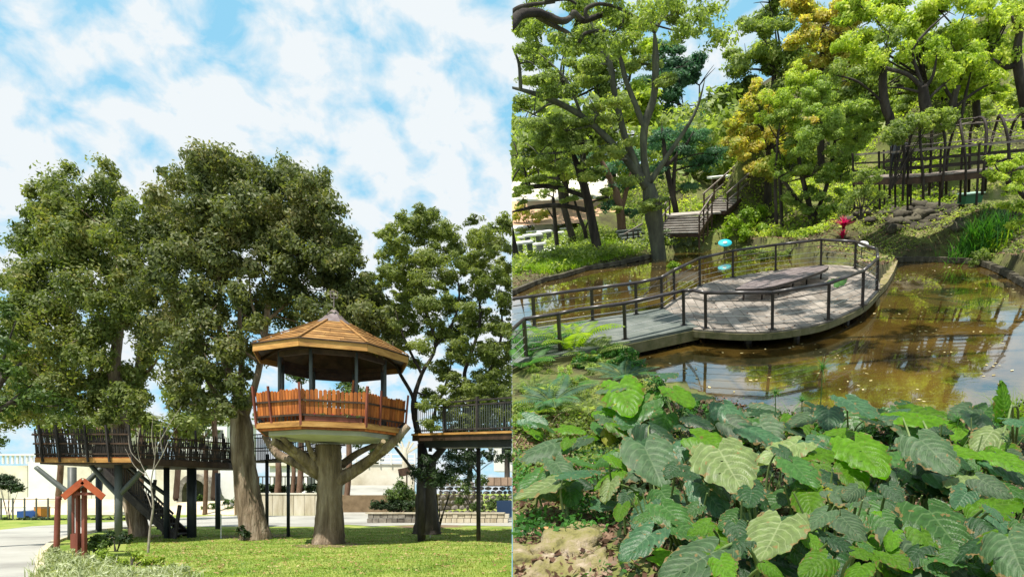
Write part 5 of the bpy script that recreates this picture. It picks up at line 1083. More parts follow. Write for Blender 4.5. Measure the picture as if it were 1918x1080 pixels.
rw_ = thing('white_planter', 'long white rounded concrete block at the back of the plaza', 'planter', PRz(1020, 440, zpz)); build('body', MB().box(PRz(1020, 438, zpz)+Vector((0, 0, .35)), (1.6, .9, .7), top=.85), MT['white'], rw_)
fz = thing('plaza_fence', 'dark thin railing along the far side of the plaza', 'fence', PRz(1040, 420, zpz))
fa, fb_ = PRz(940, 424, zpz), PRz(1150, 416, zpz)
for i in range(17): p = fa.lerp(fb_, i/16); build('post', MB().bar(p, p+Vector((0, 0, 1.0)), .06, .06, up=Vector((0, 1, 0))), MT['greybrown'], fz)
for hh in (.45, .98): build('rail', MB().bar(fa+Vector((0, 0, hh)), fb_+Vector((0, 0, hh)), .05, .05), MT['greybrown'], fz)
MT['redfield'] = M_mottle('terracotta_field', [(.42, .24, .15), (.55, .34, .22), (.5, .42, .2)], .3, .95, .2, 3)
def slopesheet(name, pxs, mat): build(name, MB().add([PR(x, y, Y) for x, y, Y in pxs], [tuple(range(len(pxs)))]), mat, kind='structure')
slopesheet('terracotta_bank', [(930, 424, 50), (1160, 414, 50), (1160, 372, 62), (930, 378, 62)], MT['redfield'])
slopesheet('pale_hillside', [(930, 382, 63), (1160, 377, 63), (1160, 300, 90), (930, 310, 90)], MT['cream'])
bush('yellow_shrubs', 'yellow orange flowering shrubs on the terracotta bank behind the plaza', [(PR(x, y, 51), 14*51/1250) for x, y in ((965, 405), (985, 400), (1005, 408), (975, 392), (1018, 402))], MT['rf_orange'], 'shrub', k=8, size=.12)
# grass slope
n = 9000; gxx = RNG.uniform(950, 1190, n); gyy = RNG.uniform(440, 505, n); ok = (gyy > 492-(gxx-950)*.25) & (gyy < 520-(gxx-950)*.16) & (gyy > 462 - (gxx-1100)*.2)
gi = np.nonzero(ok)[0][:2200]; d_ = np.array([list(rdir(a, b_)) for a, b_ in zip(gxx[gi], gyy[gi])]); tt_ = (.4-EYER)/d_[:, 2]; gx2, gy2 = d_[:, 0]*tt_, d_[:, 1]*tt_; gk = (gy2 < 48); gx2, gy2 = gx2[gk], gy2[gk]
soup('grass_slope', blades(np.repeat(np.stack([gx2, gy2, gz(gx2, gy2)], 1), 5, 0)+RNG.normal(size=(len(gx2)*5, 3))*[.15, .15, 0], .30, .03, .8, 2), 4, MT['rf_lime'], label='long bright grass on the slope between plaza and side channel', cat='grass', kind='stuff')
# litter and ground plants everywhere on the far bank
def ground_leaves(name, label, npts, xr, yr, size, mat, lift=.02, tilt=.5, cond=None, rep=1, spread=.0, kind='stuff', parent=None, cat='ground cover'):
    x = RNG.uniform(*xr, npts); y = RNG.uniform(*yr, npts); o = ~inpoly(x, y, POND)
    if cond is not None: o &= cond(x, y)
    x, y = x[o], y[o]; x = np.repeat(x, rep)+RNG.normal(size=len(x)*rep)*spread; y = np.repeat(y, rep)+RNG.normal(size=len(y)*rep)*spread
    z = gz(x, y)+lift*RNG.uniform(.2, 1.6, len(x)); n = len(x); nr = RNG.normal(size=(n, 3))*tilt; nr[:, 2] += 1; nr /= np.linalg.norm(nr, axis=1, keepdims=True)
    t = RNG.normal(size=(n, 3)); t -= nr*(t*nr).sum(1, keepdims=True); t /= np.linalg.norm(t, axis=1, keepdims=True); w = np.cross(nr, t); s = size*RNG.uniform(.5, 1.4, (n, 1)); c = np.stack([x, y, z], 1)
    return soup(name, np.stack([c-t*s, c-w*s*.55, c+t*s, c+w*s*.55], 1), 4, mat, parent, label=label, cat=cat, kind=kind)
ground_leaves('leaf_litter', 'brown fallen leaves covering the near bank under the big leaves', 52000, (-5, 9), (2.2, 11.6), .036, MT['litter'], .03, .8)
ground_leaves('leaf_litter', 'dry fallen leaves scattered over the far bank beyond the pond', 22000, (-8, 20), (23, 38), .055, MT['litter'], .03, .5)
ground_leaves('ground_cover', 'short yellow green ground cover on the far bank in front of the rocks', 9000, (-6, 18), (24, 40), .07, MT['rf_lime'], .10, .8, cond=lambda x, y: (x < 9.5) & (np.sin(x*.9+2*np.sin(y*.5))+np.sin(y*1.3) > .2), rep=3, spread=.15)

# ---------------------------------------------------------------- trees of the pond garden
def rtree(name, label, trunk, limbs, blobs, leaf, bark='bark_dark', Y=None, cat='tree', **k):
    if Y is None: Y = hit(trunk[0][0], trunk[0][1]).y
    return tree(name, label, Y, trunk, limbs, blobs, MT[leaf], MT[bark], cat=cat, **k)
rtree('pond_tree', 'large forked tree with mossy grey trunk at the water edge behind the walkway', [(1238, 508, 14), (1230, 445, 14), (1222, 385, 17), (1214, 345, 16)],
      [[(1212, 350, 12), (1195, 325, 10), (1150, 272, 7), (1090, 218, 5.5), (1020, 182, 5.5), (955, 163, 5)], [(1212, 345, 10), (1206, 290, 7), (1208, 235, 8), (1225, 180, 7), (1228, 110, 7), (1226, 60, 6)], [(1226, 60, 4), (1245, 20, 4), (1262, -20, 3)], [(1226, 60, 4), (1208, 30, 3), (1190, -10, 3)],
       [(1207, 240, 6), (1190, 195, 5.5), (1172, 150, 5), (1162, 110, 4), (1140, 60, 3)], [(1200, 330, 9), (1172, 260, 7), (1152, 180, 6), (1142, 120, 6), (1120, 80, 4), (1100, 20, 3)], [(1218, 340, 7), (1245, 300, 5), (1300, 215, 3), (1320, 150, 2)],
       [(975, 168, 4), (972, 120, 3), (958, 85, 3)], [(1090, 218, 3), (1060, 150, 3), (1010, 100, 3)]],
     [(1000, 215, 46, -.5), (1060, 245, 48, 0), (1120, 215, 46, -.6), (1050, 150, 46, -.4), (1110, 120, 46, 0), (1000, 120, 42, .4), (1180, 60, 46, 0), (1250, 30, 34, -.4), (1160, 300, 40, -.8), (1090, 300, 40, -.6), (1240, 150, 30, .3), (1010, 290, 42, 0), (1130, 30, 44, .4), (1235, 385, 24, -.8), (1205, 375, 20, -.9), (1200, 120, 30, .8)],
     'rf_green', 'bark_moss', ls=.85, k=9, size=.068, nsub=7, flat=.5, shell=(0, 1.1), sub_r=.65, nseg=12, split=5)
rtree('bank_tree', 'dark leaning tree on the grass slope right of the plaza', [(1120, 474, 9), (1112, 430, 9), (1102, 380, 8), (1090, 335, 8), (1074, 290, 6)], [[(1092, 340, 6), (1092, 290, 5), (1090, 240, 4)], [(1100, 370, 4), (1040, 350, 4), (985, 352, 4), (950, 372, 3)], [(1074, 290, 4), (1040, 240, 3)], [(1105, 395, 4), (1050, 385, 4), (1000, 388, 3.5), (955, 398, 3)]],
     [(1080, 270, 40, 0), (1040, 300, 38, -.4), (990, 330, 38, -.3), (1110, 320, 36, .4), (1020, 250, 40, .6), (970, 290, 36, .2), (1140, 370, 30, .4), (1060, 350, 26, -.6), (980, 370, 22, -.6), (1090, 225, 36, .6)], 'rf_green', k=9, size=.07, flat=.4, nsub=8, split=4, sub_r=.5)
rtree('bank_tree', 'slender leaning trunk between plaza and dark leaning tree', [(1075, 455, 7), (1062, 410, 6), (1052, 370, 6), (1045, 330, 5)], [], [(1045, 320, 34, 0), (1010, 335, 30, .4), (1075, 310, 34, .2), (1040, 285, 34, .3)], 'rf_green', k=4, size=.09, flat=.5)
rtree('bank_tree', 'thin upright trunk standing at the front edge of the plaza', [(1044, 470, 4.5), (1040, 420, 4), (1036, 370, 3)], [[(1040, 415, 2), (1025, 390, 2)]], [(1036, 350, 26, 0), (1015, 360, 20, 0)], 'rf_green', k=4, size=.08, flat=.5)
rtree('bank_tree', 'thin crooked sapling on the grass slope', [(1098, 462, 4), (1096, 435, 4), (1085, 405, 3.5), (1076, 375, 3)], [[(1096, 430, 2.5), (1103, 410, 2)]], [(1074, 360, 20, 0), (1104, 395, 14, 0)], 'rf_green', k=4, size=.08, flat=.5)
rtree('bank_tree', 'dark trunk leaning in at the left border of the plaza', [(968, 490, 9), (958, 455, 9), (950, 400, 8)], [], [(985, 300, 20, 0)], 'rf_dark', k=5, size=.1)
rtree('bank_tree', 'brown barked tree beside the garden steps', [(1166, 448, 9), (1162, 400, 8), (1150, 350, 7), (1120, 290, 5)], [[(1162, 400, 5), (1175, 350, 4), (1185, 310, 3)]], [(1165, 350, 30, .4), (1130, 320, 34, .6), (1185, 300, 36, .8), (1100, 300, 30, .5), (1140, 385, 22, 0), (1180, 400, 20, .3)], 'rf_teal', 'bark_red', k=6, size=.09, flat=.6)
rtree('bank_tree', 'thin dark double trunk in front of the hillside stairs', [(1268, 428, 6), (1266, 395, 5.5), (1256, 350, 5), (1247, 300, 5), (1240, 240, 3)], [[(1262, 375, 4), (1263, 320, 3.5), (1272, 270, 3)], [(1250, 310, 3), (1285, 270, 2.5), (1300, 245, 2)]], [(1270, 290, 36, .3), (1300, 250, 40, .6), (1310, 310, 32, .6), (1240, 260, 36, .6), (1340, 290, 34, 1), (1290, 350, 22, .5), (1235, 320, 26, .4)], 'rf_teal', k=8, size=.08, flat=.6)
T_ = [  # background canopy trees: base px, py, Y, trunk top, label, blobs, material
 ('teal green tree rising against the white sky behind the big forked tree', (1290, 420), 70, 200, [(1260, 130, 44), (1310, 160, 44), (1280, 200, 50), (1330, 220, 46), (1370, 250, 40), (1230, 180, 44), (1300, 260, 46), (1250, 240, 46), (1350, 300, 40), (1240, 115, 30), (1385, 215, 20)], 'rf_teal', 13),
 ('pale green tree filling the upper left behind the long diagonal limb', (1060, 400), 60, 150, [(1000, 60, 46), (1060, 90, 50), (1020, 160, 54), (1090, 150, 54), (980, 230, 54), (1060, 240, 54), (1130, 210, 54), (990, 20, 40), (1080, 40, 44), (1150, 130, 44)], 'rf_green', 8),
 ('yellow green tree behind the left canopy', (1150, 400), 64, 200, [(1120, 80, 46), (1180, 150, 50), (1140, 220, 56), (1200, 250, 54), (1190, 80, 40), (1090, 280, 54), (1020, 300, 50), (970, 310, 40), (1215, 200, 40), (1170, 300, 50)], 'rf_yellow', 8),
 ('soft green tree right of the white sky gap', (1450, 400), 60, 100, [(1420, 60, 44), (1400, 130, 46), (1440, 120, 46), (1390, 180, 36), (1450, 40, 44), (1480, 90, 44), (1410, 200, 40), (1460, 170, 44), (1440, 5, 40), (1500, 140, 40)], 'rf_green', 10),
 ('orange tinted tree in the upper middle of the pond garden', (1540, 380), 52, 60, [(1500, 30, 40), (1540, 50, 44), (1520, 90, 40), (1570, 90, 42), (1590, 30, 40), (1560, 130, 40), (1600, 130, 36), (1490, 70, 30)], 'rf_orange', 11),
 ('yellow green maple with orange tips behind the glossy shrub', (1440, 400), 40, 240, [(1400, 210, 34), (1430, 240, 40), (1390, 270, 32), (1440, 290, 40), (1410, 320, 30), (1370, 240, 26), (1460, 210, 36), (1480, 260, 36), (1420, 180, 26)], 'rf_orange', 9),
 ('broad bright yellow green tree over the pergola, right of centre', (1735, 225), 38, 110, [(1640, 40, 44), (1680, 80, 48), (1640, 100, 40), (1700, 30, 44), (1600, 60, 40), (1660, 10, 40), (1730, 80, 36), (1610, 10, 36)], 'rf_yellow', 10),
 ('bright yellow green tree filling the upper right corner', (1830, 225), 37, 100, [(1800, 40, 44), (1840, 80, 46), (1790, 100, 40), (1870, 120, 42), (1830, 140, 40), (1880, 50, 44), (1760, 20, 36), (1900, 10, 40), (1850, 10, 40), (1800, 150, 34), (1870, 175, 26)], 'rf_yellow', 10),
 ('mid green tree between the two bright trees above the pergola', (1770, 225), 44, 110, [(1760, 90, 40), (1740, 140, 40), (1700, 150, 40), (1660, 160, 40), (1620, 180, 40), (1780, 160, 40), (1720, 190, 34), (1820, 190, 36), (1860, 200, 34), (1900, 180, 36), (1590, 150, 40)], 'rf_green', 9),
]
for lab, (bx, by), Y, ty, bl, lf, kk in T_:
    g_ = PR(bx, by, Y); tree('canopy_tree', lab, Y, [(bx, by, 7), (bx-3, (by+ty)/2, 6), (bx, ty+40, 4)], [], [(x, y, r, random.uniform(-1.5, 1.5)) for x, y, r in bl], MT[lf], MT['bark_dark'], k=kk*1.15, size=.0026*Y, nsub=6, flat=.7, rs=1.05, sub_r=.7, shell=(0, 1.1), split=5)
# distinct dark trunks above the pergola
rtree('pergola_tree', 'dark spreading tree with low forked limbs above the middle of the pergola', [(1738, 228, 10), (1732, 190, 10), (1728, 160, 8)], [[(1728, 165, 7), (1700, 140, 6), (1660, 128, 5), (1630, 115, 4)], [(1730, 170, 6), (1748, 140, 5), (1755, 100, 4)], [(1728, 160, 5), (1710, 100, 4), (1735, 60, 4), (1780, 20, 3)], [(1734, 190, 5), (1760, 165, 4), (1790, 140, 3)], [(1730, 175, 4), (1690, 165, 3), (1660, 165, 2)]],
      [(1755, 95, 30, .3), (1700, 95, 28, .3), (1785, 135, 28, 0), (1640, 110, 26, 0)], 'rf_yellow', Y=34, k=8, size=.08, ls=.6)
rtree('pergola_tree', 'dark upright trunk left of the spreading tree above the pergola', [(1668, 225, 8), (1656, 190, 8), (1654, 140, 7), (1660, 90, 5)], [[(1654, 150, 4), (1640, 120, 3)], [(1660, 200, 4), (1630, 170, 3), (1600, 150, 3), (1560, 140, 2)]], [(1665, 70, 30, 0), (1640, 120, 24, 0), (1570, 135, 26, 0)], 'rf_green', Y=34.5, k=8, size=.08, ls=.6)
rtree('pergola_tree', 'group of dark stems rising behind the right half of the pergola', [(1790, 225, 7), (1785, 190, 7), (1795, 160, 5)], [[(1786, 190, 6), (1768, 160, 5), (1765, 130, 4)], [(1800, 225, 5), (1808, 180, 5), (1820, 130, 4)], [(1790, 200, 5), (1830, 170, 4), (1870, 150, 3)]], [(1795, 130, 30, 0), (1830, 120, 28, .4), (1870, 145, 26, 0)], 'rf_yellow', Y=35, k=8, size=.08, ls=.6)
rtree('pergola_tree', 'dark trunk at the upper right border above the pergola', [(1925, 230, 9), (1915, 170, 9), (1905, 110, 8), (1910, 60, 6), (1925, 20, 5)], [[(1905, 120, 5), (1885, 125, 5), (1860, 110, 3)], [(1908, 75, 5), (1895, 30, 4)]], [(1900, 40, 30, 0), (1880, 105, 26, 0)], 'rf_yellow', Y=33, k=6, size=.08)
# dense far wood closing the view
fw_c, fw_r = [], []
for i in range(120):
    px = random.uniform(950, 1950); py = random.uniform(240, 400) if px < 1500 else random.uniform(120, 300)
    if px < 1150 and py > 300: continue
    Y = random.uniform(50, 66); fw_c.append(PR(px, py, Y)); fw_r.append(random.uniform(1.8, 3.2))
soup('distant_wood', leaf_quads(fw_c, fw_r, k=5.5, size=.30, nsub=14), 4, MT['rf_green'], label='hazy mass of woodland far behind the pond garden', cat='wood', kind='stuff')
# big light shrub-tree in the middle
rtree('pale_shrub_tree', 'large light green leafy tree with many stems in the centre behind the pink plant', [(1520, 425, 5), (1515, 380, 5), (1500, 320, 4), (1490, 250, 3)], [[(1520, 415, 4), (1545, 360, 4), (1560, 290, 3), (1570, 220, 2)], [(1515, 400, 4), (1470, 340, 3), (1460, 280, 2)], [(1455, 420, 3), (1452, 340, 3), (1460, 230, 2)]],
      [(1500, 190, 36, 0), (1550, 180, 36, .4), (1470, 230, 38, 0), (1530, 230, 42, -.5), (1585, 220, 36, .3), (1500, 280, 42, -.6), (1560, 275, 42, -.4), (1600, 260, 30, .4), (1520, 330, 40, -.8), (1575, 330, 34, -.4), (1480, 320, 34, -.2), (1540, 375, 34, -.8), (1500, 380, 30, -.4), (1590, 300, 28, 0), (1560, 400, 22, -.8), (1620, 240, 28, .3), (1600, 190, 30, .5), (1640, 215, 26, .3)],
      'rf_lightgreen', k=8, size=.064, nsub=8, sub_r=.5, shell=(.1, 1.05), split=5, flat=.7)
rtree('pale_shrub_tree', 'sunlit yellow green growth on the left flank of the central leafy tree', [(1465, 430, 3), (1462, 360, 3), (1455, 260, 2)], [], [(1465, 190, 30, -.5), (1480, 150, 30, -.2), (1440, 200, 26, -.4), (1470, 300, 26, -1), (1500, 240, 26, -1.2), (1545, 250, 24, -1.2), (1520, 160, 26, -.4), (1560, 320, 22, -1.4)], 'rf_yellow', k=10, size=.055, nsub=8, split=4, sub_r=.5)
def RB(px, py, r, Y): return (PR(px, py, Y), r*Y/rdir(px, py).y)
def yb_(px, py): return hit(px, py).y
y1 = yb_(1400, 462)
bush('glossy_shrub', 'glossy yellow green shrub right behind the platform railing near the cyan light', [RB(x, y, r, y1+d) for x, y, r, d in ((1370, 425, 26, 0), (1400, 410, 28, .3), (1430, 425, 28, 0), (1465, 445, 26, 0), (1395, 440, 22, -.4), (1440, 450, 20, -.5), (1485, 460, 20, -.4), (1425, 400, 20, .5))], MT['rf_lime'], k=8, size=.085, nsub=14)
bush('under_shrub', 'dark green shrub with yellow flecks under the central tree behind the railing', [RB(x, y, r, yb_(1500, 480)+d) for x, y, r, d in ((1480, 478, 18, .5), (1505, 470, 18, .3), (1455, 482, 18, .2), (1430, 480, 18, .2), (1400, 475, 20, .3), (1500, 455, 18, .4), (1525, 470, 12, .2))], MT['rf_green'], k=9, size=.06)
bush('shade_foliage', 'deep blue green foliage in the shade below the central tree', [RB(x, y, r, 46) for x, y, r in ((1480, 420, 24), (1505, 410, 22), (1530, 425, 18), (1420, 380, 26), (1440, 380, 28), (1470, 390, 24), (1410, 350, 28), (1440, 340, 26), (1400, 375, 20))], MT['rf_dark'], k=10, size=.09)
bush('sage_shrub', 'pale sage green shrub on the channel bank right of the big trunk', [RB(x, y, r, yb_(1275, 480)+.4) for x, y, r in ((1262, 455, 18), (1285, 450, 20), (1305, 462, 16), (1270, 470, 16), (1250, 440, 12))], MT['rf_sage'], k=9, size=.055)
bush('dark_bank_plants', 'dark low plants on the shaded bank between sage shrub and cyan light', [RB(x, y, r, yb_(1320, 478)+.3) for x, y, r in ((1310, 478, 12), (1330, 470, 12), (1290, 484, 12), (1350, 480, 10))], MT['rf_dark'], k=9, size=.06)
bush('channel_plants', 'bright water plants growing between walkway railing and channel', [RB(x, y, r, yb_(1240, 560)+d) for x, y, r, d in ((1262, 500, 14, 4), (1275, 520, 14, 3), (1290, 508, 13, 4), (1220, 530, 14, 3), (1190, 545, 14, 2.4), (1150, 552, 16, 2), (1115, 545, 16, 2.2), (1095, 560, 16, 1.6), (1170, 565, 13, 1.5), (1130, 575, 13, 1))], MT['rf_lime'], k=9, size=.06, base=PRz(1180, 575, 0))
bush('channel_ferns', 'blue green water plants behind the left end of the walkway railing', [RB(x, y, r, yb_(1240, 560)+d) for x, y, r, d in ((1120, 580, 18, 1.4), (1150, 590, 14, .9), (1000, 580, 18, 1.8), (975, 595, 16, 1.2), (1030, 600, 14, .7), (1060, 565, 18, 2.2), (1035, 580, 16, 1.6), (1010, 600, 16, .8), (1080, 590, 14, .8), (985, 610, 14, .4), (1060, 540, 12, 4))], MT['rf_green'], k=9, size=.06, base=PRz(1040, 590, 0))
# pink cordyline
p = hit(1577, 452); ck = thing('cordyline', 'magenta leaved cordyline on the bank behind the platform', 'plant', p); t = p.y/rdir(1577, 452).y
build('stem', MB().tube([p-Vector((0, 0, .1)), p+Vector((0, 0, .35))], .02, 6), MT['bark_red'], ck)
soup('leaves', np.concatenate([blades(np.repeat([list(p+Vector((0, 0, .15)))], 26, 0), .48, .07, .8, 4), blades(np.repeat([list(p+Vector((.05, .1, .55)))], 50, 0), .62, .075, 1.0, 4)]), 4, MT['pink'], ck)
# reeds on the right bank
p = hit(1838, 480); rr_ = thing('reed_clump', 'tall fresh green reed clump on the right bank', 'plant', p)
bpn = np.array([[p.x+RNG.normal()*.55, p.y+RNG.normal()*.3+.3, 0] for _ in range(420)]); bpn[:, 2] = gz(bpn[:, 0], bpn[:, 1]); soup('blades', blades(bpn, 1.45, .035, .55, 4), 4, MT['rf_reed'], rr_)
bpn2 = bpn.copy(); bpn2[:, 0] += .3; soup('leaves', blades(bpn2[:260], .9, .04, 1.0, 4), 4, MT['rf_lime'], rr_)
bush('waterside_bush', 'dense fern like bush hanging over the pond edge under the reeds', [RB(x, y, r, yb_(1850, 500)+d) for x, y, r, d in ((1840, 480, 18, .2), (1865, 490, 18, 0), (1885, 480, 18, .3), (1900, 500, 16, -.1), (1825, 490, 12, .1), (1910, 470, 16, .5))], MT['rf_green'], k=8, size=.055)
rtree('overhanging_shrub', 'airy bright green shrub reaching in from the right edge below the pergola', [(1960, 420, 6), (1930, 380, 4), (1890, 340, 3)], [[(1930, 380, 3), (1900, 400, 2)]], [(1860, 300, 20, 0), (1885, 315, 24, .2), (1910, 330, 26, .2), (1870, 335, 20, -.2), (1895, 355, 22, -.2), (1915, 385, 24, 0), (1880, 385, 16, 0), (1910, 300, 20, .3), (1905, 420, 20, 0), (1850, 325, 14, 0)], 'rf_yellow', Y=24, k=7, size=.055, flat=.6, cat='shrub')
bush('pergola_ferns', 'green ferny growth in front of the left stilts of the pergola', [RB(x, y, r, 27.2) for x, y, r in ((1600, 370, 22), (1625, 350, 20), (1580, 390, 18), (1640, 330, 16), (1610, 330, 20), (1650, 365, 14))], MT['rf_green'], k=7, size=.06)
# overhanging branch close to the viewer, top left of the pond view
ob = thing('overhanging_branch', 'thick dark crooked branch crossing the top left of the pond view', 'branch', PR(950, 60, 9))
build('bough', MB().curve([PR(x, y, Y) for x, y, Y in ((940, 62, 8.6), (958, 45, 8.8), (975, 28, 9), (1005, 24, 9.1), (1030, 32, 9.2), (1052, 40, 9.2), (1068, 34, 9.3), (1076, 24, 9.3), (1090, 38, 9.4), (1110, 34, 9.5), (1140, 22, 9.6), (1165, 16, 9.7))], [.06, .058, .052, .046, .042, .038, .034, .032, .036, .032, .026, .018], n=12, wob=.08), MT['bark_dark'], ob, True)
for pts, r0 in ((((1000, 24), (1020, 38), (1045, 52), (1068, 64), (1084, 80)), .04), (((1084, 80), (1094, 64), (1120, 58), (1150, 60), (1164, 48), (1168, 30)), .024), (((1100, 38), (1098, 18), (1120, 8), (1150, 12), (1180, 26), (1230, 48), (1285, 62)), .026), (((962, 40), (962, 22), (990, 10), (1040, 4)), .045), (((1020, 2), (1060, -2), (1080, 8)), .03)):
    n_ = len(pts); build('branch', MB().curve([PR(x, y, 9.3) for x, y in pts], [r0*(1-.7*i/(n_-1)) for i in range(n_)], n=8, wob=.1), MT['bark_dark'], ob, True)
soup('foliage', leaf_quads([PR(x, y, 9.3+random.uniform(-.5, .5)) for x, y in ((1000, 60), (1060, 90), (1110, 80), (1160, 90), (1210, 20), (1280, 70), (1310, 40), (1150, 20), (1080, 5), (1000, -10), (1330, 15), (1250, 10), (1350, 70))], [.32]*13, k=3.5, size=.028, flat=.7, nsub=10, shell=(.1, 1)), 4, MT['rf_green'], ob)

# sunlit growth on the slope behind the pergola and stairs
ground_leaves('slope_growth', 'sunlit yellow green growth covering the slope behind the pergola', 5200, (6, 34), (30, 48), .085, MT['rf_yellow'], .25, .8, cond=lambda x, y: (y > 33.0) & (np.sin(x*1.1+np.sin(y))+np.sin(y*1.4) > -.9), rep=9, spread=.18)
ground_leaves('slope_growth', 'green undergrowth covering the slope around the hillside stairs', 4200, (-4, 8), (34, 56), .09, MT['rf_green'], .30, .8, cond=lambda x, y: np.sin(x*1.3+np.sin(y))+np.sin(y*1.2) > -.7, rep=9, spread=.2)

# unseen tree added right of the view, high boughs placed to shade the pond
rp0 = Vector((16.5, 15.0, G(16.5, 15.0))); ct = thing('canopy_tree', 'unseen tall tree added right of the pond, its high boughs placed to shade water and platform', 'tree', rp0)
build('trunk', MB().curve([rp0-Vector((0, 0, .3)), rp0+Vector((-.3, 0, 4)), rp0+Vector((-1.2, .3, 8.5)), rp0+Vector((-3, .5, 12))], [.38, .32, .26, .16], n=12, wob=.05), MT['bark_dark'], ct, True)
cc, crr = [], []
SL = RT @ SUN_DIR
SH = [(1, 14.5, 1.0), (2.6, 15.2, 1), (4.2, 15.6, 1.1), (5.6, 16.2, 1), (3.4, 13.8, 1), (5.2, 14.2, .9), (1.4, 16.4, .9), (7, 16.8, .8), (-.6, 15.4, .8), (3.5, 19.3, 1.2), (5.6, 21, 1.2), (4.5, 23.5, 1.3), (7.6, 19.4, .8), (8.5, 23.6, 1.1), (6.5, 25.6, 1.2), (10.8, 22, .8), (10, 25.6, 1), (10.5, 17, .9), (12.5, 19.5, 1.1), (14, 23, 1.2), (8.8, 13.8, .8), (2.0, 6.6, .45), (3.8, 7.6, .5), (.9, 8.9, .5), (5.4, 6.2, .4), (-.2, 11.6, .7)]  # spots to be shaded; the added leaf clumps sit sunward of them
for (x, y, z, r) in [(a+SL.x/SL.z*13.2, b_+SL.y/SL.z*13.2, 13.2, r_) for a, b_, r_ in SH]:
    for _ in range(4):
        cc.append(Vector((x+random.gauss(0, r*.85), y+random.gauss(0, r*.85), z+random.uniform(-.6, .9)))); crr.append(r*random.uniform(.55, .95))
st0 = rp0+Vector((-1.2, .3, 8.5)); bsk = []
for pts_ in (((12, 18, 11.5), (7, 21, 12.6), (3, 23.5, 13.2)), ((12, 21, 11.8), (9, 25, 13), (6, 27, 13.4)), ((11, 15.5, 11.5), (6, 15.8, 12.8), (0, 15.5, 13.2)), ((11, 12, 11.5), (6, 9.5, 12.8), (1, 8, 13)), ((9, 17.5, 12), (5, 18.5, 13), (1.5, 18, 13.3))):
    bp_s = smooth([st0]+[Vector(q) for q in pts_], [.15, .10, .07, .03], 6); build('limb', MB().tube(bp_s[0], bp_s[1], 7), MT['bark_dark'], ct, True); bsk += bp_s[0][5:]
tw_ = MB()
for c_ in cc:
    q = min(bsk, key=lambda v: (v-c_).length); tw_.curve([q, (q+c_)/2+Vector((random.uniform(-.2, .2), random.uniform(-.2, .2), .15)), c_], [.035, .022, .008], n=4, steps=3)
build('branches', tw_, MT['bark_dark'], ct, kind='stuff')
soup('crown', leaf_quads(cc, crr, k=8, size=.13, flat=.5, nsub=7, sub_r=.7, shell=(0, 1.1)), 4, MT['rf_dark'], ct)

ground_leaves('ground_cover', 'trailing green plants covering the slope around the reed clump', 1500, (13, 24), (21, 34), .06, MT['rf_green'], .18, .8, cond=lambda x, y: np.sin(x*1.7+np.sin(y*2))+np.sin(y*1.9) > -.5, rep=9, spread=.15)
pile('dark mossy boulders in the shade directly under the pergola', [(x+rk.uniform(-6, 6), y+rk.uniform(-3, 3), rk.uniform(10, 18)) for y in (372, 384) for x in range(1660, 1800, 20)])

n = 260; dx_ = RNG.uniform(min(p[0] for p in dkp), max(p[0] for p in dkp), n); dy_ = RNG.uniform(min(p[1] for p in dkp), max(p[1] for p in dkp), n); kk_ = inpoly(dx_, dy_, dkp); dx_, dy_ = dx_[kk_], dy_[kk_]; n = len(dx_); az = RNG.uniform(0, 6.28, n)
c = np.stack([dx_, dy_, np.full(n, ZK+.015)], 1); tv = np.stack([np.cos(az), np.sin(az), .2*RNG.random(n)], 1)*.05; wv_ = np.stack([-np.sin(az), np.cos(az), .2*RNG.random(n)], 1)*.028
soup('fallen_leaves', np.stack([c-tv, c-wv_, c+tv, c+wv_], 1), 4, MT['litter'], label='dry leaves scattered on the viewing platform boards', cat='leaves', kind='stuff')
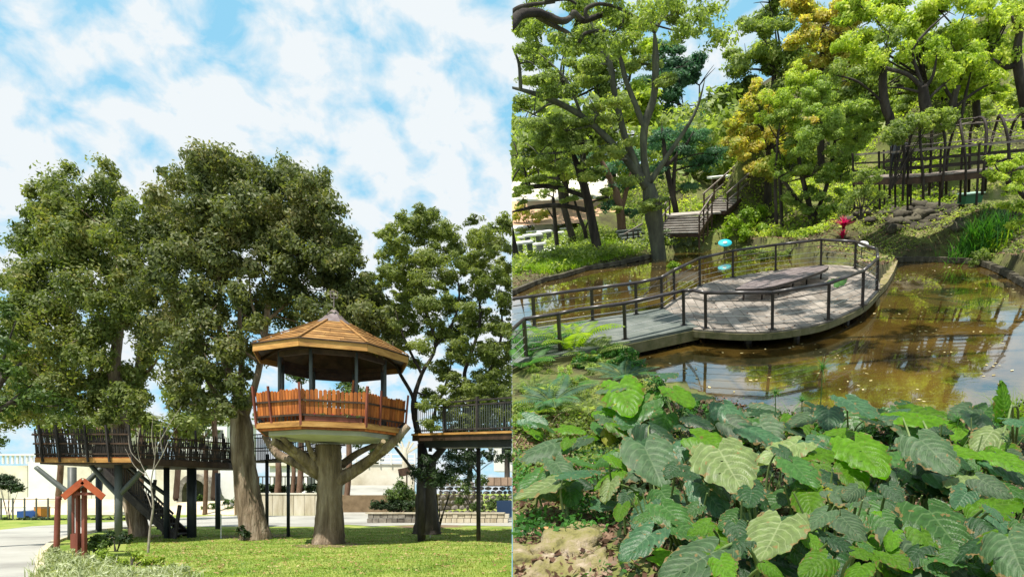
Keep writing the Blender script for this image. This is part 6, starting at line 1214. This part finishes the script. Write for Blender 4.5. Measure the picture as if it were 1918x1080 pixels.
# =================================================================== FOREGROUND BIG LEAVES
def va4(N, L, tcn, oi):
    v = N('ShaderNodeVectorMath'); v.operation = 'ADD'; L(tcn.outputs['Object'], v.inputs[0]); m_ = N('ShaderNodeMath'); m_.operation = 'MULTIPLY'; L(oi.outputs['Random'], m_.inputs[0]); m_.inputs[1].default_value = 31.0; L(m_.outputs[0], v.inputs[1]); return v.outputs[0]
def M_bigleaf(name, base, vein, back, trans=.35, rough=.42, tcol=(1.3, 1.7, .35), dust=.0):
    m, nt, b = newmat(name); N = nt.nodes.new; L = nt.links.new
    uv = N('ShaderNodeUVMap'); sp = N('ShaderNodeSeparateXYZ'); L(uv.outputs[0], sp.inputs[0])
    def MA(op, a, b_=None, c=None):
        n = N('ShaderNodeMath'); n.operation = op
        for i, v in enumerate((a, b_, c)):
            if v is None: continue
            if isinstance(v, (int, float)): n.inputs[i].default_value = v
            else: L(v, n.inputs[i])
        return n.outputs[0]
    au = MA('ABSOLUTE', MA('SUBTRACT', sp.outputs[0], .5)); au2 = MA('MULTIPLY', au, 2.0)
    nz = N('ShaderNodeTexNoise'); nz.inputs['Scale'].default_value = 4; L(uv.outputs[0], nz.inputs[0])
    lat = MA('PINGPONG', MA('MULTIPLY', MA('ADD', MA('SUBTRACT', sp.outputs[1], MA('MULTIPLY', au2, .40)), MA('MULTIPLY', nz.outputs[0], .10)), 8.0), .5)   # 0 at vein
    v1 = MA('LESS_THAN', lat, MA('SUBTRACT', .085, MA('MULTIPLY', au2, .06))); v0 = MA('LESS_THAN', au2, .03)
    vv = MA('MAXIMUM', v1, v0)
    tcn = N('ShaderNodeTexCoord'); no = N('ShaderNodeTexNoise'); no.inputs['Scale'].default_value = 9; no.inputs['Detail'].default_value = 6; L(tcn.outputs['Object'], no.inputs[0])
    oi = N('ShaderNodeObjectInfo'); hs = N('ShaderNodeHueSaturation'); mr = N('ShaderNodeMapRange'); L(oi.outputs['Random'], mr.inputs[0]); mr.inputs[3].default_value = .75; mr.inputs[4].default_value = 1.25; L(mr.outputs[0], hs.inputs['Value'])
    r = N('ShaderNodeValToRGB'); L(no.outputs[0], r.inputs[0]); e = r.color_ramp.elements; e[0].position = .35; e[0].color = col4([c*.72 for c in base]); e[1].position = .7; e[1].color = col4([c*1.25 for c in base])
    L(r.outputs[0], hs.inputs['Color'])
    mx_ = N('ShaderNodeMix'); mx_.data_type = 'RGBA'; L(MA('MULTIPLY', vv, .36), mx_.inputs[0]); L(hs.outputs[0], mx_.inputs[6]); mx_.inputs[7].default_value = col4(vein)
    eb = N('ShaderNodeMix'); eb.data_type = 'RGBA'; n4 = N('ShaderNodeTexNoise'); n4.inputs['Scale'].default_value = 7; L(va4(N, L, tcn, oi), n4.inputs[0])
    L(MA('MULTIPLY', MA('GREATER_THAN', MA('ADD', MA('MULTIPLY', MA('POWER', au2, 6.0), .22), n4.outputs[0]), .70), .8), eb.inputs[0]); L(mx_.outputs[2], eb.inputs[6]); eb.inputs[7].default_value = (.22, .14, .05, 1); mx_ = eb
    ge = N('ShaderNodeNewGeometry'); mb_ = N('ShaderNodeMix'); mb_.data_type = 'RGBA'; L(ge.outputs['Backfacing'], mb_.inputs[0]); L(mx_.outputs[2], mb_.inputs[6]); mb_.inputs[7].default_value = col4(back)
    L(mb_.outputs[2], b.inputs['Base Color']); b.inputs['Roughness'].default_value = rough; b.inputs['Specular IOR Level'].default_value = .33
    bp = N('ShaderNodeBump'); bp.inputs['Strength'].default_value = .6; bp.inputs['Distance'].default_value = .006; n3 = N('ShaderNodeTexNoise'); n3.inputs['Scale'].default_value = 45; L(tcn.outputs['Object'], n3.inputs[0])
    L(MA('ADD', MA('MULTIPLY', lat, 2.0), MA('MULTIPLY', n3.outputs[0], .8)), bp.inputs['Height']); L(bp.outputs[0], b.inputs['Normal'])
    t = N('ShaderNodeBsdfTranslucent'); mc = N('ShaderNodeMix'); mc.data_type = 'RGBA'; mc.blend_type = 'MULTIPLY'; mc.inputs[0].default_value = 1; L(mb_.outputs[2], mc.inputs[6]); mc.inputs[7].default_value = col4(tcol); L(mc.outputs[2], t.inputs[0])
    ms = N('ShaderNodeMixShader'); ms.inputs[0].default_value = trans; L(b.outputs[0], ms.inputs[1]); L(t.outputs[0], ms.inputs[2]); L(ms.outputs[0], nt.nodes['Material Output'].inputs[0]); return m
BL = {'b': M_bigleaf('backlit_tone_leaf', (.12, .27, .012), (.22, .36, .05), (.13, .27, .02), .55, .36),  # yellow-green base colour imitates leaves lit from behind
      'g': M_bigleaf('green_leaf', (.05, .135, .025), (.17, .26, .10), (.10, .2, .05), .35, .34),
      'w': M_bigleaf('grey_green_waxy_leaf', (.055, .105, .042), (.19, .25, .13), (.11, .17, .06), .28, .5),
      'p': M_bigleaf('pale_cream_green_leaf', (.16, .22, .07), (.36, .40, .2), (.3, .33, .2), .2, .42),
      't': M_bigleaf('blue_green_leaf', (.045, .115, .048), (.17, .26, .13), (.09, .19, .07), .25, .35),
      'd': M_bigleaf('shade_tone_leaf', (.018, .055, .014), (.07, .13, .06), (.05, .1, .03), .2, .4),  # dark green base colour imitates leaves standing in shade
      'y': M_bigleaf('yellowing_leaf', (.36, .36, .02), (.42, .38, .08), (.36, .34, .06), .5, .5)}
MT['stalk'] = M_mottle('leaf_stalk', [(.07, .12, .03), (.14, .20, .06), (.2, .22, .1)], 6, .5, .2, 20, (1, 1, .2))
MT['twig'] = M_mottle('dry_twig', [(.28, .18, .13), (.48, .36, .28)], 8, .8, .4, 30)
def leaf_mesh(seed, fold=.12, droop=.28, ripple=.014, scal=.035, curl=0.0):
    rr = random.Random(seed); NU, NV = 28, 30; vs = []; uv = []
    ph = rr.uniform(0, 6)
    for j in range(NV+1):
        v = j/NV; hw = .47*((1-v**1.25)**.66)*(.70+1.05*min(v, .35)+.1*v)
        for i in range(NU+1):
            u = -1+2*i/NU; au = abs(u); edge = max(0, au-.7)/.3
            sc = 1+scal*edge*math.sin(v*46+ph+(1 if u > 0 else 0))+scal*.8*edge*math.sin(v*17+ph*2)
            x = u*hw*sc; y = v-.27*math.sin(PI*.80*au)*(1-v)**2.2-.06*au*(1-v)+.02*math.sin(9*v+ph)*au
            if au < .12: y += .0
            vein = math.cos(2*PI*8*(v-.40*au))
            z = fold*au*.5-ripple*vein*min(1, au*4)*(1-.3*au) - droop*(y*y)*.42 - droop*.75*(au**2.0)*hw*1.2 + edge*.018*math.sin(v*23+ph*1.7+u) + .012*math.sin(u*5+ph)*math.sin(v*7+ph)
            z += curl*au*au*.3
            vs.append((x, y, z)); uv.append(((u+1)/2, v))
    W1 = NU+1; fs = [(j*W1+i, j*W1+i+1, (j+1)*W1+i+1, (j+1)*W1+i) for j in range(NV) for i in range(NU)]
    for _ in range(rr.randrange(0, 4)):                       # torn margin
        j0 = rr.randrange(3, NV-4); sd_ = rr.choice((0, 1)); dp = rr.randrange(3, 9)
        for q in range(dp):
            for jj in range(j0, j0+(2 if q < dp//2 else 1)):
                fs[jj*NU+(q if sd_ == 0 else NU-1-q)] = None
    fs_t = [f for f in fs]
    if seed % 3 == 0:                                        # insect holes and torn margin
        for _ in range(5):
            k = rr.randrange(len(fs)); fs[k] = None
    fs = [f for f in fs if f]
    me = bpy.data.meshes.new('leaf_%d' % seed); me.from_pydata(vs, [], fs); ul = me.uv_layers.new(name='UVMap')
    for p in me.polygons:
        for li in p.loop_indices: ul.data[li].uv = uv[me.loops[li].vertex_index]
    me.shade_smooth(); return me
LM = [leaf_mesh(i, *a) for i, a in enumerate([(.10, .30, .016), (.16, .45, .020), (.06, .22, .012), (.2, .6, .016), (.12, .15, .018), (.05, .75, .022), (.14, .35, .02, .06), (.1, .3, .010, .02, .3), (.08, .5, .02, .05), (.18, .25, .012, .03), (.03, .4, .024, .05, .2), (.22, .35, .015, .04), (.12, .55, .018, .06), (.06, .35, .014, .03)])]
def big_leaf(plant, px, py, wpx, Y, az, pitch, roll, kind, shape, foot=None, lenf=1.2, stalk=True):
    """px,py = middle of the blade; az: heading of the tip (0 away from the viewer, 90 right, 180 towards); pitch: tip below (+) the horizontal"""
    c = PR(px, py, Y); t = Y/rdir(px, py).y; W_ = wpx*t; Ls = W_/.86
    a = math.radians(az); pi_ = math.radians(pitch*.16+random.uniform(-6, 8) if pitch > 0 else pitch); ro = math.radians(roll)
    yd = Vector((math.sin(a)*math.cos(pi_), math.cos(a)*math.cos(pi_), -math.sin(pi_))); xd = Vector((math.cos(a), -math.sin(a), 0)); zd = xd.cross(yd).normalized()
    if zd.z < 0 and abs(pitch) < 90: zd = -zd; xd = -xd
    R = Matrix((xd, yd, zd)).transposed() @ Matrix.Rotation(ro, 3, 'Y')
    sc = Matrix.Diagonal((Ls, Ls*lenf*.8, Ls)); org = c-(R @ sc @ Vector((0, .35, -.06)))
    me = LM[shape % len(LM)]; key = me.name+kind
    if key not in BLC:
        m2 = me.copy(); m2.materials.clear(); m2.materials.append(BL[kind]); BLC[key] = m2
    o = bpy.data.objects.new('leaf', BLC[key]); C.objects.link(o); o['_s'] = 'R'; ALL.append(o); o.parent = plant
    o.matrix_local = Matrix.Translation(org-base_of(plant)) @ (R @ sc).to_4x4()
    if stalk:
        f = Vector(foot) if foot is not None else base_of(plant)+Vector((random.uniform(-.06, .06), random.uniform(-.05, .05), -.05))
        mid = f.lerp(org, .55)+Vector((0, 0, .12*(org-f).length))-Vector((yd.x, yd.y, 0))*.06
        build('stalk', MB().curve([f, mid, org-Vector((0, 0, .004))], [.016, .011, .007], n=7), MT['stalk'], plant, True)
    return o
BLC = {}
def plant_at(label, px, py):
    p = hit(px, py); return thing('elephant_ear', label, 'plant', p)
def YY(px, py, h): return hit(px, py, h).y
# (px, py, width px, height above ground, az, pitch, roll, kind, shape)
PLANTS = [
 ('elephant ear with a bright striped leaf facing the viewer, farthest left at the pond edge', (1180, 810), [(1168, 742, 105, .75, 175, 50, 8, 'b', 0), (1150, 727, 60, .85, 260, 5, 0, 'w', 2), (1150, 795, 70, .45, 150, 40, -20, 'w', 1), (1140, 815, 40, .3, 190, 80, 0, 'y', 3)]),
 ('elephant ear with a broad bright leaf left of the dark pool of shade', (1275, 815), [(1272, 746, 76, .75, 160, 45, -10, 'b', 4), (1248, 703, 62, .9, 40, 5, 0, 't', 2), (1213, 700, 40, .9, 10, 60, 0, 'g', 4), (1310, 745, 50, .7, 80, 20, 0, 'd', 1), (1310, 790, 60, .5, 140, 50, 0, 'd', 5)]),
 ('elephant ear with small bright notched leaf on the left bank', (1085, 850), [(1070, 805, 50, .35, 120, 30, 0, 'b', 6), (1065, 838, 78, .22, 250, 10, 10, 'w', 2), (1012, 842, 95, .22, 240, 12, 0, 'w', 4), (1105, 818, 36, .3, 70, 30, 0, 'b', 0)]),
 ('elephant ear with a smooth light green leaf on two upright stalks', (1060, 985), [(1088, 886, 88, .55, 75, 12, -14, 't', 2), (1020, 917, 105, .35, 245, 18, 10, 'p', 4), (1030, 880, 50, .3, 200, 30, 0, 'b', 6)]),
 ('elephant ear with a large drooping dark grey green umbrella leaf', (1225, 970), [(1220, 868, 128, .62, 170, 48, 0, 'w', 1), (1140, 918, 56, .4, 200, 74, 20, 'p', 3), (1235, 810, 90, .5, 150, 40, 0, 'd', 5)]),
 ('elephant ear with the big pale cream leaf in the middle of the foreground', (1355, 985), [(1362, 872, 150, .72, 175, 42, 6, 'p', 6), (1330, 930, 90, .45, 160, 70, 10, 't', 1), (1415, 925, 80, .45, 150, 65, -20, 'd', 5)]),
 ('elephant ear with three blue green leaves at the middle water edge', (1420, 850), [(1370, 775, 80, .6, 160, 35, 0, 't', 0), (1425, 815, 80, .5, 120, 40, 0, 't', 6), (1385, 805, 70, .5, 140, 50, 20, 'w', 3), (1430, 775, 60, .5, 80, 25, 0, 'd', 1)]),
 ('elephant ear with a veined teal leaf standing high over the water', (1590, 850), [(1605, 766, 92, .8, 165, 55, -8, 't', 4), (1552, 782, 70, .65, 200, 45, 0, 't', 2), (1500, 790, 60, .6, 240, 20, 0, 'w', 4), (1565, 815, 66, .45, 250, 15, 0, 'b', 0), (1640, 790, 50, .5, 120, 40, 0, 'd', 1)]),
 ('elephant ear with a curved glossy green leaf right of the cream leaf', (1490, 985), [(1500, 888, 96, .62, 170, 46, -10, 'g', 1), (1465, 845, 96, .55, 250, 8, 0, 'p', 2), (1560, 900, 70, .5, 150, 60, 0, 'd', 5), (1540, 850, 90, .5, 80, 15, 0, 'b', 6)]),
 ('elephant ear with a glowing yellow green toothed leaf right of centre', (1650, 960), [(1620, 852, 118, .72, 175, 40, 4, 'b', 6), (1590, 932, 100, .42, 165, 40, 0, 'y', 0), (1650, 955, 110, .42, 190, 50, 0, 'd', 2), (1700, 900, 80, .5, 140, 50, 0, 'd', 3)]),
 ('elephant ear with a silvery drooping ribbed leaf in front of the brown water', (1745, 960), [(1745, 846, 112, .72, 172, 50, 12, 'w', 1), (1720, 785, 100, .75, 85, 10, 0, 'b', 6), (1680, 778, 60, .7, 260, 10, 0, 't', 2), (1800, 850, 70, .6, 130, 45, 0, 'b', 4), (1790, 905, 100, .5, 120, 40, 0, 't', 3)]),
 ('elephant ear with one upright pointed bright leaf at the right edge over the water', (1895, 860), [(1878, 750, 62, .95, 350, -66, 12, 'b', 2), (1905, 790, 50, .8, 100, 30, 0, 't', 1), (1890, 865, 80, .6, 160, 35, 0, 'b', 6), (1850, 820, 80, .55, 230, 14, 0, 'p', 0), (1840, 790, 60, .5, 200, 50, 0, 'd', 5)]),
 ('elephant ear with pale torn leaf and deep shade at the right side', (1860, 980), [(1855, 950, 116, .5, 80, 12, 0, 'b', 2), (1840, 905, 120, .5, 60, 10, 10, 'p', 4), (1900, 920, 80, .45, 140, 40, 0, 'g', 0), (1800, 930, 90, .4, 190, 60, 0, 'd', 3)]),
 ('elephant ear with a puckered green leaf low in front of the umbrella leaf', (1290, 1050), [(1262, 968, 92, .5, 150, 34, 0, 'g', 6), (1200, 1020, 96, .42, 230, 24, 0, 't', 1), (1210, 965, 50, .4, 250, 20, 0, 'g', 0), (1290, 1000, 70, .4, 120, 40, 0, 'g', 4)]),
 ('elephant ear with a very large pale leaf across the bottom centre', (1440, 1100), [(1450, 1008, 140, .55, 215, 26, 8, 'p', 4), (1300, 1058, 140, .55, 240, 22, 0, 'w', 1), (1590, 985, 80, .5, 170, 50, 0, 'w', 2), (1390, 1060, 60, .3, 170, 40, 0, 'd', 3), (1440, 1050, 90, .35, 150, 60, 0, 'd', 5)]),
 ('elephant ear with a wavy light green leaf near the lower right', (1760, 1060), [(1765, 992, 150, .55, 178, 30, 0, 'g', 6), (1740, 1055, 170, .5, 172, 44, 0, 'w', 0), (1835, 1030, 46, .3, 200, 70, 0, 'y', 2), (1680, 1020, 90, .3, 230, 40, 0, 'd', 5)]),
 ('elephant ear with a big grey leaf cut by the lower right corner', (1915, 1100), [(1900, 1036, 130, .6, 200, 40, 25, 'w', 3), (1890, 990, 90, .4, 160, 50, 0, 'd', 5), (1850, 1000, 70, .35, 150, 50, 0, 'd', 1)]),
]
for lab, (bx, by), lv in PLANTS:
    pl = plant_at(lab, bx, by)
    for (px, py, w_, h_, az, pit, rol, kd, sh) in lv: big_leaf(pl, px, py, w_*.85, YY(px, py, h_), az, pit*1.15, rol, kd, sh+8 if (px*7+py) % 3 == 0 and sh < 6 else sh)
# more leaves of the same plants, crowding between the large ones
r2 = random.Random(77); PLO = [o for o in ALL if o.parent is None and o.name.startswith('elephant_ear')]
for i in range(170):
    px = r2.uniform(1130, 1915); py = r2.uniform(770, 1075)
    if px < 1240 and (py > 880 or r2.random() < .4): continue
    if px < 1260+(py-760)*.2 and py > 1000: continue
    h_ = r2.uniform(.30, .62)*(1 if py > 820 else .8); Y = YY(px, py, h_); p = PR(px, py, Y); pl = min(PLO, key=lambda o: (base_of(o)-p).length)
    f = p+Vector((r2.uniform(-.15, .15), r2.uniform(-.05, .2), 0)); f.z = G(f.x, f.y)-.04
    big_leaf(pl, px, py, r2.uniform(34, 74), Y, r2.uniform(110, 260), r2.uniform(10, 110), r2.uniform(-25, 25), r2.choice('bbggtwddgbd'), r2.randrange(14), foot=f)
for i in range(34):
    px = r2.uniform(975, 1215); py = r2.uniform(770, 985)
    if px < 1110 and py > 925: continue
    h_ = r2.uniform(.14, .40); Y = YY(px, py, h_); p = PR(px, py, Y); pl = min(PLO, key=lambda o: (base_of(o)-p).length)
    f = p+Vector((r2.uniform(-.12, .12), r2.uniform(-.05, .15), 0)); f.z = G(f.x, f.y)-.04
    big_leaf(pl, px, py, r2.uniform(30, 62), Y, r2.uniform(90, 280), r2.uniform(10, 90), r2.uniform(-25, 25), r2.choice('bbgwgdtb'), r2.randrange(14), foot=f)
# lower filler leaves in the shade
rf = random.Random(21); uu = thing('understorey_leaves', 'dim lower leaves crowded under the big foreground leaves', 'plants', hit(1500, 1000))
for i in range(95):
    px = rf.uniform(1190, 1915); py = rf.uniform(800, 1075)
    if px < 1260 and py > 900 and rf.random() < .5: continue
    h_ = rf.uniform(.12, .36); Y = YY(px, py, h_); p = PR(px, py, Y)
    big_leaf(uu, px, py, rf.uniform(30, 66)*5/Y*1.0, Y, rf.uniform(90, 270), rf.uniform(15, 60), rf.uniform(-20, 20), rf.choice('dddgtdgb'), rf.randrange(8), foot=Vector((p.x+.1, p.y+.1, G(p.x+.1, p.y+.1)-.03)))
# loose stalks in the shade
sk = MB()
for i in range(150):
    px = rf.uniform(1200, 1915); py = rf.uniform(870, 1080); p = hit(px, py); e = p+Vector((rf.uniform(-.15, .15), rf.uniform(-.1, .15), rf.uniform(.3, .6))); sk.curve([p-Vector((0, 0, .05)), p.lerp(e, .5)+Vector((rf.uniform(-.04, .04), 0, .03)), e], [.011, .009, .006], n=5, steps=3)
build('stalks', sk, MT['stalk'], uu, kind='stuff')
# ferns
def fern(label, px, py, fr, size, mat, up=.75):
    size *= 1.3; p = hit(px, py); f = thing('fern', label, 'fern', p)
    for k in range(fr):
        az = 2*PI*k/fr+rf.uniform(-.3, .3); L_ = size*rf.uniform(.75, 1.15); n = 24; quads = []; rach = []
        d = Vector((math.cos(az), math.sin(az), 0)); s_ = Vector((-math.sin(az), math.cos(az), 0))
        for i in range(n+1):
            t = i/n; q_ = p+d*(L_*t*(.55+.35*t))+Vector((0, 0, L_*up*(t-.62*t*t))); rach.append(q_)
            if i > 3:
                ln = L_*.22*math.sin(PI*min(1, (t*.92+.1)))**.7; wd2 = L_/n*.68; fwd = (rach[-1]-rach[-2]).normalized()
                for sg in (-1, 1):
                    tip = q_+s_*(sg*ln)+fwd*ln*.35-Vector((0, 0, ln*.28)); mid = (q_+tip)/2+Vector((0, 0, ln*.06)); quads.append([q_-fwd*wd2*.3, mid-fwd*wd2*.7, tip, mid+fwd*wd2*.7])
        st_ = build('frond', MB().tube(rach[::3], [.006]*len(rach[::3]), 4), MT['stalk'], f); soup('leaflets', np.array([[list(v) for v in q__] for q__ in quads]), 4, mat, st_, kind='stuff')
fern('tall fern in front of the walkway railing at the left', 1075, 668, 9, 1.35, MT['rf_lime'], 1.25)
fern('green fern at the left border below the walkway', 985, 690, 9, .95, MT['rf_reed'])
fern('blue green fern left of the water beside the bright striped leaf', 1170, 712, 9, .75, MT['rf_teal'])
fern('fresh fern between the walkway edge and the water', 1225, 705, 8, .7, MT['rf_reed'])
fern('fern with curled fronds just left of the water corner', 1130, 690, 8, .65, MT['rf_green'])
fern('low fern in the shade left of the striped leaf', 1060, 735, 9, .7, MT['rf_reed'])
fern('large arching fern overlapping the walkway railing near the left border', 1010, 664, 10, 1.25, MT['rf_reed'], 1.0)
fern('feathery fern at the very left border beside the walkway post', 968, 668, 9, 1.1, MT['rf_teal'], 1.0)
fern('deep green fern under the railing between the two nearest posts', 1110, 676, 9, .95, MT['rf_green'], .9)
fern('spreading fern above the dead twigs', 1035, 760, 9, .8, MT['rf_teal'])
fern('low spreading fern at the left border above the grey fallen leaves', 975, 800, 9, .6, MT['rf_reed'])
fern('small fern left of the bright notched leaf', 1100, 770, 8, .6, MT['rf_green'])
fern('dusky fern at the left border beneath the fallen twigs', 1000, 735, 9, .6, MT['rf_green'])
fern('yellowish fern beside the dead twigs', 1010, 775, 8, .5, MT['rf_lime'])
# papyrus
def papyrus(label, px, py, topy, r):
    Y = hit(px, py+4).y; top = PR(px, topy, Y); base = Vector((top.x, top.y+.02, G(top.x, top.y)-.05)); o = thing('papyrus', label, 'plant', base); t = Y/rdir(px, py).y
    build('stalk', MB().curve([base, base.lerp(top, .5)+Vector((.03, 0, 0)), top], [.012, .009, .007], n=6), MT['stalk'], o, True)
    q_ = blades(np.repeat([list(top)], 60, 0)+RNG.normal(size=(60, 3))*.005, r*t*.8, .006, 2.6, 6); soup('umbel', q_, 4, MT['rf_reed'], o)
papyrus('papyrus head standing alone against the brown water', 1540, 800, 694, 34)
papyrus('smaller papyrus head left of the tall one', 1502, 815, 752, 20)
papyrus('papyrus flower head against the blue reflection', 1452, 815, 737, 16)
papyrus('drooping papyrus at the right water edge', 1690, 830, 788, 30)
papyrus('papyrus just left of the upright pointed leaf', 1795, 838, 790, 30)
papyrus('papyrus half hidden at the right water edge near the pointed leaf', 1850, 838, 792, 26)
# sedge tufts at the water edge, ground plants
for lab, px, py, n_, h_, mt in (('tuft of dark sedge blades at the middle water edge', 1440, 812, 220, .42, 'rf_reed'), ('tuft of sedge blades left of the veined teal leaf', 1475, 822, 160, .35, 'rf_lime'), ('grassy tuft at the water edge under the flat bright leaf', 1745, 828, 220, .35, 'rf_reed'), ('wispy grass at the right edge over the water', 1905, 800, 240, .55, 'rf_lime')):
    p = hit(px, py); o = thing('sedge_tuft', lab, 'grass', p); q_ = np.array([[p.x+RNG.normal()*.22, p.y+RNG.normal()*.15, 0] for _ in range(n_)]); q_[:, 2] = gz(q_[:, 0], q_[:, 1]); soup('blades', blades(q_, h_, .010, .9, 4), 4, MT[mt], o)
ground_leaves('ground_cover', 'small yellow green ground cover plants on the lower left bank', 1500, (-2.2, 2.0), (3.4, 9.5), .030, MT['rf_reed'], .10, .7, cond=lambda x, y: (x < -.2+.08*y) & (np.sin(x*3)+np.sin(y*2.7) > -.6), rep=12, spread=.06)
ground_leaves('ground_cover', 'mixed dark undergrowth below the walkway at the left', 2600, (-3.5, 1.5), (8.0, 14.0), .04, MT['rf_green'], .10, .8, cond=lambda x, y: ~inpoly(x, y, wpoly) & (y < 12.6+.25*x) & (np.sin(x*2.1)+np.sin(y*1.9+x) > -.2), rep=9, spread=.12)
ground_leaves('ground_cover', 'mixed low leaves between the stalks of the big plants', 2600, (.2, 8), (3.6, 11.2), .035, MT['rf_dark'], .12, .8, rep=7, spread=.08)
gcs = [hit(x, y)+Vector((0, 0, .12)) for x, y in ((985, 735), (1010, 720), (1040, 740), (975, 770), (1030, 765), (1000, 700), (1060, 700), (1090, 720), (970, 655), (1000, 660), (1110, 700), (1065, 765), (985, 800))]
bush('undergrowth', 'tangled yellow green undergrowth at the left border below the ferns', [(g_-Vector((0, 0, .06)), .26) for g_ in gcs], MT['rf_lightgreen'], 'undergrowth', k=9, size=.032)
bush('undergrowth', 'tangled dark undergrowth between the ferns and the walkway edge', [(g_+Vector((.3, .5, -.1)), .28) for g_ in gcs], MT['rf_green'], 'undergrowth', k=7, size=.04)
bush('undergrowth', 'dark ferny undergrowth hugging the near edge of the grey walkway', [(hit(x, y)+Vector((0, 0, .15)), .34) for x, y in ((1120, 680), (1150, 672), (1180, 675), (1205, 680), (1225, 690), (1160, 690), (1195, 700), (1090, 690), (1240, 712))], MT['rf_reed'], 'undergrowth', k=8, size=.04)
bush('shore_plants', 'leafy green plants crowding the near shore behind the big leaves', [(hit(x, y)+Vector((0, 0, .10)), .26) for x, y in ((1230, 735), (1265, 752), (1300, 770), (1335, 785), (1370, 800), (1410, 815), (1450, 822), (1500, 828), (1550, 832), (1620, 835), (1680, 832), (1740, 830), (1800, 825), (1850, 815), (1285, 790), (1240, 765), (1330, 812), (1390, 828))], MT['rf_reed'], 'plants', k=9, size=.045)
# mossy rock bottom left
rc = thing('mossy_rock', 'large mossy rock with pinkish crumbly face in the bottom left of the pond view', 'rock', hit(1050, 1060))
for x, y, r in ((1060, 1035, 66), (990, 1060, 60), (1110, 1075, 50), (1020, 1090, 70), (1085, 1010, 40)):
    p = hit(x, y); t = p.y/rdir(x, y).y; build('boulder', MB().blob(p+Vector((0, .1, -r*t*.35)), r*t, 4, .5, x, (1.2, 1, .6)), MT['rockyellow'], rc, True)
# twigs
def twigs(label, lines):
    o = thing('dead_twigs', label, 'twigs', hit(*lines[0][0][:2]))
    for ln in lines:
        n_ = len(ln); r0 = .010
        build('twig', MB().curve([hit(a[0], a[1])+Vector((0, 0, a[2])) for a in ln], [r0*(1-.6*i/(n_-1)) for i in range(n_)], n=6, wob=.1), MT['twig'], o, True)
twigs('pale dead twigs lying on the bank at the left below the ferns', [[(965, 838, .05), (990, 808, .12), (1035, 806, .12), (1065, 802, .08)], [(1035, 806, .1), (1045, 790, .14), (1085, 775, .16)], [(1037, 812, .05), (1034, 798, .12)], [(1048, 805, .1), (1060, 812, .04)]])
twigs('pinkish curled dead twig in front of the pale bottom leaf', [[(1455, 1085, .1), (1470, 1055, .16), (1490, 1045, .2), (1515, 1052, .18), (1522, 1064, .1)], [(1475, 1052, .16), (1485, 1030, .22), (1492, 1012, .26)]])
leafr = thing('fallen_leaf', 'single green leaf lying on the near handrail at the right bend', 'leaf', PRz(1570, 527, 1.52)); big_leaf(leafr, 1570, 527, 34, PRz(1568, 560, ZK).y-.35, 55, -12, 10, 'g', 2, stalk=False)
orl = thing('dry_leaf', 'curled orange brown dry leaf on the lower left bank', 'leaf', hit(1020, 985)); big_leaf(orl, 1018, 988, 30, YY(1018, 988, .05), 120, -20, 0, 'y', 5, stalk=False)
orl.children[0].data = orl.children[0].data.copy(); orl.children[0].data.materials[0] = M_mottle('dry_orange_leaf', [(.35, .14, .05), (.6, .3, .14)], 5, .8, .4)
# =================================================================== keep each place on its own side of their common boundary
bpy.context.view_layer.update()
done = {}
NL = SEAM_N
for o in list(ALL):
    if o.type != 'MESH' or '_clipped' in o: continue
    W = o.matrix_world; sgn = -1.0 if o['_s'] == 'L' else 1.0
    ds = [sgn*((W @ Vector(c)).dot(NL)) for c in o.bound_box]
    if min(ds) > .006: continue
    if max(ds) <= .006:
        o['_dead'] = 1; continue
    me = o.data.copy() if o.data.users > 1 else o.data
    bm = bmesh.new(); bm.from_mesh(me); Wi = W.inverted()
    co = Wi @ (NL*(sgn*.006)); no = (W.to_3x3().transposed() @ NL).normalized()*sgn
    bmesh.ops.bisect_plane(bm, geom=bm.verts[:]+bm.edges[:]+bm.faces[:], plane_co=co, plane_no=no, clear_inner=True, clear_outer=False)
    if len(bm.faces) == 0: o['_dead'] = 1
    bm.to_mesh(me); bm.free(); o.data = me
dead = [o for o in ALL if '_dead' in o]
kids = {}
for o in ALL:
    if o.parent: kids.setdefault(o.parent.name, []).append(o)
for o in dead:
    if not [k for k in kids.get(o.name, []) if '_dead' not in k]:
        bpy.data.objects.remove(o)
ALL = [o for o in C.objects]
for o in list(ALL):
    if o.type == 'EMPTY' and not o.children: bpy.data.objects.remove(o)
for o in C.objects:
    for k in ('_s', '_clipped', '_dead'):
        if k in o: del o[k]
print('objects', len(C.objects), 'tris', sum(len(o.data.polygons) for o in C.objects if o.type == 'MESH'))
